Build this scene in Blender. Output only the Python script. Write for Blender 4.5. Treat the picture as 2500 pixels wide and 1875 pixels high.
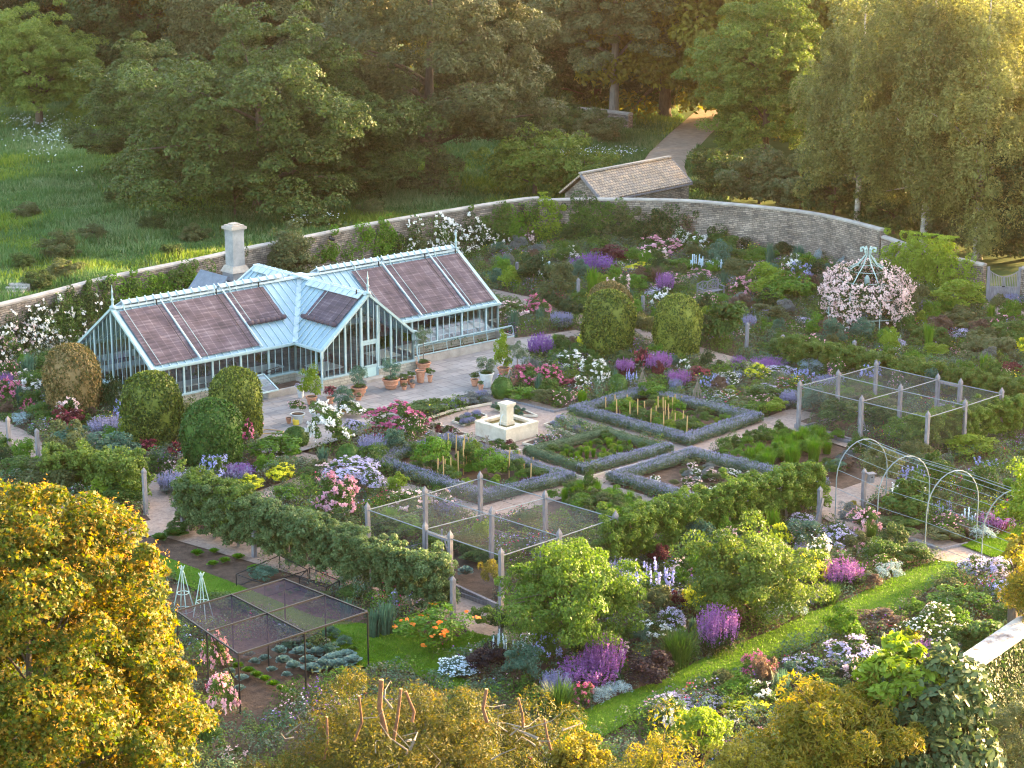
import bpy, math, random
import numpy as np
from mathutils import Vector, Matrix

for o in list(bpy.data.objects): bpy.data.objects.remove(o)
SC = bpy.context.scene
COL = SC.collection
R = math.radians
RNG = np.random.default_rng(7)
random.seed(7)

# ------------------------------------------------------------------ camera
FPX, PITCH, CAMH = 5327.0, R(14.8), 28.0
cam_d = bpy.data.cameras.new("camera"); cam = bpy.data.objects.new("camera", cam_d); COL.objects.link(cam)
cam_d.sensor_width = 36; cam_d.lens = FPX / 2500 * 36; cam_d.clip_start = 1; cam_d.clip_end = 3000
cam.location = (0, 0, CAMH); cam.rotation_euler = (math.pi / 2 - PITCH, 0, 0)
SC.camera = cam
# ------------------------------------------------------------------ light
SUN_AZ, SUN_EL = R(55), R(9)
w = bpy.data.worlds.new("World"); SC.world = w; w.use_nodes = True
nt = w.node_tree; bg = nt.nodes["Background"]
sky = nt.nodes.new("ShaderNodeTexSky"); sky.sky_type = 'NISHITA'; sky.sun_disc = False
sky.sun_elevation = SUN_EL; sky.sun_rotation = SUN_AZ; sky.dust_density = 3.0; sky.ozone_density = 0.6
nt.links.new(sky.outputs[0], bg.inputs[0]); bg.inputs[1].default_value = 0.15
sd = bpy.data.lights.new("sun", 'SUN'); sun = bpy.data.objects.new("sun", sd); COL.objects.link(sun)
sd.energy = 4.3; sd.angle = R(1.0); sd.color = (1.0, 0.66, 0.30)
sdir = Vector((math.sin(SUN_AZ) * math.cos(SUN_EL), math.cos(SUN_AZ) * math.cos(SUN_EL), math.sin(SUN_EL)))
sun.rotation_euler = sdir.to_track_quat('Z', 'Y').to_euler(); sun.location = sdir * 200
SC.view_settings.view_transform = 'Standard'; SC.view_settings.look = 'None'
SC.view_settings.exposure = 3.42; SC.view_settings.gamma = 1
SC.cycles.use_denoising = True; SC.cycles.pixel_filter_type = "BLACKMAN_HARRIS"; SC.cycles.filter_width = 1.15
SC.cycles.max_bounces = 6; SC.cycles.transparent_max_bounces = 12; SC.cycles.transmission_bounces = 4
SC.cycles.sample_clamp_indirect = 4

HAZE_D = .00012
SC.cycles.volume_bounces = 0
# ------------------------------------------------------------------ mapping from surveyed picture positions to the place
CR = dict(c2=(1200,500,3.16),c3=(1800,500,3.16),c4=(900,900,2.765),c5=(600,560,2.765),c6=(0,650,2.765),c7=(1700,850,2.765),
          c8=(800,1200,2.458),c9=(1600,1200,2.458),c10=(0,1200,2.458),t1=(0,0,2.458),t2=(800,0,2.458),t3=(1600,0,2.458),
          c1=(200,500,2.765),D=(0,0,1/1.1302))
def _dir(k, x, y):
    a = CR[k]; X = a[0] + x / a[2]; Y = a[1] + y / a[2]
    u = (X - 1250) / FPX; v = -(Y - 937.5) / FPX
    return Vector((u, math.cos(PITCH) + v * math.sin(PITCH), -math.sin(PITCH) + v * math.cos(PITCH)))
def at(k, x, y, z=0.0):
    d = _dir(k, x, y); return Vector((0, 0, CAMH)) + d * ((z - CAMH) / d.z)
def ray(k, x, y, dist):
    d = _dir(k, x, y); return Vector((0, 0, CAMH)) + d * (dist / d.y)
def pix(p):
    x, y, z = p[0], p[1], p[2] - CAMH
    Z = y * math.cos(PITCH) - z * math.sin(PITCH); Y = y * math.sin(PITCH) + z * math.cos(PITCH)
    return 1250 + FPX * x / Z, 937.5 - FPX * Y / Z, FPX / Z
def height_at(k, x, y, xy):
    Y = CR[k][1] + y / CR[k][2]
    return min(np.arange(0, 22, .04), key=lambda z: abs(pix((xy[0], xy[1], z))[1] - Y))

# ------------------------------------------------------------------ materials
MATS = {}
def nmat(name):
    m = bpy.data.materials.new(name); m.use_nodes = True; m.node_tree.nodes.clear()
    return m, m.node_tree.nodes, m.node_tree.links
def ramp(N, L, fac, cols):
    r = N.new("ShaderNodeValToRGB"); e = r.color_ramp.elements
    while len(e) < len(cols): e.new(.5)
    for i, c in enumerate(cols):
        e[i].position = i / (len(cols) - 1) if len(c) < 4 else c[3]; e[i].color = (*c[:3], 1)
    L.new(fac, r.inputs[0]); return r.outputs[0]
def solid(name, c1, c2=None, scale=3.0, rough=.8, bump=0.0, bscale=None, metal=0, detail=6, stretch=None, spec=.3, c3=None):
    if name in MATS: return MATS[name]
    m, N, L = nmat(name); out = N.new("ShaderNodeOutputMaterial"); b = N.new("ShaderNodeBsdfPrincipled")
    L.new(b.outputs[0], out.inputs[0]); b.inputs["Roughness"].default_value = rough; b.inputs["Metallic"].default_value = metal
    b.inputs["Specular IOR Level"].default_value = spec
    tc = N.new("ShaderNodeTexCoord"); vec = tc.outputs["Object"]
    if stretch:
        mp = N.new("ShaderNodeMapping"); mp.inputs["Scale"].default_value = stretch; L.new(vec, mp.inputs[0]); vec = mp.outputs[0]
    if c2:
        n = N.new("ShaderNodeTexNoise"); n.inputs["Scale"].default_value = scale; n.inputs["Detail"].default_value = detail
        n.inputs["Roughness"].default_value = .65; L.new(vec, n.inputs["Vector"])
        cols = [(*c1, .3), (*c2, .7)] if not c3 else [(*c1, .3), (*c3, .5), (*c2, .7)]
        L.new(ramp(N, L, n.outputs[0], cols), b.inputs["Base Color"])
    else: b.inputs["Base Color"].default_value = (*c1, 1)
    if bump:
        n2 = N.new("ShaderNodeTexNoise"); n2.inputs["Scale"].default_value = bscale or scale * 6; n2.inputs["Detail"].default_value = 5
        L.new(vec, n2.inputs["Vector"]); bp = N.new("ShaderNodeBump"); bp.inputs["Strength"].default_value = bump; bp.inputs["Distance"].default_value = .05
        L.new(n2.outputs[0], bp.inputs["Height"]); L.new(bp.outputs[0], b.inputs["Normal"])
    MATS[name] = m; return m
def leafmat(name, a, b, c, tr=.35, big=.6):
    """leaf: colour differs from leaf to leaf, and slowly across the plant; thin, lets light through"""
    if name in MATS: return MATS[name]
    m, N, L = nmat(name); out = N.new("ShaderNodeOutputMaterial")
    g = N.new("ShaderNodeNewGeometry"); tc = N.new("ShaderNodeTexCoord"); oi = N.new("ShaderNodeObjectInfo")
    n = N.new("ShaderNodeTexNoise"); n.inputs["Scale"].default_value = 1.7; n.inputs["Detail"].default_value = 3; L.new(tc.outputs["Object"], n.inputs["Vector"])
    def ma(op, x, y):
        q = N.new("ShaderNodeMath"); q.operation = op
        for i, s in ((0, x), (1, y)):
            if isinstance(s, (int, float)): q.inputs[i].default_value = s
            else: L.new(s, q.inputs[i])
        return q.outputs[0]
    f = ma('ADD', ma('MULTIPLY', g.outputs["Random Per Island"], 1 - big), ma('MULTIPLY', ma('SUBTRACT', n.outputs[0], .25), big * 2))
    f = ma('ADD', f, ma('MULTIPLY', ma('SUBTRACT', oi.outputs["Random"], .5), .25))
    col = ramp(N, L, f, [(*a, .05), (*b, .5), (*c, .95)])
    d = N.new("ShaderNodeBsdfPrincipled"); d.inputs["Roughness"].default_value = .55; d.inputs["Specular IOR Level"].default_value = .25
    t = N.new("ShaderNodeBsdfTranslucent"); mx = N.new("ShaderNodeMixShader"); mx.inputs[0].default_value = tr
    L.new(col, d.inputs["Base Color"])
    hs = N.new("ShaderNodeHueSaturation"); hs.inputs["Value"].default_value = 1.5; hs.inputs["Saturation"].default_value = 1.1; L.new(col, hs.inputs["Color"])
    L.new(hs.outputs[0], t.inputs[0]); L.new(d.outputs[0], mx.inputs[1]); L.new(t.outputs[0], mx.inputs[2]); L.new(mx.outputs[0], out.inputs[0])
    MATS[name] = m; return m
def attrmat(name):
    m, N, L = nmat(name); out = N.new("ShaderNodeOutputMaterial"); a = N.new("ShaderNodeAttribute"); a.attribute_name = "Col"
    g = N.new("ShaderNodeNewGeometry"); hs = N.new("ShaderNodeHueSaturation"); mr = N.new("ShaderNodeMapRange")
    mr.inputs[3].default_value = .6; mr.inputs[4].default_value = 1.45; L.new(g.outputs["Random Per Island"], mr.inputs[0]); L.new(mr.outputs[0], hs.inputs["Value"])
    L.new(a.outputs["Color"], hs.inputs["Color"])
    d = N.new("ShaderNodeBsdfDiffuse"); t = N.new("ShaderNodeBsdfTranslucent"); mx = N.new("ShaderNodeMixShader"); mx.inputs[0].default_value = .3
    L.new(hs.outputs[0], d.inputs[0]); L.new(hs.outputs[0], t.inputs[0]); L.new(d.outputs[0], mx.inputs[1]); L.new(t.outputs[0], mx.inputs[2]); L.new(mx.outputs[0], out.inputs[0])
    MATS[name] = m; return m
def brickmat(name, c1, c2, mortar, bw, rh, ms=.012, bump=.5, noise=(.6, 1.25), nscale=.5, squash=.8):
    if name in MATS: return MATS[name]
    m, N, L = nmat(name); out = N.new("ShaderNodeOutputMaterial"); b = N.new("ShaderNodeBsdfPrincipled"); L.new(b.outputs[0], out.inputs[0])
    b.inputs["Roughness"].default_value = .9; b.inputs["Specular IOR Level"].default_value = .2
    uv = N.new("ShaderNodeTexCoord"); nz = N.new("ShaderNodeTexNoise"); nz.inputs["Scale"].default_value = 1.3; L.new(uv.outputs["UV"], nz.inputs["Vector"])
    mx0 = N.new("ShaderNodeMixRGB"); mx0.blend_type = 'ADD'; mx0.inputs[0].default_value = .15; L.new(uv.outputs["UV"], mx0.inputs[1]); L.new(nz.outputs["Color"], mx0.inputs[2])
    br = N.new("ShaderNodeTexBrick"); L.new(mx0.outputs[0], br.inputs["Vector"])
    br.inputs["Scale"].default_value = 1; br.inputs["Brick Width"].default_value = bw; br.inputs["Row Height"].default_value = rh; br.inputs["Mortar Size"].default_value = ms
    br.inputs["Color1"].default_value = (*c1, 1); br.inputs["Color2"].default_value = (*c2, 1); br.inputs["Mortar"].default_value = (*mortar, 1)
    br.squash = squash; br.squash_frequency = 3; br.inputs["Mortar Smooth"].default_value = .4; br.offset = .37
    n = N.new("ShaderNodeTexNoise"); n.inputs["Scale"].default_value = nscale; n.inputs["Detail"].default_value = 8; n.inputs["Roughness"].default_value = .7; L.new(uv.outputs["UV"], n.inputs["Vector"])
    mr = N.new("ShaderNodeMapRange"); mr.inputs[1].default_value = .3; mr.inputs[2].default_value = .7; mr.inputs[3].default_value = noise[0]; mr.inputs[4].default_value = noise[1]; L.new(n.outputs[0], mr.inputs[0])
    hs = N.new("ShaderNodeHueSaturation"); L.new(br.outputs[0], hs.inputs["Color"]); L.new(mr.outputs[0], hs.inputs["Value"]); L.new(hs.outputs[0], b.inputs["Base Color"])
    bp = N.new("ShaderNodeBump"); bp.inputs["Strength"].default_value = bump; bp.inputs["Distance"].default_value = .04; bp.invert = True
    n3 = N.new("ShaderNodeTexNoise"); n3.inputs["Scale"].default_value = 9; L.new(uv.outputs["UV"], n3.inputs["Vector"])
    ad = N.new("ShaderNodeMath"); ad.operation = 'SUBTRACT'; L.new(br.outputs["Fac"], ad.inputs[0]); L.new(n3.outputs[0], ad.inputs[1])
    L.new(ad.outputs[0], bp.inputs["Height"]); L.new(bp.outputs[0], b.inputs["Normal"])
    MATS[name] = m; return m
def thinmat(name, col, tr, rough=.1, gloss=.0):
    """pane or net: part clear, part surface"""
    if name in MATS: return MATS[name]
    m, N, L = nmat(name); out = N.new("ShaderNodeOutputMaterial"); t = N.new("ShaderNodeBsdfTransparent"); d = N.new("ShaderNodeBsdfPrincipled")
    d.inputs["Base Color"].default_value = (*col, 1); d.inputs["Roughness"].default_value = rough; d.inputs["Specular IOR Level"].default_value = gloss
    mx = N.new("ShaderNodeMixShader"); mx.inputs[0].default_value = 1 - tr; L.new(t.outputs[0], mx.inputs[1]); L.new(d.outputs[0], mx.inputs[2]); L.new(mx.outputs[0], out.inputs[0])
    MATS[name] = m; return m

M_gravel = solid("gravel", (.22,.155,.13), (.40,.30,.255), 7, .95, .7, 30, detail=12)
M_soil = solid("soil", (.045,.026,.018), (.13,.08,.055), 3.0, .95, .8, 14, detail=10)
M_lawn = solid("lawn", (.050,.105,.006), (.095,.17,.014), .6, .9, .5, 20, detail=9, spec=.1)
M_meadow = solid("meadow", (.045,.085,.018), (.10,.15,.05), .25, .95, .6, 4, detail=9, spec=.1)
M_drive = solid("drive_gravel", (.24,.165,.12), (.42,.30,.22), 1.5, .95, .2, 12)
M_wood = solid("weathered_oak", (.13,.122,.14), (.26,.245,.27), 4, .85, .4, 20, stretch=(3, 3, .6))
M_bark = solid("bark", (.055,.040,.030), (.14,.105,.08), 3, .95, .6, 12, stretch=(2, 2, .5))
M_barkgrey = solid("bark_grey", (.12,.10,.085), (.26,.22,.19), 2.5, .9, .6, 12, stretch=(2, 2, .5))
M_birch = solid("birch_bark", (.12,.10,.09), (.68,.62,.55), 1.6, .8, .3, 12, stretch=(.6, .6, 2.5))
M_cutwood = solid("cut_wood", (.42,.20,.08), (.58,.33,.16), 14, .8)
M_redbark = solid("red_bark", (.10,.045,.028), (.22,.11,.06), 6, .9, .5, 14)
M_frame = solid("painted_frame", (.28,.38,.40), (.38,.48,.50), 3, .45)
M_flash = solid("lead_flashing", (.36,.43,.47), (.50,.57,.61), 3, .5)
M_stone = brickmat("rubble_stone", (.38,.31,.26), (.18,.155,.14), (.12,.105,.095), .36, .12, .018, .9, (.4, 1.35), .9)
M_dwarf = brickmat("dwarf_stone", (.46,.41,.33), (.36,.32,.26), (.24,.21,.18), .42, .15, .012, .5)
M_cop = solid("coping_stone", (.24,.21,.19), (.44,.39,.35), 1.4, .9, .4, 10, detail=9)
M_lime = solid("pale_limestone", (.42,.35,.27), (.66,.58,.48), 2.2, .8, .25, 12, detail=10)
M_render = solid("lime_render", (.17,.18,.20), (.34,.335,.34), 1.5, .85, .1, 12, detail=8)
M_slate = solid("slate_lead", (.10,.12,.16), (.17,.19,.24), 3, .55)
M_tile = brickmat("stone_tile", (.52,.38,.27), (.33,.27,.23), (.10,.08,.07), .30, .24, .02, 1.0, (.7, 1.25), 1.0)
M_pave = brickmat("paving_slab", (.30,.262,.25), (.20,.185,.185), (.09,.08,.08), .9, .62, .014, .25, (.75, 1.2), .8, squash=.7)
M_terra = solid("terracotta", (.42,.17,.10), (.56,.29,.19), 5, .85)
M_lead = solid("whitewashed_pot", (.42,.43,.46), (.62,.61,.60), 4, .8)
M_metal = solid("grey_green_metal", (.16,.21,.235), (.25,.30,.325), 6, .5, metal=.2)
M_rail = solid("rail_metal", (.16,.175,.19), (.24,.26,.28), 6, .5)
M_black = solid("black_metal", (.012,.012,.015), None, rough=.5)
M_verdi = solid("verdigris_metal", (.28,.38,.36), (.42,.52,.50), 9, .6)
M_cane = solid("bamboo", (.42,.25,.09), (.56,.36,.16), 6, .7)
M_twig = solid("hazel_twig", (.16,.12,.10), (.30,.24,.20), 6, .9)
M_yellow = solid("yellow_plastic", (.75,.52,.06), None, rough=.4)
M_white = solid("white_plastic", (.75,.75,.75), None, rough=.5)
M_water, N_, L_ = nmat("pool_water")
o_ = N_.new("ShaderNodeOutputMaterial"); b_ = N_.new("ShaderNodeBsdfPrincipled"); b_.inputs["Base Color"].default_value = (.10,.075,.012,1); b_.inputs["Roughness"].default_value = .08
nn_ = N_.new("ShaderNodeTexNoise"); nn_.inputs["Scale"].default_value = 7; bb_ = N_.new("ShaderNodeBump"); bb_.inputs["Strength"].default_value = .25; bb_.inputs["Distance"].default_value = .02
L_.new(nn_.outputs[0], bb_.inputs["Height"]); L_.new(bb_.outputs[0], b_.inputs["Normal"]); L_.new(b_.outputs[0], o_.inputs[0])
M_glass, N_, L_ = nmat("greenhouse_glass")
o_ = N_.new("ShaderNodeOutputMaterial"); t_ = N_.new("ShaderNodeBsdfTransparent"); t_.inputs[0].default_value = (.82,.90,.92,1)
g_ = N_.new("ShaderNodeBsdfGlossy"); g_.inputs["Roughness"].default_value = .06; g_.inputs[0].default_value = (.9,.95,1,1)
fr_ = N_.new("ShaderNodeFresnel"); fr_.inputs[0].default_value = 1.9; mx_ = N_.new("ShaderNodeMixShader")
L_.new(fr_.outputs[0], mx_.inputs[0]); L_.new(t_.outputs[0], mx_.inputs[1]); L_.new(g_.outputs[0], mx_.inputs[2]); L_.new(mx_.outputs[0], o_.inputs[0])
M_roofglass, N_, L_ = nmat("sky_tinted_roof_glass")
o_ = N_.new("ShaderNodeOutputMaterial"); t_ = N_.new("ShaderNodeBsdfTransparent"); t_.inputs[0].default_value = (.7,.82,.88,1)
d_ = N_.new("ShaderNodeBsdfPrincipled"); d_.inputs["Base Color"].default_value = (.36,.50,.60,1); d_.inputs["Roughness"].default_value = .22; d_.inputs["Specular IOR Level"].default_value = .8  # blue base colour stands in for sky mirrored in the roof panes
tc_ = N_.new("ShaderNodeTexCoord"); nz_ = N_.new("ShaderNodeTexNoise"); nz_.inputs["Scale"].default_value = 1.1; nz_.inputs["Detail"].default_value = 5; L_.new(tc_.outputs["Object"], nz_.inputs[0])
mr_ = N_.new("ShaderNodeMapRange"); mr_.inputs[3].default_value = .45; mr_.inputs[4].default_value = .85; L_.new(nz_.outputs[0], mr_.inputs[0])
mx_ = N_.new("ShaderNodeMixShader"); L_.new(mr_.outputs[0], mx_.inputs[0]); L_.new(t_.outputs[0], mx_.inputs[1]); L_.new(d_.outputs[0], mx_.inputs[2]); L_.new(mx_.outputs[0], o_.inputs[0])
M_blind, N_, L_ = nmat("reed_blind")
o_ = N_.new("ShaderNodeOutputMaterial"); b_ = N_.new("ShaderNodeBsdfPrincipled"); b_.inputs["Roughness"].default_value = .8
uv_ = N_.new("ShaderNodeTexCoord"); mp_ = N_.new("ShaderNodeMapping"); mp_.inputs["Scale"].default_value = (.5, 9, 1); L_.new(uv_.outputs["UV"], mp_.inputs[0])
nz_ = N_.new("ShaderNodeTexNoise"); nz_.inputs["Scale"].default_value = 1; nz_.inputs["Detail"].default_value = 6; L_.new(mp_.outputs[0], nz_.inputs[0])
mp2 = N_.new("ShaderNodeMapping"); mp2.inputs["Scale"].default_value = (.8, .5, 1); L_.new(uv_.outputs["UV"], mp2.inputs[0])
nz2 = N_.new("ShaderNodeTexNoise"); nz2.inputs["Scale"].default_value = 1.5; nz2.inputs["Detail"].default_value = 4; L_.new(mp2.outputs[0], nz2.inputs[0])
wv = N_.new("ShaderNodeTexWave"); wv.inputs["Scale"].default_value = .72; wv.bands_direction = 'X'; L_.new(uv_.outputs["UV"], wv.inputs[0]); wv.inputs["Distortion"].default_value = 0
pw = N_.new("ShaderNodeMath"); pw.operation = 'POWER'; pw.inputs[1].default_value = 30; L_.new(wv.outputs["Fac"], pw.inputs[0])
ad = N_.new("ShaderNodeMath"); ad.operation = 'ADD'; L_.new(nz_.outputs[0], ad.inputs[0]); L_.new(nz2.outputs[0], ad.inputs[1])
ad2 = N_.new("ShaderNodeMath"); ad2.operation = 'MULTIPLY_ADD'; L_.new(pw.outputs[0], ad2.inputs[0]); ad2.inputs[1].default_value = .18; L_.new(ad.outputs[0], ad2.inputs[2])
hf = N_.new("ShaderNodeMath"); hf.operation = 'MULTIPLY'; hf.inputs[1].default_value = .5; L_.new(ad2.outputs[0], hf.inputs[0])
L_.new(ramp(N_, L_, hf.outputs[0], [(.034,.022,.031,.36), (.085,.055,.070,.52), (.21,.16,.18,.72)]), b_.inputs["Base Color"]); L_.new(b_.outputs[0], o_.inputs[0])
M_net = thinmat("fine_netting", (.12,.11,.12), .84, .8)
M_netside = thinmat("side_netting", (.10,.10,.11), .88, .8)
M_netblack = thinmat("black_netting", (.035,.033,.055), .50, .8)
M_under = attrmat("underplanting")

LM = dict(
 green=leafmat("leaf_green", (.030,.065,.012),(.065,.125,.022),(.12,.20,.045)),
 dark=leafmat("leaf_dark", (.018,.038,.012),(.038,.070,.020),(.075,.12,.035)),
 lime=leafmat("leaf_lime", (.09,.14,.012),(.17,.25,.02),(.27,.36,.05)),
 bright=leafmat("leaf_bright", (.045,.11,.008),(.09,.19,.015),(.16,.29,.03)),
 olive=leafmat("leaf_olive", (.055,.070,.022),(.10,.12,.045),(.17,.19,.085)),
 teal=leafmat("leaf_teal", (.035,.085,.055),(.075,.15,.10),(.15,.26,.19)),
 silver=leafmat("leaf_silver", (.16,.24,.27),(.27,.37,.41),(.42,.53,.57), .2),
 grey=leafmat("leaf_grey", (.08,.09,.085),(.15,.165,.16),(.26,.27,.27), .2),
 burg=leafmat("leaf_burgundy", (.045,.010,.014),(.11,.022,.03),(.21,.055,.06)),
 black=leafmat("leaf_blackish", (.018,.010,.014),(.035,.020,.024),(.07,.045,.05)),
 brown=leafmat("leaf_brown", (.075,.045,.035),(.13,.085,.06),(.22,.16,.12)),
 gold=leafmat("leaf_gold", (.10,.10,.012),(.22,.19,.02),(.38,.31,.04)),
 goldtip=leafmat("leaf_goldtip", (.030,.055,.010),(.085,.125,.020),(.27,.30,.055), .3, .12),
 copper=leafmat("leaf_copper", (.05,.06,.018),(.13,.115,.035),(.36,.24,.11), .3, .15),
 topdark=leafmat("leaf_topdark", (.020,.060,.010),(.045,.105,.018),(.10,.19,.035), .25, .3),
 box=leafmat("leaf_box", (.030,.075,.012),(.055,.12,.020),(.10,.19,.035), .25, .3),
 treedull=leafmat("leaf_dull", (.040,.050,.018),(.085,.098,.036),(.19,.20,.085), .25, .85),
 treegrn=leafmat("leaf_treegreen", (.022,.042,.010),(.052,.084,.018),(.13,.18,.045), .25, .85),
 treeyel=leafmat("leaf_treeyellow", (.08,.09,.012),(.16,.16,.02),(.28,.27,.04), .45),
 birch=leafmat("leaf_birch", (.065,.078,.022),(.145,.16,.045),(.30,.31,.10), .4, .8),
 maple=leafmat("leaf_maple", (.030,.065,.006),(.085,.11,.008),(.33,.18,.020), .45, .5),
 yew=leafmat("leaf_yew", (.025,.042,.008),(.09,.085,.012),(.25,.155,.022), .4, .5),
 robinia=leafmat("leaf_robinia", (.05,.075,.010),(.15,.15,.014),(.34,.23,.03), .45, .5),
 magnolia=leafmat("leaf_magnolia", (.028,.050,.018),(.055,.090,.032),(.13,.16,.06), .2, .4),
 meadow=leafmat("grass_meadow", (.035,.09,.022),(.075,.15,.045),(.17,.25,.12), .4, .55),
 hedge=leafmat("leaf_hedge", (.05,.09,.015),(.10,.155,.025),(.19,.25,.05)),
 apple=leafmat("leaf_apple", (.045,.085,.028),(.10,.155,.055),(.22,.29,.13)),
 willow=leafmat("leaf_willow", (.05,.10,.012),(.105,.175,.022),(.20,.28,.05)),
 seed=leafmat("maple_seeds", (.22,.12,.02),(.42,.22,.05),(.58,.34,.12), .5),
 cabb=leafmat('leaf_cabbage', (.09,.16,.14),(.16,.25,.23),(.27,.38,.37), .2),
 steal_g=leafmat('grass_silver', (.09,.15,.05),(.15,.22,.09),(.27,.32,.18), .35, .5),
 yel_g=leafmat('grass_yellow', (.07,.13,.015),(.13,.20,.03),(.24,.28,.07), .4, .5),
 lawn=leafmat("grass_lawn", (.05,.12,.008),(.09,.19,.012),(.15,.26,.03), .35, .5),
 lav=leafmat("leaf_lavender", (.05,.085,.045),(.095,.145,.075),(.17,.22,.13), .2),
 f_white=leafmat("petal_white", (.62,.60,.58),(.74,.72,.70),(.85,.82,.80), .3),
 f_blush=leafmat("petal_blush", (.60,.42,.44),(.74,.56,.56),(.85,.72,.70), .3),
 f_pink=leafmat("petal_pink", (.52,.24,.32),(.68,.38,.45),(.80,.56,.60), .3),
 f_hot=leafmat("petal_hot_pink", (.36,.06,.15),(.52,.13,.25),(.68,.32,.42), .3),
 f_red=leafmat("petal_red", (.20,.03,.05),(.34,.06,.09),(.46,.14,.16), .3),
 f_purple=leafmat("petal_purple", (.11,.05,.18),(.19,.08,.29),(.30,.16,.40), .25),
 f_magenta=leafmat("petal_magenta", (.16,.06,.20),(.28,.11,.32),(.42,.22,.44), .25),
 f_blue=leafmat("petal_blue", (.22,.24,.52),(.34,.36,.64),(.50,.50,.76), .25),
 f_lilac=leafmat("petal_lilac", (.42,.36,.55),(.56,.50,.66),(.70,.65,.76), .25),
 f_lav=leafmat("petal_lavender", (.15,.15,.27),(.24,.24,.39),(.34,.33,.50), .25),
 f_yel=leafmat("petal_yellow", (.48,.46,.02),(.64,.60,.03),(.76,.72,.08), .3),
 f_icy=leafmat("petal_icy_white", (.52,.62,.70),(.64,.73,.80),(.78,.84,.88), .3),
 f_orange=leafmat("petal_orange", (.60,.14,.02),(.72,.22,.03),(.80,.32,.05), .3),
)

# ------------------------------------------------------------------ mesh helpers
class MB:
    def __init__(s): s.v=[]; s.f=[]; s.uv=[]; s.n=0
    def add(s, vs, fs, uvs=None):
        s.v += [tuple(q) for q in vs]; s.f += [tuple(i + s.n for i in f) for f in fs]; s.n += len(vs)
        for f in fs:
            s.uv.append(None if uvs is None else [uvs[i] for i in f])
    def box(s, c, size, rot=0.0, taper=1.0):
        x, y, z = [q / 2 for q in size]; cr, sr = math.cos(rot), math.sin(rot); vs = []; us = []
        for dz in (-z, z):
            k = taper if dz > 0 else 1
            for dx, dy in ((-x,-y),(x,-y),(x,y),(-x,y)):
                X, Y = dx * k, dy * k; vs.append((c[0] + X*cr - Y*sr, c[1] + X*sr + Y*cr, c[2] + dz))
        F = [(0,3,2,1),(4,5,6,7),(0,1,5,4),(1,2,6,5),(2,3,7,6),(3,0,4,7)]
        b = s.n; s.add(vs, F)
        for j, f in enumerate(F):
            if j < 2: s.uv[-6 + j] = [((vs[i][0]*cr+vs[i][1]*sr), (-vs[i][0]*sr+vs[i][1]*cr)) for i in f]
            else:
                a = vs[f[0]]; s.uv[-6 + j] = [(math.hypot(vs[i][0]-a[0], vs[i][1]-a[1]) + j * 3.3, vs[i][2]) for i in f]
    def bar(s, a, b, w, h=None, up=(0,0,1)):
        """square-section bar from a to b"""
        a = Vector(a); b = Vector(b); h = h or w; d = (b - a)
        if d.length < 1e-6: return
        d.normalize(); U = Vector(up)
        if abs(d.dot(U)) > .99: U = Vector((0,1,0))
        sx = d.cross(U).normalized() * w / 2; sy = sx.cross(d).normalized() * h / 2
        vs = [p + q for p in (a, b) for q in (-sx-sy, sx-sy, sx+sy, -sx+sy)]
        s.add(vs, [(0,3,2,1),(4,5,6,7),(0,1,5,4),(1,2,6,5),(2,3,7,6),(3,0,4,7)])
    def tube(s, pts, rad, n=6, closed=False):
        pts = [Vector(p) for p in pts]; m = len(pts)
        rad = rad if hasattr(rad, '__len__') else [rad] * m
        b = []; prev = None
        for i, p in enumerate(pts):
            d = (pts[min(i+1, m-1)] - pts[max(i-1, 0)])
            if closed: d = pts[(i+1) % m] - pts[i-1]
            d.normalize()
            if prev is None: u = d.orthogonal().normalized()
            else:
                u = prev - d * prev.dot(d); u = u.normalized() if u.length > 1e-6 else d.orthogonal().normalized()
            prev = u; w = d.cross(u)
            for k in range(n):
                a = 2 * math.pi * k / n; b.append(p + (u * math.cos(a) + w * math.sin(a)) * rad[i])
        F = []
        for i in range(m if closed else m - 1):
            j = (i + 1) % m
            for k in range(n): F.append((i*n+k, i*n+(k+1)%n, j*n+(k+1)%n, j*n+k))
        if not closed: F += [tuple(range(n))[::-1], tuple(range((m-1)*n, m*n))]
        s.add(b, F)
    def lathe(s, prof, c=(0,0,0), n=20):
        vs = []; F = []
        for r, z in prof:
            for k in range(n):
                a = 2*math.pi*k/n; vs.append((c[0]+r*math.cos(a), c[1]+r*math.sin(a), c[2]+z))
        for i in range(len(prof)-1):
            for k in range(n): F.append((i*n+k, i*n+(k+1)%n, (i+1)*n+(k+1)%n, (i+1)*n+k))
        F += [tuple(range(n))[::-1], tuple(range((len(prof)-1)*n, len(prof)*n))]
        s.add(vs, F)
    def poly(s, pts, uvs=None): s.add(pts, [tuple(range(len(pts)))], uvs)
    def slab(s, pts, t, uvs=None):
        """thick sheet: pts is a planar loop; thickness t along its normal"""
        pts = [Vector(p) for p in pts]; nrm = (pts[1]-pts[0]).cross(pts[2]-pts[0]).normalized()
        if nrm.z < 0: pts = pts[::-1]; nrm = -nrm; uvs = uvs[::-1] if uvs else None
        n = len(pts); vs = pts + [p - nrm*t for p in pts]
        F = [tuple(range(n)), tuple(range(2*n-1, n-1, -1))] + [(i, i+n, (i+1)%n+n, (i+1)%n) for i in range(n)]
        s.add(vs, F, (uvs + uvs) if uvs else None)
    def prism(s, pts, z0, z1):
        n = len(pts); a = sum(pts[i][0]*pts[(i+1)%n][1]-pts[(i+1)%n][0]*pts[i][1] for i in range(n))
        if a < 0: pts = pts[::-1]
        vs = [(p[0],p[1],z0) for p in pts] + [(p[0],p[1],z1) for p in pts]
        s.add(vs, [tuple(range(n))[::-1], tuple(range(n,2*n))] + [(i,(i+1)%n,(i+1)%n+n,i+n) for i in range(n)])
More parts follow.
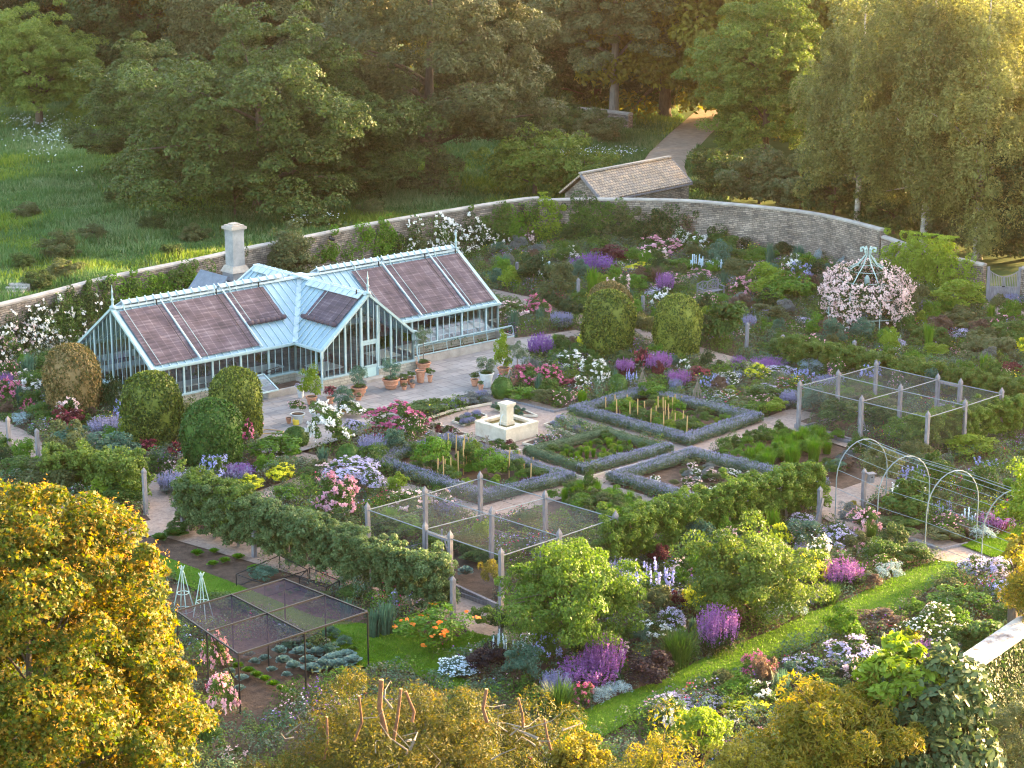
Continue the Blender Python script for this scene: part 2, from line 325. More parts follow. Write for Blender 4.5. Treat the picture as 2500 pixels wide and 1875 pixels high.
    def mesh(s, name, mat, smooth=False):
        me = bpy.data.meshes.new(name); me.from_pydata(s.v, [], s.f)
        if any(u is not None for u in s.uv):
            ul = me.uv_layers.new(name="UVMap"); data = []
            for f, u in zip(s.f, s.uv): data += (u if u is not None else [(0,0)] * len(f))
            ul.data.foreach_set("uv", [c for q in data for c in q])
        me.materials.append(mat)
        if smooth: me.polygons.foreach_set("use_smooth", [True] * len(me.polygons))
        me.update(); return me
    def obj(s, name, mat, parent=None, smooth=False, loc=None): return link(name, s.mesh(name, mat, smooth), parent, loc)
def link(name, me, parent=None, loc=None):
    o = bpy.data.objects.new(name, me); COL.objects.link(o)
    if parent is not None: o.parent = parent
    if loc is not None: o.location = loc
    return o
THINGS = []      # (object, position for finding it) of things whose labels get a place added
def tag(o, label, cat, group=None, auto=False):
    o["label"] = label; o["category"] = cat
    if group: o["group"] = group
    if auto: THINGS.append(o)
    return o
def struct(o, label, cat): o["kind"] = "structure"; o["label"] = label; o["category"] = cat; return o
def stuff(o, label, cat): o["kind"] = "stuff"; o["label"] = label; o["category"] = cat; return o
def empty(name, loc, rz=0):
    o = bpy.data.objects.new(name, None); COL.objects.link(o); o.location = loc; o.rotation_euler = (0, 0, rz); o.empty_display_size = .3; return o

# leaf shapes in the plane
SH = dict(diamond=[(-.5,0),(0,-.3),(.5,0),(0,.3)], long=[(-.5,0),(0,-.12),(.5,0),(0,.12)], round=[(-.5,0),(-.25,-.42),(.25,-.42),(.5,0),(.25,.42),(-.25,.42)],
          lobed=[(-.5,0),(-.2,-.16),(-.25,-.5),(.08,-.2),(.5,0),(.08,.2),(-.25,.5),(-.2,.16)], oval=[(-.5,0),(-.15,-.22),(.25,-.2),(.5,0),(.25,.2),(-.15,.22)])
def norm(a): return a / np.maximum(np.linalg.norm(a, axis=-1, keepdims=True), 1e-9)
def leafverts(P, Nn, size, shape='diamond', rng=RNG, jit=.6, axis=None):
    n = len(P); Nn = norm(Nn + rng.normal(0, jit, (n, 3)))
    t = rng.normal(0, 1, (n, 3)) if axis is None else axis + rng.normal(0, .35, (n, 3))
    t = norm(t - Nn * np.sum(t * Nn, 1, keepdims=True)); b = np.cross(Nn, t)
    sz = (np.full(n, size) if np.isscalar(size) else size) * rng.uniform(.7, 1.3, n)
    T = np.array(SH[shape]); 
    return (P[:, None, :] + (t[:, None, :] * T[None, :, 0:1] + b[:, None, :] * T[None, :, 1:2]) * sz[:, None, None]).astype(np.float32)
def polymesh(name, chunks, mat, cols=None, core=None):
    """chunks: list of (n,k,3) arrays; cols: list of (n,3). One mesh of loose polygons, fast."""
    V = [c.reshape(-1, 3) for c in chunks]; tot = np.concatenate([np.full(len(c), c.shape[1], np.int32) for c in chunks])
    V = np.concatenate(V); 
    loops = np.arange(len(V), dtype=np.int32)
    if core is not None:
        cv, cf = core; base = len(V); V = np.concatenate([V, np.array(cv, np.float32)]); fl = []
        for f in cf: fl += [i + base for i in f]
        loops = np.concatenate([loops, np.array(fl, np.int32)]); tot = np.concatenate([tot, np.array([len(f) for f in cf], np.int32)])
    me = bpy.data.meshes.new(name); me.vertices.add(len(V)); me.vertices.foreach_set("co", V.astype(np.float32).ravel())
    me.loops.add(len(loops)); me.loops.foreach_set("vertex_index", loops)
    st = np.concatenate([[0], np.cumsum(tot)[:-1]]).astype(np.int32)
    me.polygons.add(len(tot)); me.polygons.foreach_set("loop_start", st); me.polygons.foreach_set("loop_total", tot)
    me.update(calc_edges=True)
    if cols is not None:
        C = np.concatenate([np.repeat(c, ch.shape[1], axis=0) for c, ch in zip(cols, chunks)])
        C = np.concatenate([C, np.ones((len(C), 1))], 1)
        a = me.color_attributes.new("Col", 'FLOAT_COLOR', 'CORNER'); a.data.foreach_set("color", C.astype(np.float32).ravel())
    me.materials.append(mat); return me
def sph(n, rng, zmin=-1.0):
    z = rng.uniform(zmin, 1, n); a = rng.uniform(0, 2*np.pi, n); r = np.sqrt(1 - z*z)
    return np.stack([r*np.cos(a), r*np.sin(a), z], 1)
def ico_core(rx, ry, rz, cz, nseg=14, nring=8, fn=None, zmin=-.9):
    vs = []; fs = []
    for i in range(nring + 1):
        z = zmin + (1 - zmin) * i / nring; r = math.sqrt(max(0, 1 - z*z))
        for k in range(nseg):
            a = 2*math.pi*k/nseg; s = 1 if fn is None else fn(a, z)
            vs.append((rx*r*math.cos(a)*s, ry*r*math.sin(a)*s, cz + rz*z*s))
    for i in range(nring):
        for k in range(nseg): fs.append((i*nseg+k, i*nseg+(k+1)%nseg, (i+1)*nseg+(k+1)%nseg, (i+1)*nseg+k))
    return vs, fs

def crown_pts(rng, rad, cz, ncl, nleaf, clr=.30, flat=.75, zmin=-.6, lump=.25, droop=0.0, inner=.62):
    """leaf positions and normals: clumps spread through an uneven ellipsoid"""
    rx, ry, rz = rad; d = sph(ncl, rng, zmin); u = rng.uniform(inner, 1, (ncl, 1)) 
    ph = rng.uniform(0, 6.28, 6)
    lum = 1 + lump * (np.sin(3*d[:, 0:1]*2 + ph[0]) * np.sin(4*d[:, 1:2] + ph[1]) + .6*np.sin(7*d[:, 2:3] + ph[2] + 3*d[:, 0:1]))
    c = d * u * lum * np.array([rx, ry, rz]); 
    R0 = clr * (rx + ry + rz) / 3; cr = rng.uniform(.55, 1.25, ncl) * R0
    idx = rng.integers(0, ncl, nleaf); q = sph(nleaf, rng, -.55); rr = rng.uniform(.45, 1, (nleaf, 1)) ** .5
    off = q * rr * cr[idx][:, None] * np.array([1, 1, flat]); off[:, 2] -= droop * (off[:, 0]**2 + off[:, 1]**2) / np.maximum(cr[idx], .01)
    P = c[idx] + off; P[:, 2] += cz
    Nn = norm(q * [1, 1, 1/flat] * .7 + norm(c[idx] + 1e-6) * .4 + [0, 0, .5]); return P, Nn, c + [0, 0, cz], cr
def limbs(mb, base, top, cl, rng, r0, nb=14, n=7):
    base = Vector(base); top = Vector(top); ax = top - base
    mid = base + ax*.5 + Vector((rng.normal(0, .02), rng.normal(0, .02), 0)) * ax.length
    mb.tube([base, base + ax*.03, mid, top], [r0*1.35, r0, r0*.65, r0*.15], 9)
    for i in rng.choice(len(cl), min(nb, len(cl)), replace=False):
        c = Vector(cl[i]); t = min(.85, max(.22, (c.z - base.z) / max(ax.z, .1) - .2)); p = base + ax * t
        m = p.lerp(c, .5) + Vector((0, 0, .08 * (c - p).length)); r = r0 * (1 - t) * .5 + r0*.05
        mb.tube([p, m, c], [r, r*.6, r*.15], 5)

# ------------------------------------------------------------------ tree builder: one mesh for crown, one for trunk; copies share them
PROTO = {}
def tree_proto(key, seed, rad, cz, ncl, nleaf, leaf, mat, shape='diamond', bark=None, r0=.3, top=None, core=.0, **kw):
    rng = np.random.default_rng(seed)
    P, Nn, cl, cr = crown_pts(rng, rad, cz, ncl, nleaf, **kw)
    keep = P[:, 2] > .15; P = P[keep]; Nn = Nn[keep]
    cr_m = polymesh(key + "_crown", [leafverts(P, Nn, leaf, shape, rng, .55)], LM[mat] if isinstance(mat, str) else mat)
    mb = MB(); limbs(mb, (0,0,0), (0, 0, top or cz + rad[2]*.6), cl, rng, r0, 18)
    tr_m = mb.mesh(key + "_trunk", bark or M_bark, True)
    PROTO[key] = (cr_m, tr_m)
def put_tree(key, name, loc, s=1.0, rz=None, label="", cat="tree", group=None, sz=None, auto=True):
    c, t = PROTO[key]; root = empty(name, loc, random.uniform(0, 6.28) if rz is None else rz)
    root.scale = (s, s, sz or s)
    link("trunk", t, root); link("crown", c, root)
    return tag(root, label, cat, group, auto=auto)
def copy_thing(root, loc, rz, scale):
    r = root.copy(); COL.objects.link(r); r.location = loc; r.rotation_euler = (0, 0, rz); r.scale = scale
    for ch in root.children:
        c = ch.copy(); COL.objects.link(c); c.parent = r
    return r
# ================================================================== GROUND
def pip(P, poly):
    x, y = P[:, 0], P[:, 1]; ins = np.zeros(len(P), bool); n = len(poly)
    for i in range(n):
        x1, y1 = poly[i]; x2, y2 = poly[(i+1) % n]
        c = ((y1 > y) != (y2 > y)) & (x < (x2-x1)*(y-y1)/((y2-y1) or 1e-9) + x1); ins ^= c
    return ins
mb = MB()
nx, ny = 60, 70
gx = np.linspace(-420, 420, nx); gy = np.linspace(-60, 900, ny)
vs = [(x, y, 0) for y in gy for x in gx]
mb.add(vs, [(j*nx+i, j*nx+i+1, (j+1)*nx+i+1, (j+1)*nx+i) for j in range(ny-1) for i in range(nx-1)])
struct(mb.obj("ground", M_meadow), "rough green meadow ground beyond the stone wall and under the trees", "ground")

WALLPX = [(-40,664),(0,655),(110,628),(230,596),(425,558),(533,533),(652,511),(792,482),(960,454),(1122,428),(1163,425)]
WALLPX2 = [(1164,430),(1240,427),(1320,427),(1416,428),(1500,431),(1560,436),(1630,442),(1704,450),(1775,460),(1840,475),(1908,493)]
HW = 3.2
W1 = [at('D', x, y, HW) for x, y in WALLPX]; W2 = [at('D', x, y, HW-.1) for x, y in WALLPX2]
W3 = [Vector((W2[-1].x+.05, W2[-1].y-.2, 0)), Vector((24.9,127.6,0)), Vector((27.75,125.5,0))]
W4 = [Vector((29.75,124.7,0)), Vector((32.5,123.2,0)), Vector((38,119,0))]
GARDEN = [(p.x, p.y) for p in W1 + W2 + W3 + W4] + [(38, 60), (30, 42), (-32, 42), (-34, 100)]
def flat(name, poly, z, mat, label, cat, uv=False, fn=struct, rot=0.0):
    mb = MB(); pts = [(p[0], p[1], z) for p in poly]
    c, s = math.cos(rot), math.sin(rot)
    mb.poly(pts, [(p[0]*c + p[1]*s, -p[0]*s + p[1]*c) for p in pts]); o = mb.obj(name, mat)
    if o.data.polygons[0].normal.z < 0: o.data.flip_normals()
    return fn(o, label, cat)
flat("soil", GARDEN, .02, M_soil, "dark brown garden soil inside the curved stone wall", "soil")
PATHS = []
def strip(pts, wid):
    pts = [Vector((p[0], p[1])) for p in pts]; L = []; Rr = []
    for i, p in enumerate(pts):
        d = (pts[min(i+1, len(pts)-1)] - pts[max(i-1, 0)]).normalized(); n = Vector((-d.y, d.x)) * wid / 2
        L.append(p + n); Rr.append(p - n)
    return [tuple(q) for q in L + Rr[::-1]]
def P2(k, L): return [tuple(at(k, x, y)[:2]) for x, y in L]
gravel_polys = [
 P2('c4', [(330,392),(850,212),(1240,310),(1385,322),(1400,345),(1050,615),(560,495),(390,440)]),
 strip(P2('D', [(1045,851),(1215,898),(1500,981),(1815,1072),(1900,1098)]), 1.5),
 strip(P2('D', [(930,938),(1123,990),(1253,1044),(1308,1062),(1480,1113),(1560,1140)]), 1.5),
 strip(P2('D', [(1040,1115),(1253,1049),(1308,1033),(1487,976),(1660,918),(1740,890)]), 1.6),
 strip(P2('D', [(590,975),(720,1008),(800,1036),(960,1085),(1060,1115)]), 1.3),
 strip(P2('D', [(720,1012),(690,1030),(555,1078),(480,1100)]), 1.3),
 strip(P2('D', [(310,1030),(350,1105),(395,1155),(640,1225),(900,1300),(1040,1345),(1180,1390)]), 1.5),
 strip(P2('D', [(215,1168),(300,1148),(400,1128)]), 1.8),
 P2('c8', [(770,560),(1040,700),(1040,880),(950,895),(850,860),(740,760)]),
 strip(P2('D', [(1730,1046),(1790,1092),(1835,1120),(1984,1172),(2110,1214),(2260,1262)]), 2.1),
 strip(P2('D', [(1800,1100),(1850,1072),(1940,1040)]), 1.8),
 strip(P2('D', [(1680,910),(1780,942),(1900,980),(1960,1000)]), 1.3),
 strip(P2('D', [(1112,742),(1180,735),(1265,722)]), 1.8),
 strip(P2('D', [(1040,632),(1130,652),(1250,690),(1330,712),(1590,790),(1700,820)]), 1.9),
 P2('D', [(1120,745),(1150,738),(1190,775),(1160,790)]),
 strip(P2('D', [(-30,915),(22,940),(70,975),(140,1030)]), 1.5),
 strip(P2('D', [(130,935),(208,955),(310,972),(420,990)]), 1.5),
 strip(P2('c3', [(1880,740),(2050,830),(2212,900)]), 2.0),
 strip(P2('c3', [(560,530),(700,560)]), 1.8),
]
for i, gp in enumerate(gravel_polys):
    flat("gravel_path", gp, .036 + .003 * i, M_gravel, "pinkish gravel garden path between the beds", "path"); PATHS.append(gp)
lawn_polys = [
 P2('c9', [(-600,1470),(-566,1390),(-200,1230),(30,1150),(300,1010),(500,930),(720,840),(900,750),(1200,640),(1480,500),(1680,425),(1830,440),(1810,520),(1640,600),(1560,680),(1180,840),(1000,900),(720,1030),(570,1080),(420,1130),(200,1210),(0,1300),(-100,1370),(-300,1480),(-600,1560)]),
 P2('D', [(2075,1183),(2190,1142),(2260,1150),(2260,1225),(2212,1220),(2140,1208)]),
 P2('c10', [(700,285),(900,370),(1430,575),(1900,770),(2212,812),(2600,880),(2600,1080),(2212,1050),(1950,900),(1500,740),(950,500)]),
 P2('c8', [(-20,812),(0,830),(350,940),(500,1012),(860,860),(1000,890),(960,960),(660,1030),(700,1110),(860,1150),(830,1270),(500,1100),(200,1070),(0,960)]),
 P2('c10', [(1180,900),(1330,980),(1330,1010),(1180,960)]),
 P2('c2', [(1620,740),(1780,700),(1900,735),(1800,790),(1640,790)]),
]
for i, gp in enumerate(lawn_polys):
    flat("lawn", gp, .10 + .003 * i, M_lawn, "mown grass lawn strip between the borders", "lawn"); PATHS.append(gp)
AA, AB = R(138.28), R(48.28)
GA = Vector((math.sin(AA), math.cos(AA))); GB = Vector((-GA.y, GA.x))
GH0 = GA * -84.2 + GB * 65.4; GHROT = math.atan2(GB.y, GB.x)      # greenhouse origin: middle of the porch front, on the ground
def gh(x, y): return GH0 + GB * x - GA * y
patio = [tuple(p) for p in (gh(-8.4, 1.8), gh(11.2, 1.8), gh(13.8, .4))] + P2('D', [(1165,770),(1062,857),(905,905),(640,985),(560,985),(545,930)])
flat("patio", patio, .15, M_pave, "pale stone paving slabs in front of the greenhouse", "patio", rot=GHROT); PATHS.append(patio)
drive = strip(P2('D', [(1440,395),(1430,360),(1450,330),(1490,290),(1540,245),(1590,215),(1560,190),(1525,180),(1500,172)]), 3.6)
flat("drive", drive, .02, M_drive, "curved gravel drive running to the gate pillars", "road")
# edging boards of the beds
EDGE = []
def kerb(name, pts, h=.16, wdt=.09, mat=None, label="", cat="edging", z=.02):
    mb = MB(); pts = [Vector((p[0], p[1], z + h/2)) for p in pts]
    for a, b in zip(pts[:-1], pts[1:]): mb.bar(a, b, wdt, h)
    o = mb.obj(name, mat or M_wood); tag(o, label, cat, auto=True); return o

# ================================================================== STONE WALL
def wall(name, pts, h, th, mat, label, cope=.55, cope_h=.16, pier=None, z0=0.0):
    mb = MB(); cb = MB(); u = 0; n = len(pts); nr = []
    for i, p in enumerate(pts):
        d = Vector((pts[min(i+1,n-1)].x - pts[max(i-1,0)].x, pts[min(i+1,n-1)].y - pts[max(i-1,0)].y)).normalized(); nr.append(Vector((-d.y, d.x)))
    hs = h if hasattr(h, '__len__') else [h] * n
    for i in range(n - 1):
        a, b = pts[i], pts[i+1]; l = math.hypot(b.x-a.x, b.y-a.y)
        for sgn in (-1, 1):
            q = [(a.x + nr[i].x*th/2*sgn, a.y + nr[i].y*th/2*sgn, z0), (b.x + nr[i+1].x*th/2*sgn, b.y + nr[i+1].y*th/2*sgn, z0),
                 (b.x + nr[i+1].x*th/2*sgn, b.y + nr[i+1].y*th/2*sgn, hs[i+1]), (a.x + nr[i].x*th/2*sgn, a.y + nr[i].y*th/2*sgn, hs[i])]
            mb.add(q, [(0,1,2,3) if sgn < 0 else (3,2,1,0)], [(u, 0), (u+l, 0), (u+l, hs[i+1]), (u, hs[i])])
        c = cope / 2; k = cope_h
        prof = [(-c, 0), (c, 0), (c, k*.6), (c*.35, k), (-c*.35, k), (-c, k*.6)]
        vs = []
        for j, (p, nn, hh) in enumerate(((a, nr[i], hs[i]), (b, nr[i+1], hs[i+1]))):
            vs += [(p.x + nn.x*o, p.y + nn.y*o, hh + z) for o, z in prof]
        cb.add(vs, [(q, (q+1)%6, (q+1)%6+6, q+6) for q in range(6)] + [(0,1,2,3,4,5)[::-1], (6,7,8,9,10,11)]); u += l
    for i, sg in ((0, 1), (n-1, -1)):
        a = pts[i]; q = [(a.x - nr[i].x*th/2, a.y - nr[i].y*th/2, z0), (a.x + nr[i].x*th/2, a.y + nr[i].y*th/2, z0), (a.x + nr[i].x*th/2, a.y + nr[i].y*th/2, hs[i]), (a.x - nr[i].x*th/2, a.y - nr[i].y*th/2, hs[i])]
        mb.add(q, [(0,1,2,3)], [(0,0),(th,0),(th,hs[i]),(0,hs[i])])
    o = mb.obj(name, mat); cb.obj("coping", M_cop, o)
    tag(o, label, "wall"); return o
def dense(pts, step=1.2):
    out = []
    for a, b in zip(pts[:-1], pts[1:]):
        m = max(1, int((b-a).length / step))
        for k in range(m): out.append(a.lerp(b, k/m))
    return out + [pts[-1]]
def smooth(pts, it=2):
    for _ in range(it):
        q = [pts[0]]
        for a, b in zip(pts[:-1], pts[1:]): q += [a.lerp(b, .25), a.lerp(b, .75)]
        pts = q + [pts[-1]]
    return pts
W1s = smooth(W1); W2s = smooth(W2)
wall("garden_wall", W1s, HW-.14, .5, M_stone, "long straight stone garden wall running behind the greenhouse")
wall("garden_wall", W2s, HW-.26, .5, M_stone, "curved stone garden wall behind the flower borders at the back")
wall("garden_wall", W3, [2.55, 2.3, 2.0], .45, M_stone, "low stone wall beneath the green climber left of the double gate")
wall("garden_wall", W4, [2.0, 2.0, 2.0], .45, M_stone, "short stone wall at the right edge beside the double gate")
# small fittings on the wall
for (x, y), nm, lb in (((680,507),"wall_camera","small dark camera lamp fixed on the wall behind the greenhouse"),((1112,442),"vent_pipe","dark square vent pipe hanging from the wall top beside the step")):
    p = at('D', x, y, 2.9 if nm == "wall_camera" else 2.75)
    mb = MB()
    if nm == "wall_camera":
        mb.tube([(0,.1,0),(0,-.25,-.02)], .05, 8); mb.tube([(-.02,-.25,-.02),(.28,-.42,-.06)], .085, 10); mb.box((0,.1,0),(.16,.06,.16))
    else: mb.box((0,0,-.2),(.22,.2,.5)); mb.box((0,0,.08),(.3,.26,.08))
    d = min(W1s, key=lambda q: math.hypot(q.x-p.x, q.y-p.y)); i = W1s.index(d)
    tag(mb.obj(nm, M_black, loc=(d.x+.25, d.y-.42, p.z)), lb, "wall fitting")

# far low dry-stone wall and gate pillars, garden steps
lw = [at('D', x, y) for x, y in ((1180,268),(1240,267),(1300,272),(1362,280))]
for p in lw: p.z = 0
wall("dry_stone_wall", dense(lw, 2), 1.3, .6, M_stone, "low dry stone wall in shade under the tall tree by the drive", cope=.7, cope_h=.25)
lw = [Vector((p.x, p.y, 0)) for p in (at('D', 1478, 214), at('D', 1512, 212))]
wall("gate_pier_wall", lw, 1.5, .6, M_stone, "dark low wall beside the far end of the drive", cope=.7)
for i, (x, y) in enumerate(((1514,218),(1545,216))):
    p = at('D', x, y); mb = MB(); mb.box((0,0,1),(.8,.8,2.0)); mb.box((0,0,2.08),(1.0,1.0,.16)); mb.box((0,0,2.22),(.6,.6,.12),0,.6)
    tag(mb.obj("gate_pier", M_stone, loc=(p.x, p.y, 0)), ["left stone gate pier at the far end of the drive","right stone gate pier at the far end of the drive"][i], "gate pier")
mb = MB()
for k in range(4): mb.box((k*.1, k*.45, .06 + k*.06), (1.3, .5, .12 + k*.12))
p = at('D', 22, 640); tag(mb.obj("stone_steps", M_cop, loc=(p.x, p.y, 0)), "short flight of grey stone steps in the meadow behind the wall", "steps")

# ================================================================== SHED, AERIAL
em = at('D', 1400, 412, 2.0); rm = at('D', 1352, 354.5, 3.6); vv = Vector((6.9, 7.7, 0)); rm = em + Vector((-1.45, 1.6, 1.55)); e0, e1, r0, r1 = em-vv*.49, em+vv*.49, rm-vv*.49, rm+vv*.49
root = empty("stone_shed", ((e0.x+e1.x)/2, (e0.y+e1.y)/2, 0)); off = Vector(root.location)
tag(root, "small stone outbuilding with a stone tiled roof behind the curved wall", "shed")
mb = MB(); L = (e1-e0).length; H_ = (r0-e0).length
mb.slab([e0-off, e1-off, r1-off, r0-off], .12, [(0,0),(L,0),(L,H_),(0,H_)]); 
b0 = r0*2 - e0; b1 = r1*2 - e1; b0.z = b1.z = 2.0
mb.slab([r0-off, r1-off, b1-off, b0-off], .12, [(0,0),(L,0),(L,H_),(0,H_)]); rf = mb.obj("roof", M_tile, root)
mb = MB(); nseg = 22
for k in range(nseg):
    a = (r0-off).lerp(r1-off, k/nseg); b = (r0-off).lerp(r1-off, (k+.93)/nseg); mb.bar(a + Vector((0,0,.04)), b + Vector((0,0,.04)), .34, .12)
mb.obj("ridge_tiles", M_cop, rf)
mb = MB(); c4_ = [(e0-off).lerp(b1-off, t) for t in (0, 1)]
ins = lambda p: Vector(((p-off).x*.93, (p-off).y*.93, 0))
q = [ins(e0), ins(e1), ins(r1), ins(b1), ins(b0), ins(r0)]; tz = [1.9, 1.9, 3.4, 1.9, 1.9, 3.4]
for i in range(6):
    j = (i+1) % 6; l = (q[j]-q[i]).length
    mb.add([(q[i].x,q[i].y,0),(q[j].x,q[j].y,0),(q[j].x,q[j].y,tz[j]),(q[i].x,q[i].y,tz[i])], [(0,1,2,3)], [(0,0),(l,0),(l,tz[j]),(0,tz[i])])
mb.obj("wall", M_stone, root)
mb = MB(); f = (e0-off).lerp(e1-off, .62); g = (e0-off).lerp(e1-off, .80); 
mb.bar(f*1.0 + Vector((0,.2,-1.0)), g + Vector((0,.2,-1.0)), .1, 1.2); mb.obj("window", M_black, root)
mb = MB()
for (a,b) in ((e0,r0),(e1,r1)): mb.bar(a-off+Vector((0,0,-.1)), b-off+Vector((0,0,-.1)), .08, .2)
mb.bar(e0-off+Vector((0,-.05,-.14)), e1-off+Vector((0,-.05,-.14)), .12, .1); mb.obj("bargeboard", M_wood, root)
p = at('D', 1242, 402); mb = MB(); h = 3.0
mb.tube([(0,0,0),(0,0,h)], .03, 6)
for k in range(7): mb.tube([(-.42+.02*k, (k-3)*.08, h-.1-.14*k),(.42-.02*k, (k-3)*.08, h-.1-.14*k)], .014, 4)
for k in (-.3, .3): mb.tube([(k, -.2, h-.05),(k, .2, h-1.0)], .014, 4)
mb.tube([(0,-.3,h-.5),(0,.3,h-.5)], .02, 4); tag(mb.obj("television_aerial", M_metal, loc=(p.x, p.y, 0)), "metal aerial on a thin pole left of the tiled shed roof", "aerial")

# ================================================================== GREENHOUSE
G = empty("greenhouse", (GH0.x, GH0.y, 0), GHROT)
tag(G, "long pale blue greenhouse with central gabled porch and brown roof blinds", "greenhouse")
XL, XR, YF, YR, YB, ZE, ZR, ZS, PW = -11.2, 10.6, 2.2, 5.65, 9.1, 2.1, 4.5, .62, 2.9
XB, YBK = 0.0, 10.6
dw = MB()
def dwseg(a, b):
    a = Vector((*a, 0)); b = Vector((*b, 0)); c = (a+b)/2; l = (b-a).length; dw.box((c.x, c.y, ZS/2), (l, .26, ZS), math.atan2(b.y-a.y, b.x-a.x))
foot = [(XL,YF),(-PW,YF),(-PW,0),(PW,0),(PW,YF),(XR,YF),(XR,YB),(XL,YB)]
for i in range(len(foot)):
    a, b = foot[i], foot[(i+1)%len(foot)]
    if a == (-PW,0): dwseg((-PW-.13,0),(.02-.45+0,0)); dwseg((1.02-.45+.02,0),(PW+.13,0)); continue
    va, vb = Vector(a), Vector(b); d = (vb-va).normalized()*.131
    dwseg(va + d, vb - d) if abs(d.x) < .01 else dwseg(va - d*.0, vb)
dw.obj("dwarf_wall", M_dwarf, G)
sl = MB()
for i in range(len(foot)):
    a, b = foot[i], foot[(i+1)%len(foot)]
    segs = [((-PW,0),(-.45,0)),((.55,0),(PW,0))] if a == (-PW,0) else [(a, b)]
    for p, q in segs: sl.bar((*p, ZS+.04), (*q, ZS+.04), .32, .08)
sl.obj("sill", M_frame, G)
fr = MB(); gl = MB()
def zr(x, y):   # roof height over a point of the main range / cross range
    zm = ZR - abs(y - YR) * (ZR-ZE)/(YR-YF); zc = ZR - abs(x) * (ZR-ZE)/PW if (y < YR or abs(x) <= PW) else -9
    return max(zm, zc if abs(x) <= PW else -9)
def glazed_wall(a, b, topfn, pane=.42, heavy=3, skip=None):
    a = Vector(a); b = Vector(b); L = (b-a).length; n = max(1, round(L/pane)); d = (b-a)/n
    nrm = Vector((d.y, -d.x)).normalized()
    for k in range(n+1):
        p = a + d*k; zt = topfn(p); z0 = ZS + .08
        if skip and skip(p): z0 = 2.16
        w_ = .10 if (k % heavy == 0 or k == n) else .035
        if zt > z0: fr.bar((p.x, p.y, z0), (p.x, p.y, zt), w_, w_)
        if k < n:
            q = a + d*(k+1); zq = topfn(q); zb = 2.16 if skip and skip((p+q)/2) else z0
            gl.poly([(p.x, p.y, zb), (q.x, q.y, zb), (q.x, q.y, zq), (p.x, p.y, zt)])
for a, b in zip(foot, foot[1:] + foot[:1]):
    if a == (-PW,0):
        glazed_wall(a, b, lambda p: ZR - .02 - abs(p.x) * (ZR-ZE)/PW, .36, 4, lambda p: -.46 < p.x < .56)
    elif a[0] == b[0] and abs(a[0]) > 5: glazed_wall(a, b, lambda p: ZR - .02 - abs(p.y-YR)*(ZR-ZE)/(YR-YF), .40, 4)
    else: glazed_wall(a, b, lambda p: ZE, .42, 4)
# eave plates, gutters, barge boards
for a, b in (((XL,YF),(-PW,YF)),((-PW,YF),(-PW,0)),((PW,0),(PW,YF)),((PW,YF),(XR,YF)),((XR,YB),(XL,YB))): fr.bar((*a, ZE-.03), (*b, ZE-.03), .13, .14)
fr.bar((-PW,0,ZE-.4), (-PW,0,ZE), .13); fr.bar((PW,0,ZE-.4),(PW,0,ZE), .13)
fr.bar((-.45, -.02, 2.12), (.55, -.02, 2.12), .1, .12)
for x in (-.47, .57): fr.bar((x, -.03, .0), (x, -.03, 3.9), .10, .12)
for (x0,y0),(x1,y1) in (((-PW-.12,0),(0,0)),((PW+.12,0),(0,0))): fr.bar((x0, -.06, ZE-.08), (x1, -.06, ZR+.02), .12, .20, (0,1,0))
for X in (XL, XR):
    s_ = -1 if X < 0 else 1
    for Y in (YF-.12, YB+.12): fr.bar((X+.05*s_, Y, ZE-.08), (X+.05*s_, YR, ZR+.02), .12, .20, (1,0,0))
fr.obj("frame", M_frame, G); gl.obj("wall_glass", M_glass, G)
ot = MB()
def gutter(a, b): ot.bar((*a, ZE+.03), (*b, ZE+.03), .16, .10)
gutter((XL,YF-.14),(-PW-.14,YF-.14)); gutter((-PW-.14,YF-.1),(-PW-.14,-.1)); gutter((PW+.14,-.1),(PW+.14,YF-.1)); gutter((PW+.14,YF-.14),(XR,YF-.14))
ot.obj("gutter", M_frame, G)
for x in (-PW-.14, PW+.14):
    mb = MB(); mb.tube([(x,-.14,ZE),(x,-.16,1.0),(x*1.01,-.22,.8),(x*1.01,-.22,.0)], .045, 8); mb.obj("downpipe", M_frame, G)
# roof planes -> glass + bars
def roof_plane(loop, along, name="roof_glass"):
    mb = MB(); mb.slab(loop, .012); mb.obj(name, M_roofglass, G)
def bars(lines, w_=.045, name="glazing_bars"):
    mb = MB()
    for a, b in lines: mb.bar(Vector(a)+Vector((0,0,.02)), Vector(b)+Vector((0,0,.02)), w_, .05)
    mb.obj(name, M_frame, G)
e = .08
roof_plane([(XL,YF-e,ZE-.05),(-PW,YF-e,ZE-.05),(0,YR,ZR),(XL,YR,ZR)],0); roof_plane([(PW,YF-e,ZE-.05),(XR,YF-e,ZE-.05),(XR,YR,ZR),(0,YR,ZR)],0)
roof_plane([(-PW-e,0,ZE-.05),(0,0,ZR),(0,YR,ZR),(-PW,YF-e,ZE-.05)],0); roof_plane([(PW+e,0,ZE-.05),(PW,YF-e,ZE-.05),(0,YR,ZR),(0,0,ZR)],0)
roof_plane([(XL,YB+e,ZE-.05),(XL,YR,ZR),(0,YR,ZR),(-PW,YB+e,ZE-.05)],0); roof_plane([(XR,YB+e,ZE-.05),(PW,YB+e,ZE-.05),(0,YR,ZR),(XR,YR,ZR)],0)
roof_plane([(0,YR,ZR),(0,YBK-1,ZR),(-PW,YBK,ZE-.05),(-PW,YB,ZE-.05)],0); roof_plane([(0,YR,ZR),(PW,YB,ZE-.05),(PW,YBK,ZE-.05),(0,YBK-1,ZR)],0)
lines = []; k_ = (YR-YF)/PW
x = XL + .1
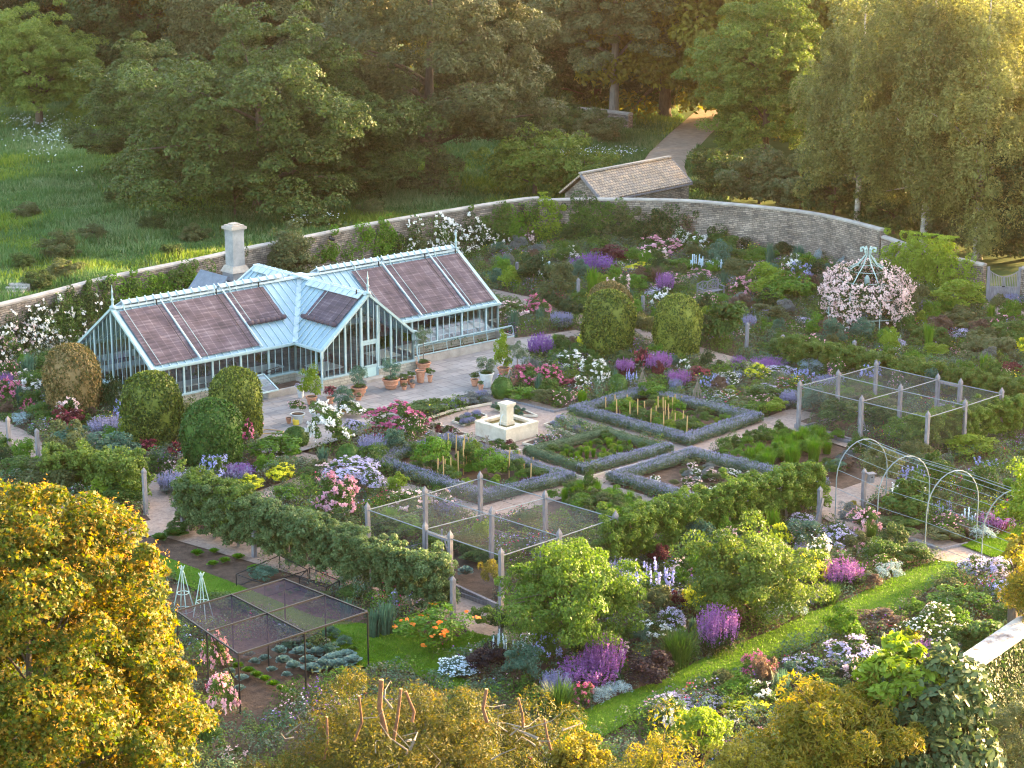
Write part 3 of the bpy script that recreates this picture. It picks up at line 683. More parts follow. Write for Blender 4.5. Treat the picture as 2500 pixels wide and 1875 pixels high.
while x < XR:
    if abs(x) > .15:
        y0 = YF if abs(x) > PW else YR - abs(x)*k_; z0 = ZE if abs(x) > PW else ZR - (YR-y0)*(ZR-ZE)/(YR-YF)
        if abs(x) <= PW: pass
        lines.append(((x, y0, z0), (x, YR, ZR))); yb = YB if abs(x) > PW else YR + abs(x)*k_
        lines.append(((x, yb, z0), (x, YR, ZR)))
    x += .44
bars(lines); lines = []
y = .1
while y < YBK-.9:
    if y <= YF or y > YB: xo = PW
    elif y <= YR: xo = (YR-y)/k_
    else: xo = (y-YR)/k_
    if xo > .1:
        for s_ in (-1, 1): lines.append(((s_*xo, y, ZR - xo*(ZR-ZE)/PW), (0, y, ZR)))
    y += .42
bars(lines)
mb = MB()
for a, b in (((-PW,YF,ZE),(0,YR,ZR)),((PW,YF,ZE),(0,YR,ZR)),((-PW,YB,ZE),(0,YR,ZR)),((PW,YB,ZE),(0,YR,ZR))): mb.bar(Vector(a)+Vector((0,0,.04)), Vector(b)+Vector((0,0,.04)), .26, .05)
mb.bar((XL,YR,ZR+.05),(XR,YR,ZR+.05), .34, .09); mb.bar((0,-.1,ZR+.053),(0,YBK-1,ZR+.053), .34, .09)
mb.bar((0,YBK-1,ZR+.03),(-PW,YBK,ZE+.03), .2, .06); mb.bar((0,YBK-1,ZR+.03),(PW,YBK,ZE+.03), .2, .06)
mb.box((0,YR,ZR+.13),(.6,.6,.1)); mb.obj("ridge_flashing", M_flash, G)
# ridge vents: long raised flaps with ribs
def vent(x0, x1, back=True, cross=False):
    mb = MB(); n = max(2, int((x1-x0)/.44))
    if not cross:
        a = [(x0,YR+.02,ZR+.34),(x1,YR+.02,ZR+.34),(x1,YR+.62,ZR+.02),(x0,YR+.62,ZR+.02)]; mb.slab(a, .04)
        a = [(x0,YR-.16,ZR+.20),(x1,YR-.16,ZR+.20),(x1,YR+.02,ZR+.36),(x0,YR+.02,ZR+.36)]; mb.slab(a, .04)
        for k in range(n+1):
            x = x0 + (x1-x0)*k/n; mb.bar((x,YR-.2,ZR+.23),(x,YR+.05,ZR+.40), .05, .05); mb.bar((x,YR-.1,ZR+.1),(x,YR-.1,ZR+.25), .04, .04)
    else:
        for s_ in (-1, 1):
            mb.slab([(s_*.02,x0,ZR+.14),(s_*.02,x1,ZR+.14),(s_*.45,x1,ZR-.16),(s_*.45,x0,ZR-.16)], .03)
            for k in range(n+1):
                y = x0 + (x1-x0)*k/n; mb.bar((s_*.02,y,ZR+.16),(s_*.45,y,ZR-.14), .04, .04)
    mb.obj("ridge_vent", M_flash, G)
vent(-10.7,-5.3); vent(-5.05,-1.1); vent(1.1,5.15); vent(5.4,10.3); vent(.2,4.6,cross=True); vent(6.4,9.3,cross=True)
def finial(x, y, z):
    mb = MB(); mb.lathe([(.16,0),(.16,.10),(.06,.14),(.05,.35),(.10,.42),(.045,.5),(.035,.75),(.065,.80),(.03,.86),(.008,1.15)], (x,y,z), 10); mb.obj("finial", M_frame, G, smooth=True)
finial(XL, YR, ZR+.05); finial(XR, YR, ZR+.05); finial(0, -.05, ZR+.05)
# blinds
def blind(a, b, c, d, frac0=.04, frac=.95, roll=False):
    """a,b ridge ends; c,d eave ends (below b,a)"""
    a, b, c, d = [Vector(q) for q in (a, b, c, d)]
    n = (b-a).cross(d-a).normalized(); n = n if n.z > 0 else -n
    p = [a.lerp(d, frac0), b.lerp(c, frac0), b.lerp(c, frac), a.lerp(d, frac)]; p = [q + n*.09 for q in p]
    l = (b-a).length; h = (p[3]-p[0]).length; mb = MB(); m = 10
    for j in range(m):
        for i in range(6):
            w4 = [p[0].lerp(p[1], (i+s)/6).lerp(p[3].lerp(p[2], (i+s)/6), (j+t)/m) + n*(.02*math.sin((i+s)*1.9)*math.sin((j+t)*1.7)) for s, t in ((0,0),(1,0),(1,1),(0,1))]
            mb.add(w4, [(0,1,2,3)], [((i+s)/6*l + a.x*.37, (j+t)/m*h) for s, t in ((0,0),(1,0),(1,1),(0,1))])
    o = mb.obj("roof_blind", M_blind, G)
    if roll:
        r = MB(); q0, q1 = p[3] + n*.08, p[2] + n*.08; m = 7
        for k in range(m): r.tube([q0.lerp(q1, k/m), q0.lerp(q1, (k+.5)/m), q0.lerp(q1, (k+.97)/m)], [.11,.135,.11], 10)
        r.obj("blind_roll", M_blind, o, True)
    for t in (.12, .88):
        q = MB(); q.bar(p[0].lerp(p[1], t) + n*.05 - (p[3]-p[0])*.03, p[3].lerp(p[2], t) + n*.05, .02, .02); q.bar(p[0].lerp(p[1], t) + n*.02 , p[0].lerp(p[1], t) + n*.22 - (p[3]-p[0]).normalized()*.18, .05, .05); q.obj("blind_cord", M_black if t > .5 else M_frame, o)
def fb(x0, x1, f=.95, roll=False): blind((x0,YR-.1,ZR-.03),(x1,YR-.1,ZR-.03),(x1,YF,ZE),(x0,YF,ZE), .05, f, roll)
fb(-11.05,-8.62); fb(-8.48,-4.98); fb(-4.86,-2.55,.60,True)
fb(3.1,5.2); fb(5.35,8.5); fb(8.62,10.5)
blind((0,3.0,ZR),(0,.25,ZR),(-PW,.25,ZE),(-PW,3.0,ZE), .06, .60, True)
for x in (-8.55, -4.92, 5.28, 8.56):
    mb = MB(); mb.bar((x,YF-.05,ZE+.14),(x,YR-.05,ZR+.12), .07, .08); mb.obj("roof_rail", M_flash, G)
# door
dr = MB()
for x in (-.40, .50): dr.bar((x,-.04,.05),(x,-.04,2.04), .09, .06)
for z in (.09, .82, 2.0): dr.bar((-.35,-.04,z),(.45,-.04,z), .10 if z != .82 else .14, .055, (0,1,0))
for x in (-.12, .05, .22): dr.bar((x,-.04,.88),(x,-.04,1.96), .025, .03)
do = dr.obj("door", M_frame, G)
mb = MB(); mb.box((.05,-.035,.45),(.80,.03,.64)); mb.obj("door_panel", solid("pale_green_panel", (.40,.53,.52), (.46,.60,.58), 4, .5), do)
mb = MB(); mb.box((.40,-.10,1.0),(.04,.06,.14)); mb.obj("handle", M_black, do)
mb = MB(); mb.poly([(-.35,-.04,.88),(.45,-.04,.88),(.45,-.04,1.96),(-.35,-.04,1.96)]); mb.obj("door_glass", M_glass, do)
mb = MB(); mb.box((.05,-.35,.16+.06),(1.3,.5,.14)); mb.obj("doorstep", M_cop, G)
mb = MB(); mb.box((-.3,(YF+YB)/2,.14),(XR-XL-.5,YB-YF-.5,.04)); mb.box((0,1.2,.14),(5.2,2.2,.038)); mb.obj("floor", M_pave, G)
# staging with plants inside
st = MB()
for x0, x1, y0, y1 in ((-10.8,-3.4,2.5,3.4),(3.4,10.2,2.5,3.4),(-10.8,-3.4,7.6,8.6),(3.4,10.2,7.6,8.6),(-2.5,-1.2,.5,2.0),(1.3,2.5,.5,2.0)):
    st.box(((x0+x1)/2,(y0+y1)/2,.9),(x1-x0,y1-y0,.06))
    for x in np.arange(x0+.2, x1, 1.6):
        for y in (y0+.1, y1-.1): st.bar((x,y,.15),(x,y,.87), .07)
st.obj("staging", M_white, G)
# boiler house and chimney behind
mb = MB(); cxh, cyh = -1.5, 11.9
mb.box((cxh+.4, cyh, 1.5), (2.4, 2.2, 3.0)); bh = mb.obj("boiler_house", M_render, G)
mb = MB()
mb.slab([(cxh-1.1,cyh-1.3,2.2),(cxh+.4,cyh-1.3,3.9),(cxh+.4,cyh+1.3,3.9),(cxh-1.1,cyh+1.3,2.2)], .1)
mb.slab([(cxh+1.9,cyh-1.3,2.2),(cxh+.4,cyh-1.3,3.9),(cxh+.4,cyh+1.3,3.9),(cxh+1.9,cyh+1.3,2.2)], .1); 
mb.add([(cxh-1.0,cyh-1.2,2.2),(cxh+.4,cyh-1.2,3.8),(cxh+1.8,cyh-1.2,2.2)], [(0,1,2)])
mb.obj("roof", M_slate, bh)
mb = MB(); cx_, cy_ = .35, 12.0
mb.box((cx_,cy_,1.9),(1.0,1.0,3.8)); ch = mb.obj("chimney", M_render, G)
mb = MB(); mb.box((cx_,cy_,3.95),(1.18,1.18,.34),0,.72); mb.obj("chimney_skirt", M_cop, ch)
mb = MB(); mb.box((cx_,cy_,5.1),(.74,.74,2.1)); mb.box((cx_,cy_,6.06),(.79,.79,.07)); mb.obj("chimney_shaft", M_render, ch)
mb = MB(); mb.box((cx_,cy_,6.18),(.98,.98,.14)); mb.box((cx_,cy_,6.29),(.78,.78,.08)); mb.box((cx_,cy_,6.37),(.46,.46,.08)); mb.obj("chimney_cap", M_cop, ch)
# cold frames along the right wing and a small one at the left
def ghw(x, y, z=0): v = gh(x, y); return Vector((v.x, v.y, z))
cf = empty("cold_frame", ghw(6.7, 1.25), GHROT); tag(cf, "long open cold frame with propped glass lids against the right greenhouse wing", "cold frame")
mb = MB(); mb.box((0,-.55,.35),(7.4,.16,.42)); mb.box((-3.65,.2,.4),(.14,1.4,.5)); mb.box((3.65,.2,.4),(.14,1.4,.5)); mb.obj("kerb_wall", M_cop, cf)
mb = MB(); mb.box((0,.2,.22),(7.2,1.3,.1)); mb.obj("soil_fill", M_soil, cf)
mb = MB(); mb.bar((-3.7,-.62,.62),(3.7,-.62,.62), .05); mb.bar((-3.7,-.35,1.12),(3.7,-.35,1.12), .05)
for x in np.arange(-3.7, 3.8, .93): mb.bar((x,.75,.66),(x,-.35,1.12), .05); mb.bar((x,-.55,.5),(x+.12,-.3,1.08), .03)
mb.obj("lid_frame", M_frame, cf); mb = MB()
for x in np.arange(-3.7, 3.6, .93): mb.poly([(x+.03,.75,.67),(x+.9,.75,.67),(x+.9,-.35,1.12),(x+.03,-.35,1.12)])
mb.obj("lid_glass", M_glass, cf)
cf = empty("cold_frame", ghw(-4.6, 1.0), GHROT); tag(cf, "small stone edged cold frame left of the porch, its glass lid laid open", "cold frame")
mb = MB()
for (x,y,sx,sy) in ((0,-.7,2.8,.14),(-1.33,0,.14,1.26),(1.33,0,.14,1.26)): mb.box((x,y,.28),(sx,sy,.42))
mb.obj("kerb_wall", M_cop, cf); mb = MB(); mb.box((0,0,.3),(2.5,1.24,.1)); mb.obj("soil_fill", M_soil, cf)
mb = MB()
for a, b in (((-1.9,-.9,.55),(-.9,-.9,.55)),((-1.9,-.9,.55),(-1.9,.3,1.1)),((-.9,-.9,.55),(-.9,.3,1.1)),((-1.9,.3,1.1),(-.9,.3,1.1))): mb.bar(a, b, .07)
lf = mb.obj("lid_frame", M_frame, cf); mb = MB(); mb.poly([(-1.9,-.9,.56),(-.9,-.9,.56),(-.9,.3,1.11),(-1.9,.3,1.11)]); mb.obj("lid_glass", M_glass, lf)
mb = MB(); mb.tube([(-4.9,1.95,.9),(-4.1,1.95,.9),(-4.1,1.95,1.12),(-4.9,1.95,1.05)], .025, 6); mb.obj("wall_bracket", M_black, G)

# ================================================================== FOUNTAIN
fc = at('c5', 1762, 1312, .62); fc.z = 0
frot = R(43.85); SZ = 2.04
F = empty("fountain", (fc.x, fc.y, .06), frot); tag(F, "square pale stone fountain pool with a central stone pillar", "fountain")
mb = MB(); t_ = .22; hh = .62; o_ = SZ/2
for (x,y,sx,sy) in ((0,-o_+t_/2,SZ,t_),(0,o_-t_/2,SZ,t_),(-o_+t_/2,0,t_,SZ-2*t_),(o_-t_/2,0,t_,SZ-2*t_)): mb.box((x,y,hh/2),(sx,sy,hh))
mb.obj("basin", M_lime, F); mb = MB()
for (x,y,sx,sy) in ((0,-o_+t_/2,SZ+.06,t_+.05),(0,o_-t_/2,SZ+.06,t_+.05),(-o_+t_/2,0,t_+.05,SZ-2*t_-.05),(o_-t_/2,0,t_+.05,SZ-2*t_-.05)): mb.box((x,y,hh+.035),(sx,sy,.07))
mb.obj("rim", M_lime, F)
mb = MB(); mb.box((0,0,.45),(SZ-2*t_,SZ-2*t_,.22)); mb.obj("water", M_water, F)
mb = MB(); mb.box((0,0,.55),(.52,.52,.30)); mb.box((0,0,1.03),(.44,.44,.72)); mb.box((0,0,1.43),(.50,.50,.08)); mb.box((0,0,1.52),(.60,.60,.11)); mb.obj("pillar", M_lime, F)
mb = MB(); mb.tube([(-.22,0,1.05),(-.34,0,1.0),(-.40,0,.75),(-.42,0,.48)], .014, 5); mb.obj("water_jet", thinmat("falling_water", (.8,.85,.9), .35, .1, .5), F)

# ================================================================== POSTS AND FRUIT CAGES
def post_mesh(h, w_=.15):
    mb = MB(); mb.box((0,0,(h-.28)/2),(w_,w_,h-.28)); mb.box((0,0,h-.26),(w_*.8,w_*.8,.05)); mb.box((0,0,h-.20),(w_*1.1,w_*1.1,.10))
    k = w_*.55
    mb.add([(-k,-k,h-.15),(k,-k,h-.15),(k,k,h-.15),(-k,k,h-.15),(0,0,h+.06)], [(0,1,4),(1,2,4),(2,3,4),(3,0,4)])
    return mb.mesh("post", M_wood)
PM = post_mesh(2.55)
def lamppost(k, x, ytop, ybot, wpx=None, label="", loc=None, h=None):
    p = at(k, x, ybot); hh = h or height_at(k, x, ytop, p)
    o = link("wooden_post", PM, None, p); o.scale = (1, 1, hh/2.61); o.rotation_euler = (random.uniform(-.02,.02), random.uniform(-.02,.02), R(42)); return tag(o, label or "weathered oak post with a pointed top", "post", "pointed oak posts", auto=True)
def fruit_cage(name, label, L, T, Rr, B, zt, front, k):
    """corner post tops in the picture; posts, rails, nets, door"""
    c = sum((at(k, *q, zt) for q in (L, T, Rr, B)), Vector()) / 4
    root = empty(name, (c.x, c.y, 0)); tag(root, label, "fruit cage"); O = Vector((c.x, c.y, 0))
    P = {n: at(k, *q, zt) - O for n, q in dict(L=L, T=T, R=Rr, B=B).items()}
    for n in P: P[n].z = 0
    lerp = lambda a, b, t: P[a].lerp(P[b], t)
    spots = [P['L'], P['T'], P['R'], P['B'], lerp('L','T',.5), lerp('T','R',.5), lerp('L','B',.5), lerp('B','R',.5), lerp('L','R',.5)]
    if front: spots[6] = lerp('L','B',.44); spots.append(lerp('L','B',.63))
    else: spots.append(lerp('T','R',.68))
    for s_ in spots:
        o = link("post", PM, root, s_); o.scale = (1,1,zt/2.61); o.rotation_euler = (random.uniform(-.015,.015), random.uniform(-.015,.015), R(42))
    mb = MB(); zz = zt - .33
    def rl(a, b, z=zz): mb.tube([Vector((a.x,a.y,z)), Vector(((a.x+b.x)/2,(a.y+b.y)/2,z-.02)), Vector((b.x,b.y,z))], .022, 6)
    for a, b in (('L','T'),('T','R'),('R','B'),('B','L')): rl(P[a], P[b])
    rl(lerp('L','T',.5), lerp('B','R',.5)); rl(lerp('L','B',.5) if not front else spots[6], lerp('T','R',.5))
    mb.obj("rail", M_rail, root)
    def wire():
        mb = MB()
        for z in (.9, 1.5):
            for a, b in (('L','T'),('T','R')): mb.bar((*P[a][:2], z), (*P[b][:2], z), .012)
        mb.obj("wire", M_black, root)
    wire()
    mb = MB(); n = 6
    for i in range(n):
        for j in range(n):
            q = []
            for s_, t in ((i,j),(i+1,j),(i+1,j+1),(i,j+1)):
                p = P['L'].lerp(P['T'], s_/n).lerp(P['B'].lerp(P['R'], s_/n), t/n); sag = .10*abs(math.sin(math.pi*s_/n*2))*abs(math.sin(math.pi*t/n*2)); q.append((p.x, p.y, zz-.02-sag))
            mb.add(q, [(0,1,2,3)])
    mb.obj("roof_net", M_net, root)
    for a, b in (('L','T'),('T','R'),('R','B'),('B','L')):
        if front and (a, b) == ('B','L'):
            segs = [(P['B'], spots[9]), (spots[6], P['L'])]
        elif not front and (a, b) == ('T','R'): segs = [(P['T'], lerp('T','R',.5)), (spots[9], P['R'])]
        else: segs = [(P[a], P[b])]
        for u, v in segs:
            mb = MB(); mb.poly([(u.x,u.y,.1),(v.x,v.y,.1),(v.x,v.y,zz),(u.x,u.y,zz)]); mb.obj("side_net", M_netside, root)
    mb = MB()
    for a, b in (('L','T'),('T','R'),('R','B'),('B','L')): 
        mb.bar((P[a].x,P[a].y,.11),(P[b].x,P[b].y,.11), .06, .2)
    mb.obj("base_board", M_wood, root)
    a, b = (spots[6], spots[9]) if front else (lerp('T','R',.5), spots[9])
    mb = MB(); u = (b-a).normalized(); a2 = a + u*.1; b2 = b - u*.1
    for z in (.12, 1.0, zz-.1): mb.bar((a2.x,a2.y,z),(b2.x,b2.y,z), .07, .10)
    for q in (a2, b2): mb.bar((q.x,q.y,.1),(q.x,q.y,zz-.05), .08)
    d = mb.obj("door", M_wood, root); mb = MB(); m = b2; mb.box((m.x,m.y-.06,1.1),(.04,.08,.1)); mb.obj("latch", M_black, d)
    mb = MB()
    for s_ in (.3, .7):
        q = lerp('L','R',s_); mb.bar((q.x,q.y,0),(q.x,q.y,1.5), .07); mb.bar((q.x+.4,q.y-.1,0),(q.x+.05,q.y,1.2), .05)
    mb.obj("training_stake", M_wood, root)
    return [(O+P[n])[:2] for n in ('L','T','R','B')]
cageL = fruit_cage("fruit_cage", "netted oak fruit cage in front, its open doorway facing the apple hedge", (-5,897),(755,687),(1668,953),(898,1205), 2.5, True, 'c4')
cageR = fruit_cage("fruit_cage", "netted oak fruit cage at the right, between the gazebo and metal arches", (483,1345),(1073,1190),(2050,1405),(1473,1585), 2.5, False, 'c3')
for k, x, yt, yb, lb in (
 ('c2',1168,697,870,"pointed oak post between the two clipped domes"),('c2',1965,900,1150,"pointed oak post right of the bushy apple by the domes"),
 ('c3',348,1000,1180,"thin oak post at the left end of the back apple hedge"),('c3',892,1040,1290,"thin oak post rising out of the back apple hedge"),
 ('c2',196,435,560,"thin post among teal spikes right of the greenhouse"),('c2',668,560,810,"thin grey post left of the copper clipped dome"),
 ('c6',66,1010,1290,"pointed oak post left of the far left gravel path"),('c6',262,1090,1340,"pointed oak post right of the far left gravel path"),
 ('c6',986,1355,1680,"pointed oak post left of the gravel gap by the apple hedge"),('c6',1216,1445,1700,"pointed oak post right of the gravel gap by the apple hedge"),
 ('c8',752,500,790,"pointed oak post at the right end of the front apple hedge"),('c8',1040,610,870,"leaning oak post at the left side of the willowy tree"),
 ('c8',405,590,730,"short oak post under the front apple hedge"),('c10',1525,130,400,"grey oak post in the middle of the front apple hedge"),
 ('c7',825,930,1220,"oak post at the right end of the middle apple hedge"),('c7',1125,805,1110,"oak post carrying the small bird box"),
 ): lamppost(k, x, yt, yb, label=lb)
for k, x, y, lb in (('c10',1120,250,"leaning oak brace at the left end of the front apple hedge"),('c7',800,1235,"leaning oak brace at the right end of the middle apple hedge")):
    p = at(k, x, y); mb = MB(); mb.bar((0,0,0),(-.45 if k == 'c10' else .3,.3,1.3), .13); tag(mb.obj("brace", M_wood, loc=p), lb, "post")
p = at('c7',1125,1110); bb = empty("bird_box", (p.x+.16, p.y-.12, 1.35), R(20)); bb.scale = (.7,.7,.7); tag(bb, "small wooden bird box fixed to an oak post beside the metal arches", "bird box")
mb = MB(); mb.box((.12,0,.22),(.34,.30,.50)); mb.obj("body", M_wood, bb); mb = MB(); mb.box((.12,-.02,.52),(.50,.42,.06)); mb.obj("roof", M_wood, bb)
mb = MB(); mb.tube([(.12,-.145,.32),(.12,-.16,.32)], .05, 10); mb.obj("entrance_hole", M_black, bb)

# black net cage (low canopy)
pts = [at('c10', *q, 2.05) for q in ((1060,718),(1705,525),(2205,722),(1430,975))]; c = sum(pts, Vector())/4
NB = empty("net_canopy", (c.x, c.y, 0)); tag(NB, "flat black netting canopy on thin black poles over the vegetable bed", "netting canopy"); O = Vector((c.x, c.y, 0))
pts = [p - O for p in pts]; g2 = lambda s_, t: pts[0].lerp(pts[1], s_).lerp(pts[3].lerp(pts[2], s_), t)
for i in range(3):
    for j in range(3):
        p = g2(i/2, j/2); mb = MB(); mb.tube([(p.x,p.y,0),(p.x,p.y,2.04)], .028, 6); mb.obj("pole", M_black, NB)
mb = MB()
for i in range(3): mb.bar(g2(i/2,0), g2(i/2,1), .05); mb.bar(g2(0,i/2), g2(1,i/2), .05)
mb.bar(g2(.02,.5)*1, Vector((g2(.2,.5).x, g2(.2,.5).y, .2)), .03); mb.obj("rail", M_black, NB)
mb = MB(); n = 8
for i in range(n):
    for j in range(n):
        q = []
        for s_, t in ((i,j),(i+1,j),(i+1,j+1),(i,j+1)):
            p = g2(s_/n, t/n); sag = .07*abs(math.sin(math.pi*s_/n*2)*math.sin(math.pi*t/n*2)); q.append((p.x,p.y,2.03-sag))
        mb.add(q, [(0,1,2,3)])
mb.obj("roof_net", M_netblack, NB)
mb = MB()
for a, b in ((0,3),(3,2)):
    for k in range(12):
        p = pts[a].lerp(pts[b], k/12); q = pts[a].lerp(pts[b], (k+1)/12); h0 = .16+.10*math.sin(k*1.3); h1 = .16+.10*math.sin((k+1)*1.3)
        mb.poly([(p.x,p.y,2.05),(q.x,q.y,2.05),(q.x,q.y,2.05-h1),(p.x,p.y,2.05-h0)])
mb.obj("net_skirt", M_netblack, NB)
for i, L4 in enumerate((((1420,580),(1680,465),(1850,555),(1590,640)),((1860,540),(2040,620),(1960,660),(1800,600)))):
    q = [at('c10', x, y) for x, y in L4]; c = sum(q, Vector())/4; q = [p-c for p in q]; mb = MB()
    for a in range(4):
        b = (a+1)%4; mb.tube([(q[a].x,q[a].y,.0),(q[a].x,q[a].y,.55)], .02, 5); mb.bar((q[a].x,q[a].y,.55),(q[b].x,q[b].y,.55), .025); mb.bar((q[a].x,q[a].y,.05),(q[b].x,q[b].y,.05), .02)
    o = mb.obj("low_net_frame", M_black, loc=c); tag(o, ["low black net frame on the soil behind the black canopy","smaller low black net frame below the front apple hedge"][i], "net frame")
    mb = MB()
    for a in range(4): b = (a+1)%4; mb.poly([(q[a].x,q[a].y,.06),(q[b].x,q[b].y,.06),(q[b].x,q[b].y,.54),(q[a].x,q[a].y,.54)])
    mb.obj("net", M_net, o)
# metal arch tunnel
TU = empty("arch_tunnel", at('c7',1540,1300), 0); tag(TU, "bare grey metal arch tunnel of hoops and rails over the gravel path", "arch tunnel"); O = Vector(TU.location)
left = [at('c7',935,1160), at('c7',1215,1290), at('c7',1540,1400)]; right = [at('c7',1245,1090), at('c7',1515,1215), at('c7',1840,1262)]
stp = (left[2]-left[0])/2; left.append(left[2]+stp*1.15); dr_ = (right[0]-left[0]); right = [l + dr_*1.1 for l in left]
left.append(left[3]+stp*1.1); right.append(left[4]+dr_*1.1)
TH = 3.2; prof = []
for k in range(13):
    a = math.pi * k/12; prof.append((.5-.5*math.cos(a), 1.75 + (TH-1.75)*math.sin(a)))
prof = [(0,0)] + prof + [(1,0)]
for l, r in zip(left, right):
    mb = MB(); mb.tube([Vector((l.x+(r.x-l.x)*t-O.x, l.y+(r.y-l.y)*t-O.y, z)) for t, z in prof], .022, 7); mb.obj("hoop", M_metal, TU)
mb = MB()
for t, z in [(0,.55),(0,1.35),(1,.55),(1,1.35)] + [prof[i] for i in (2,4,6,7,8,10,12)]:
    mb.tube([Vector((l.x+(r.x-l.x)*t-O.x, l.y+(r.y-l.y)*t-O.y, z)) for l, r in zip(left, right)], .010, 5)
mb.obj("rail", M_metal, TU)
# rose gazebo frame
gc = at('c3', 985, 965); GZ = empty("rose_gazebo", (gc.x, gc.y, 0)); tag(GZ, "domed verdigris metal gazebo smothered in pale pink climbing roses", "gazebo")
gr = 2.15; gztop = 4.6
for k in range(8):
    a = 2*math.pi*k/8 + .2; d = Vector((math.cos(a), math.sin(a), 0)); mb = MB()
    mb.tube([d*gr, d*gr + Vector((0,0,2.1)), d*gr*.93 + Vector((0,0,2.75)), d*gr*.6 + Vector((0,0,3.3)), d*gr*.25 + Vector((0,0,3.75)), d*.14 + Vector((0,0,4.25)), d*.16 + Vector((0,0,4.5)), d*.32 + Vector((0,0,4.66)), d*.46+Vector((0,0,4.6)), d*.44+Vector((0,0,4.45)), d*.33+Vector((0,0,4.47))], [.03]*6+[.035]*2+[.04]*3, 6)
    mb.obj("rib", M_verdi, GZ)
for rr_, z in ((gr,2.1),(gr*.85,2.95),(gr*.5,3.42),(gr,1.0)):
    mb = MB(); mb.tube([(rr_*math.cos(a), rr_*math.sin(a), z) for a in np.linspace(0, 2*math.pi, 25)[:-1]], .02, 5, True); mb.obj("ring", M_verdi, GZ)
mb = MB(); mb.lathe([(.10,2.5),(.16,2.7),(.16,2.9),(.05,3.1)], (0,0,0), 10); mb.obj("lantern", M_verdi, GZ)
# bench
bp = at('c2',1690,735); BE = empty("garden_bench", (bp.x, bp.y, .1), R(40)); tag(BE, "weathered wooden bench with a lattice back among the flowers", "bench")
mb = MB(); W_ = 1.7
for y in np.linspace(-.22,.2,5): mb.box((0,y,.45),(W_-.1,.085,.03))
mb.obj("seat", M_wood, BE)
for sx in (-1,0,1):
    for y in (-.24,.26): mb = MB(); mb.bar((sx*W_/2,y,0),(sx*W_/2,y,.45 if y < 0 else (1.0 if sx else .45)), .07); mb.obj("leg", M_wood, BE)
for sx in (-1,1):
    mb = MB(); mb.bar((sx*W_/2,-.24,.42),(sx*W_/2,-.24,.66), .06); mb.tube([(sx*W_/2,-.30,.66),(sx*W_/2,-.05,.69),(sx*W_/2,.26,.72)], .035, 6); mb.obj("armrest", M_wood, BE)
mb = MB(); yb = .27
mb.bar((-W_/2,yb,.52),(W_/2,yb,.52), .05); mb.tube([(-W_/2,yb,.92),(-W_/4,yb,1.06),(0,yb,.95),(W_/4,yb,1.06),(W_/2,yb,.92)], .03, 5)
for s_ in (-1, 1):
    x0, x1 = (s_*W_/2, s_*.02)
    for f0 in (0, .5):
        a, b = x0+(x1-x0)*f0, x0+(x1-x0)*(f0+.5); mb.bar((a,yb,.54),(b,yb,.94), .03); mb.bar((a,yb,.94),(b,yb,.54), .03)
    m = (x0+x1)/2
    for q in ((m-.2,.74,m,.92),(m,.92,m+.2,.74),(m+.2,.74,m,.56),(m,.56,m-.2,.74)): mb.bar((q[0],yb,q[1]),(q[2],yb,q[3]), .03)
    mb.bar((m,yb,.54),(m,yb,.98), .04)
mb.bar((0,yb,.5),(0,yb,.98), .05); mb.obj("backrest", M_wood, BE)
# double gate
ga, gb_ = at('c3',1925,755), at('c3',2165,760); gm = (ga+gb_)/2; gw = (gb_-ga).length
GT = empty("double_gate", (gm.x, gm.y, 0), math.atan2((gb_-ga).y, (gb_-ga).x)); tag(GT, "weathered wooden double gate with open spindles in the wall at right", "gate")
for s_ in (-1, 1):
    mb = MB(); mb.bar((s_*gw/2,0,0),(s_*gw/2,0,2.15), .14); mb.obj("gate_post", M_wood, GT)
    lf = MB(); x0 = s_*(gw/2-.09); x1 = s_*.03; n = 8
    for k in range(n+1):
        x = x0+(x1-x0)*k/n; zt = 1.55 + .42*(abs(x)/(gw/2))**2; lf.bar((x,0,.95),(x,0,zt), .035)
    for k in range(n): 
        xa, xb = x0+(x1-x0)*k/n, x0+(x1-x0)*(k+1)/n; lf.bar((xa,0,1.57+.42*(abs(xa)/(gw/2))**2),(xb,0,1.57+.42*(abs(xb)/(gw/2))**2), .06, .05)
    lf.box(((x0+x1)/2,0,.5),(abs(x1-x0),.04,.86)); lf.bar((x0,-.03,.95),(x1,-.03,.95), .05,.09); lf.bar((x0,-.03,.1),(x1,-.03,.1), .05,.09); lf.bar((x0,-.05,.14),(x1,-.05,.9), .04,.08)
    for x in (x0, x1): lf.bar((x,-.01,.05),(x,-.01,1.55+.42*(abs(x)/(gw/2))**2), .07)
    lfo = lf.obj("gate_leaf", M_wood, GT)
mb = MB(); mb.box((0,-.08,1.0),(.16,.05,.06)); mb.obj("latch", M_black, GT)
# parapet at bottom right
a = ray('D', 2020, 1482, 60.5); b = ray('D', 2245, 1360, 66.5); z = a.z; zb_ = b.z
PA = MB(); d = (b-a); d.z = 0; ang = math.atan2(d.y, d.x); L = d.length
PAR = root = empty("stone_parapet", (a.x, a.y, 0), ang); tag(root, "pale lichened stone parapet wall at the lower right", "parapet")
mb = MB(); mb.box((L/2+.2,0,(z-.1)/2),(L+.3,.55,z-.1)); mb.obj("wall", solid("shade_darkened_stone", (.05,.055,.03), (.16,.14,.11), 2.5, .95, .6, 10), root)  # stone colour darkened to stand in for shade on the wall face
PARL = L; PARZ = z; mb = MB(); mb.box((L/2,0,z),(L+.4,.75,.2)); mb.obj("cap", solid("lichened_slab", (.12,.075,.065), (.60,.57,.54), 1.6, .85, .3, 20, c3=(.50,.47,.45)), root)
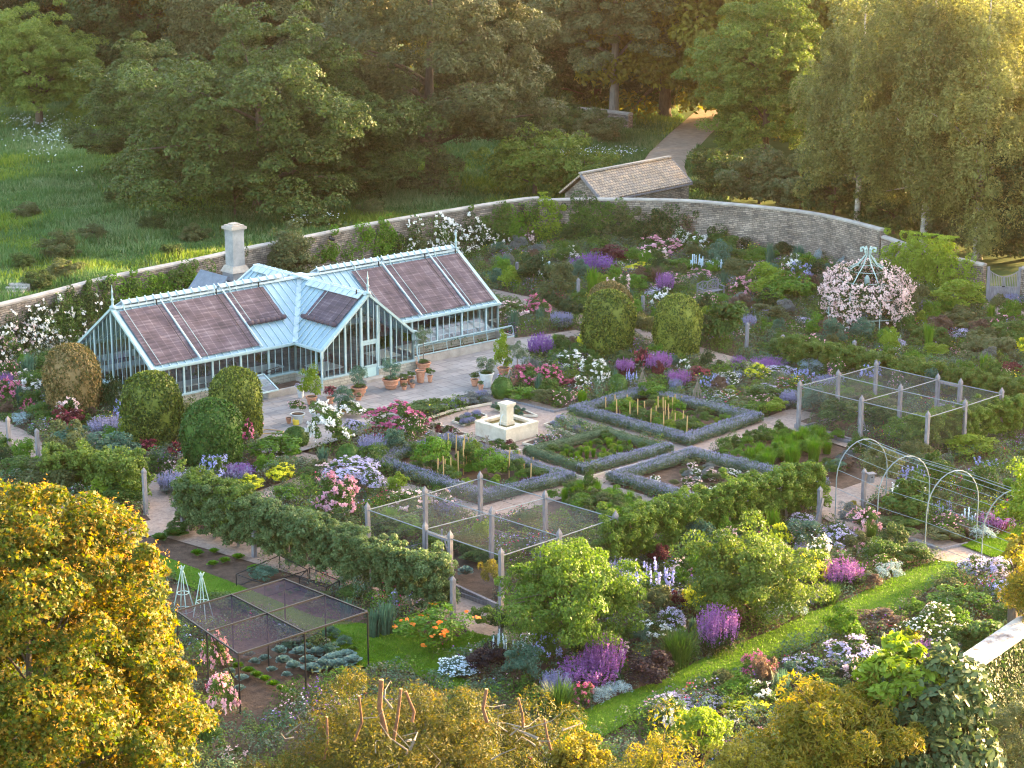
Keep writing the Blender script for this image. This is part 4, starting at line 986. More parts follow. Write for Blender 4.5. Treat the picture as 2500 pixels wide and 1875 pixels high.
# watering hose and can
q = [at('c6', x, y, .17) for x, y in ((1740,1110),(1800,1102),(1870,1106),(1915,1115),(1900,1130),(1840,1125),(1780,1130),(1740,1140))]
mb = MB(); mb.tube(q, .02, 5); tag(mb.obj("garden_hose", M_cane), "thin yellow hose curled on the patio left of the white pots", "hose")
q = [at('c4', x, y, .13) for x, y in ((940,1035),(960,1070),(1010,1100),(1080,1120),(1180,1145))]
mb = MB(); mb.tube(q, .02, 5); tag(mb.obj("garden_hose", M_cane), "thin yellow hose lying on gravel inside the front fruit cage", "hose")
p = at('c5', 340, 1318, .15); WC = empty("watering_can", p, .5); WC.scale = (1.0,)*3; tag(WC, "yellow plastic watering can on the patio beside the whitewashed pot", "watering can")
mb = MB(); mb.lathe([(.13,0),(.15,.03),(.14,.22),(.11,.26),(.10,.25)], n=14); mb.obj("body", M_yellow, WC)
mb = MB(); mb.tube([(.13,0,.06),(.25,0,.16),(.36,0,.30)], [.03,.022,.018], 8); mb.lathe([(.02,.30),(.05,.34)], (.37,0,0), 8); mb.obj("spout", M_yellow, WC)
mb = MB(); mb.tube([(.08,0,.25),(.02,0,.34),(-.10,0,.34),(-.17,0,.22),(-.13,0,.08)], .014, 6); mb.obj("handle", M_yellow, WC)
# canes, wigwams, obelisks
cm = MB(); cm.tube([(0,0,0),(0,0,1)], .028, 5); CANE = cm.mesh("cane", M_cane)
def canes(L, k, label, group):
    for x, yt, yb in L:
        p = at(k, x, yb); h = (yb-yt)/CR[k][2]/pix(p)[2]/.95; o = link("bamboo_cane", CANE, None, p); o.scale = (1,1,h); o.rotation_euler = (random.uniform(-.03,.03), random.uniform(-.03,.03), 0); tag(o, label, "cane", group)
canes([(466,608,775),(508,592,790),(516,612,740),(556,605,760),(541,440,560),(590,452,640),(607,560,740),(643,455,700),(641,490,720),(672,455,560),(657,560,700),(726,480,570),(688,565,690),(764,520,570),(868,545,600),(880,540,600),(895,550,620),(908,560,625),(926,545,620),(953,530,640),(949,560,740),(1018,552,650),(1048,635,720),(1095,640,770),(1112,600,690),(1155,620,690)], 'c4',
 "bamboo cane upright in the pea bed left of the fountain", "bamboo canes in the left lavender edged bed")
canes([(1602,195,310),(1664,178,290),(1676,210,350),(1696,218,320),(1712,210,270),(1742,178,270),(1765,225,380),(1816,208,380),(1863,222,320),(1902,270,400),(1940,250,340),(1955,190,320),(1988,195,320),(1992,290,440),(2018,185,280),(2003,215,350),(2026,240,420),(2030,295,340),(2050,195,300),(2068,175,290),(2066,300,420),(2122,285,390),(2114,185,260),(2145,320,470)], 'c4',
 "bamboo cane upright in the far right lavender edged bed", "bamboo canes in the right lavender edged bed")
def wigwam(k, x, yt, yb, wpx, label, n=9):
    p = at(k, x, yb); s = CR[k][2]*pix(p)[2]; h = (yb-yt)/s/.96; r = wpx/s/2; mb = MB()
    for i in range(n):
        a = 2*math.pi*i/n; mb.tube([(r*math.cos(a), r*math.sin(a), 0), (r*.12*math.cos(a), r*.12*math.sin(a), h*.8), (-r*.28*math.cos(a+.3), -r*.28*math.sin(a+.3), h)], [.018,.014,.008], 4)
    for z, q in ((.3,.72),(.55,.48)): mb.tube([(r*q*math.cos(t), r*q*math.sin(t), h*z) for t in np.linspace(0,6.28,13)[:-1]], .012, 4, True)
    tag(mb.obj("hazel_wigwam", M_twig, loc=p), label, "plant support")
wigwam('c2',1162,1255,1480,130,"hazel twig wigwam at the left of the far lavender edged bed")
wigwam('c2',1585,1330,1560,130,"hazel twig wigwam beside the red flowers right of the salvia")
wigwam('c4',440,365,560,90,"hazel twig wigwam poking out of the left pea plants")
wigwam('c4',800,450,640,100,"hazel twig wigwam in the pea bed in front of the fountain")
def obelisk(k, x, yt, yb, label):
    p = at(k, x, yb); s = CR[k][2]*pix(p)[2]; h = (yb-yt)/s/.95; r = .42; mb = MB(); root = empty("plant_obelisk", p)
    for i in range(4):
        a = math.pi/2*i+.4; mb.tube([(r*math.cos(a), r*math.sin(a), 0), (.06*math.cos(a), .06*math.sin(a), h*.86), (.03*math.cos(a), .03*math.sin(a), h*.92), (.10*math.cos(a), .10*math.sin(a), h)], .02, 5)
    mb.obj("stake", M_verdi, root); mb = MB()
    for z in (.1,.45): q = 1 - z/.9; mb.tube([(r*q*math.cos(t), r*q*math.sin(t), h*z) for t in np.linspace(0,6.28,17)[:-1]], .016, 4, True)
    mb.obj("hoop", M_verdi, root); tag(root, label, "plant support")
obelisk('c10',948,370,560,"pale metal obelisk at the lawn edge nearest the yellow tree"); obelisk('c10',1103,445,740,"pale metal obelisk in the soil left of the black canopy"); obelisk('c10',1220,485,800,"pale metal obelisk seen partly through the black canopy")
# kerbs
kerb("edging_board", P2('c4', [(1050,627),(1462,752),(2035,598)]), label="thin pale edging along the middle lavender bed", mat=M_lime, h=.12, wdt=.05)
kerb("edging_board", P2('c4', [(355,365),(560,300),(830,250)]), label="thin pale edging along the lavender strip beside the patio", mat=M_lime, h=.12, wdt=.06, z=.06)
kerb("edging_board", P2('c7', [(665,545),(1230,695)]), label="grey board edging along the right fruit cage", h=.24, wdt=.1)
kerb("edging_board", P2('c8', [(775,610),(1035,730)]), label="grey board edging below the front fruit cage doorway", h=.3, wdt=.12)
kerb("edging_board", P2('D', [(1062,858),(1198,893),(1352,851)]), label="dark edging around the pink rose border right of the patio", h=.12, wdt=.06)
kerb("edging_board", P2('c7', [(980,1160),(1500,1330),(1650,1378),(1830,1335)]), label="edging board beside the gravel under the metal arches", h=.14, wdt=.06)
for L4 in (((560,372),(690,395),(640,350),(800,318)),):
    pass
BEDS = [((565,370),(645,398),(800,335),(740,310)),((1185,392),(1405,465),(1520,440),(1290,360)),((1040,520),(1150,545),(1330,490),(1215,460)),((710,522),(870,575),(1030,572),(850,500)),((375,420),(560,488),(675,462),(470,395)),((850,290),(990,330),(1140,335),(980,268))]
for i, b in enumerate(BEDS):
    q = P2('c4', b); flat("flower_bed", q, .105 + .003*i, M_soil, "small soil bed around the fountain", "soil"); EDGE.append(q)
    mb = MB()
    for u, v in zip(q, q[1:]+q[:1]): mb.bar((*u,.11),(*v,.11), .05, .10)
    tag(mb.obj("bed_edging", M_lime), "pale stone edging round the %s bed by the fountain" % ("upper left","right","lower right","lower","left","upper right")[i], "edging")
# ================================================================== PLANT PROTOTYPES (1 wide, 1 high, base at 0)
PP = {}
def head_cloud(P, Nn, size, rng, n=5, spread=.6, shape='round'):
    """several petals round each flower position"""
    P2_ = np.repeat(P, n, 0) + rng.normal(0, 1, (len(P)*n, 3)) * size * spread
    return leafverts(P2_, np.repeat(Nn, n, 0), size, shape, rng, .5)
def mound_pts(rng, n, ncl=26, clr=.36, squash=.85, zmin=-.25):
    P, Nn, c, r = crown_pts(rng, (.42,.42,.5), .42, ncl, n, clr=clr, flat=squash, zmin=zmin, lump=.16, inner=.5)
    k = (P[:, 2] > .0); return P[k], Nn[k], c, r
def surf_pts(rng, n, P, Nn, frac_top=.0):
    """outermost positions of a leaf cloud"""
    c = np.array([0,0,.35]); d = norm(P - c); q = sph(n*3, rng, -.1); out = []; on = []
    for v in q:
        s = (P - c) @ v - 2.2*np.linalg.norm(np.cross(P - c, v), axis=1); i = int(np.argmax(s)); out.append(P[i]); on.append(v)
        if len(out) >= n: break
    return np.array(out), np.array(on)
def proto(key, fol, fmat, fl=None, flmat=None, flname='flowers', name='shrub', cat='shrub', core=True):
    PP[key] = dict(fol=polymesh(key+'_leaves', fol, LM[fmat]), fl=polymesh(key+'_'+flname, fl, LM[flmat]) if fl is not None else None, flname=flname, name=name, cat=cat)
def mk_shrub(key, mat, leaf=.055, n=3600, shape='diamond', seed=0, name='shrub', cat='shrub', **kw):
    for v in range(3):
        rng = np.random.default_rng(seed*10+v+hash(mat) % 1); P, Nn, c, r = mound_pts(rng, n, **kw)
        proto(f'{key}{v}', [leafverts(P, Nn, leaf, shape, rng, .6)], mat, name=name, cat=cat)
def mk_rose(key, mat, flmat, n=2600, nf=170, fs=.055, leaf=.055, seed=0, name='rose_bush', cat='rose bush', clump=True, shape='round'):
    for v in range(3):
        rng = np.random.default_rng(100+seed*10+v); P, Nn, c, r = mound_pts(rng, n, clr=.32)
        if clump:
            S_, SN = surf_pts(rng, nf//5, P, Nn); S_ = np.repeat(S_, 6, 0) + rng.normal(0, .035, (len(S_)*6, 3)); SN = np.repeat(SN, 6, 0)
        else: S_, SN = surf_pts(rng, nf, P, Nn)
        S_ = S_ + SN*.03; proto(f'{key}{v}', [leafverts(P, Nn, leaf, 'oval', rng, .6)], mat, [head_cloud(S_, SN + [0,0,.3], fs, rng, 4, .35, shape)], flmat, name=name, cat=cat)
def mk_spire(key, mat, flmat, ns=150, fs=.030, frac=(.45,1.0), lean=.35, seed=0, name='salvia_clump', cat='flowering plant', base=900, dens=16, hvar=.3, leafh=.55, spread=.34, shape='diamond'):
    for v in range(3):
        rng = np.random.default_rng(200+seed*10+v); a = rng.uniform(0, 6.28, ns); r = np.sqrt(rng.uniform(0, 1, ns))*spread
        b = np.stack([r*np.cos(a), r*np.sin(a), np.zeros(ns)], 1); h = 1 - rng.uniform(0, hvar, ns) - (r/spread)**2*.18
        top = b*(1+lean) + np.stack([rng.normal(0,.04,ns), rng.normal(0,.04,ns), h], 1)
        t = rng.uniform(frac[0], frac[1], (ns, dens)); Pf = b[:, None]*(1-t[..., None]) + top[:, None]*t[..., None]; Pf = Pf.reshape(-1, 3) + rng.normal(0, .008, (ns*dens, 3))
        ax = np.repeat(norm(top-b), dens, 0)
        fl = leafverts(Pf, rng.normal(0, 1, Pf.shape), fs*1.3, shape, rng, .3, axis=ax)
        P, Nn, c, rr = mound_pts(rng, base, ncl=16); P = P * [1,1,leafh]; 
        t = rng.uniform(.1, frac[0]+.1, (ns, 8)); Ps = (b[:, None]*(1-t[..., None]) + top[:, None]*t[..., None]).reshape(-1, 3)
        st = leafverts(Ps, rng.normal(0, 1, Ps.shape), .07, 'long', rng, .3, axis=np.repeat(norm(top-b), 8, 0))
        proto(f'{key}{v}', [leafverts(P, Nn, .06, 'diamond', rng, .6), st], mat, [fl], flmat, 'flower_spikes', name=name, cat=cat)
def mk_blades(key, mat, nb=260, wd=.022, curve=.9, seed=0, name='grass_clump', cat='ornamental grass', flmat=None):
    for v in range(3):
        rng = np.random.default_rng(300+seed*10+v); a = rng.uniform(0, 6.28, nb); r = rng.uniform(.0, .16, nb); out = rng.uniform(.05, .42, nb)*curve; h = rng.uniform(.6, 1.0, nb)
        Q = []; pr = None
        for k in range(5):
            t = k/4; rr = r + out*t**1.8; z = h*(t*1.25 - .35*curve*t**2.4); w_ = wd*(1 - t**2*.92)
            c = np.stack([rr*np.cos(a), rr*np.sin(a), z], 1); s = np.stack([-np.sin(a), np.cos(a), 0*a], 1)*w_/2
            cur = (c - s, c + s)
            if pr is not None: Q.append(np.stack([pr[0], pr[1], cur[1], cur[0]], 1).astype(np.float32))
            pr = cur
        fl = None
        if flmat:
            i = rng.choice(nb, 26); c = pr[0][i] + [0,0,.03]; fl = [head_cloud(c, np.tile([0,0,1.], (len(c),1)), .06, rng, 4, .4)]
        proto(f'{key}{v}', Q, mat, fl, flmat, name=name, cat=cat)
def mk_rosette(key, mat, n=16, seed=0, name='cabbage', cat='cabbage'):
    for v in range(3):
        rng = np.random.default_rng(400+seed*10+v); Q = []
        for i in range(n):
            a = i*2.4 + rng.normal(0, .2); tilt = .25 + .9*i/n; L = .5*(.6+.4*i/n); d = np.array([math.cos(a), math.sin(a), 0]); s = np.array([-d[1], d[0], 0])
            for j in range(3):
                t0, t1 = j/3, (j+1)/3; w0, w1 = [.26*math.sin(math.pi*(.15+.75*t)) for t in (t0, t1)]
                p0, p1 = [d*(L*t*math.sin(tilt)) + np.array([0,0, .12 + L*1.5*t*math.cos(tilt) - .25*t*t*math.sin(tilt)]) for t in (t0, t1)]
                Q.append([p0 - s*w0*.9 + [0,0,.05], p0, p1, p1 - s*w1*.9 + [0,0,.06]]); Q.append([p0, p0 + s*w0*.9 + [0,0,.05], p1 + s*w1*.9 + [0,0,.06], p1])
        proto(f'{key}{v}', [np.array(Q, np.float32)], mat, name=name, cat=cat)
for k_, m_ in (('sgreen','green'),('sdark','dark'),('slime','lime'),('sbright','bright'),('solive','olive'),('steal','teal'),('sgrey','grey'),('sburg','burg'),('sblack','black'),('sbrown','brown'),('sgold','gold')):
    mk_shrub(k_, m_, seed=len(PP))
mk_shrub('ssilver', 'silver', leaf=.05, n=2600, shape='long', seed=77)
mk_shrub('sfern', 'bright', leaf=.10, n=2600, shape='long', seed=78)
mk_shrub('sbig', 'green', leaf=.09, n=2600, shape='oval', seed=79)
mk_rose('rwhite', 'green', 'f_white', nf=170, fs=.048, seed=1); mk_rose('rblush', 'green', 'f_blush', nf=170, fs=.048, seed=2); mk_rose('rpink', 'green', 'f_pink', nf=190, fs=.048, seed=3)
mk_rose('rhot', 'green', 'f_hot', nf=200, fs=.048, seed=4); mk_rose('rred', 'burg', 'f_red', nf=130, fs=.045, seed=5)
mk_rose('crambe', 'green', 'f_lilac', nf=650, fs=.03, seed=6, name='crambe_plant', cat='flowering plant', clump=True); mk_rose('daisy', 'green', 'f_white', nf=260, fs=.026, seed=7, name='daisy_clump', cat='flowering plant', clump=False)
mk_rose('icy', 'teal', 'f_icy', nf=420, fs=.035, seed=8, name='daisy_clump', cat='flowering plant', clump=False)
mk_rose('euph', 'lime', 'f_yel', nf=520, fs=.05, seed=9, name='euphorbia', cat='flowering plant'); mk_rose('poppy', 'bright', 'f_orange', nf=22, fs=.05, seed=10, name='poppy_clump', cat='flowering plant', clump=False)
mk_rose('pinkbit', 'green', 'f_pink', nf=70, fs=.04, seed=11, name='flowering_shrub', cat='flowering shrub', clump=False); mk_rose('bluebit', 'green', 'f_blue', nf=240, fs=.035, seed=12, name='flowering_shrub', cat='flowering shrub')
mk_spire('salvia', 'dark', 'f_purple', ns=260, seed=1); mk_spire('magsal', 'dark', 'f_magenta', ns=260, seed=2); mk_spire('catmint', 'grey', 'f_lav', ns=240, seed=3, name='catmint_clump', frac=(.5,1))
mk_spire('delphw', 'green', 'f_icy', ns=10, fs=.045, dens=70, frac=(.5,1), spread=.42, seed=4, name='delphinium', hvar=.25, lean=.05, shape='round', leafh=.5); mk_spire('camp', 'green', 'f_blue', ns=34, fs=.04, dens=16, hvar=.55, frac=(.6,1), spread=.42, seed=5, name='bellflower', lean=.1, shape='round', leafh=.75)
mk_spire('campw', 'green', 'f_white', ns=34, fs=.042, dens=16, hvar=.5, frac=(.65,1), spread=.42, seed=6, name='bellflower', lean=.1, shape='round', leafh=.75)
mk_spire('lavc', 'lav', 'f_lav', ns=260, fs=.028, frac=(.72,1), seed=7, name='lavender_bush', leafh=.8, base=1500); mk_spire('dsal', 'burg', 'f_magenta', ns=200, seed=8, frac=(.6,1))
mk_blades('grass', 'green', seed=1); mk_blades('irist', 'teal', nb=150, wd=.045, curve=.45, seed=2, name='iris_clump', cat='iris'); mk_blades('irisg', 'bright', nb=170, wd=.04, curve=.5, seed=3, name='iris_clump', cat='iris')
mk_blades('asp', 'bright', nb=420, wd=.018, curve=.5, seed=4, name='fennel_clump', cat='vegetable plant'); mk_blades('bgrass', 'brown', seed=5)
mk_rosette('cabb', 'cabb', n=18); mk_rosette('lett', 'bright', name='lettuce', cat='lettuce', seed=2); mk_rosette('chard', 'green', n=22, name='leafy_vegetable', cat='vegetable plant', seed=3)
# clipped domes
def dome_mesh(key, mat, n=17000, leaf=.046, seed=0, box=False, sq=2.6, core=None):
    rng = np.random.default_rng(500+seed); a = rng.uniform(0, 2*np.pi, n); t = rng.uniform(0, 1, n)
    def prof(t):    # t along the outline from bottom to top: radius, height
        if box: th = -.5*np.pi*.75 + t*(np.pi*.5*1.75); return .5*np.cos(th), .42 + .5*np.sin(th)*1.08
        z = np.where(t < .62, t/.62*.60, .60 + .40*np.sin((t-.62)/.38*np.pi/2)); r = np.where(t < .62, .42 + .08*np.sin(t/.62*np.pi*.62), .496*np.cos((t-.62)/.38*np.pi/2)**.85); return r, z
    r, z = prof(t); r2, z2 = prof(np.clip(t+.01, 0, 1)); tz, tr = z2 - z, r2 - r; Nn = norm(np.stack([tz*np.cos(a), tz*np.sin(a), -tr], 1))
    bump = .020*np.sin(a*3+z*7+seed) + .016*np.sin(a*7-z*13+2*seed) + .010*np.sin(a*17+z*31) + (rng.uniform(0,1,n) < .03)*.03
    rr = r + bump + rng.normal(0, .016, n) - .016; P = np.stack([rr*np.cos(a), rr*np.sin(a), z + rng.normal(0, .006, n)], 1)
    tt = np.linspace(0.001, .999, 16); cr, cz = prof(tt); cv = []; cf = []
    for i in range(16):
        for k in range(20): b = 2*math.pi*k/20; cv.append((cr[i]*.955*math.cos(b), cr[i]*.955*math.sin(b), cz[i]*.985))
    for i in range(15):
        for k in range(20): cf.append((i*20+k, i*20+(k+1)%20, (i+1)*20+(k+1)%20, (i+1)*20+k))
    m = polymesh(key, [leafverts(P, Nn, leaf, 'diamond', rng, .75)], LM[mat], core=(cv, cf)); return m
DM = {k: dome_mesh('dome_'+k, m, seed=i) for i, (k, m) in enumerate((('gold','goldtip'),('cop','copper'),('dark','topdark'),('olive','goldtip')))}
BM = dome_mesh('box_ball', 'box', 5000, .05, 9, True)
st_ = MB(); st_.tube([(0,0,0),(0,0,.5)], [.05,.04], 8); STEM = st_.mesh('trunk', M_bark)
def dome(k, x, ytop, ybot, wpx, kind, label, ball=False):
    s0 = CR[k][2]; base = at(k, x, ybot); s = s0*pix(base)[2]; wpx = wpx*(1 if ball else .94); w_ = wpx/s; base = at(k, x, ybot - wpx*.06); s = s0*pix(base)[2]; w_ = wpx/s
    h = height_at(k, x, ytop + wpx*.05, base)
    if ball:
        o = link("box_ball", BM, None, base); o.scale = (w_, w_, h)
    else:
        o = link("clipped_dome_tree", None, None, base); link("trunk", STEM, o).scale = (2.5, 2.5, 1.2)
        c = link("crown", DM[kind], o); c.scale = (w_, w_, h*.97); c.location.z = h*.03; c.rotation_euler.z = random.uniform(0, 6)
    tag(o, label, "clipped tree" if not ball else "clipped box ball", "clipped domed trees" if not ball else "clipped box balls"); return o
for a in (('c6',500,515,1040,395,'cop',"copper tipped clipped dome tree, leftmost of them all"),('c6',1035,700,1225,425,'gold',"brightest yellow green clipped dome tree before the left greenhouse wing"),
          ('c6',1600,670,1190,375,'olive',"yellow green clipped dome tree behind the dark green one by the patio"),('c6',1440,880,1390,425,'dark',"plain dark green clipped dome tree in front of its yellow green neighbour"),
          ('c2',905,582,1020,365,'cop',"orange tipped clipped dome mostly hidden behind another right of the greenhouse"),('c2',900,645,1190,425,'gold',"bronze gold clipped dome tree right of the greenhouse, front of the pair"),
          ('c2',1432,675,1185,385,'olive',"olive green clipped dome tree standing alone right of the golden pair")): dome(*a[:5], a[5], a[6])
for a in (('c5',340,1318,1480,180,"round box ball beside the white roses at the patio corner"),('c5',690,1435,1600,158,"egg shaped box ball in front of the white rose bed"),('c5',845,1205,1262,120,"low box ball between white and hot pink roses"),
          ('c5',1730,985,1150,145,"box ball beside the tall whitewashed pot on the patio"),('c2',975,1295,1480,150,"tall box ball between white roses and the far lavender bed"),('c2',905,1430,1520,90,"small low box ball at the foot of the tall one")):
    dome(a[0],a[1],a[2],a[3],a[4],'dark',a[5],True)
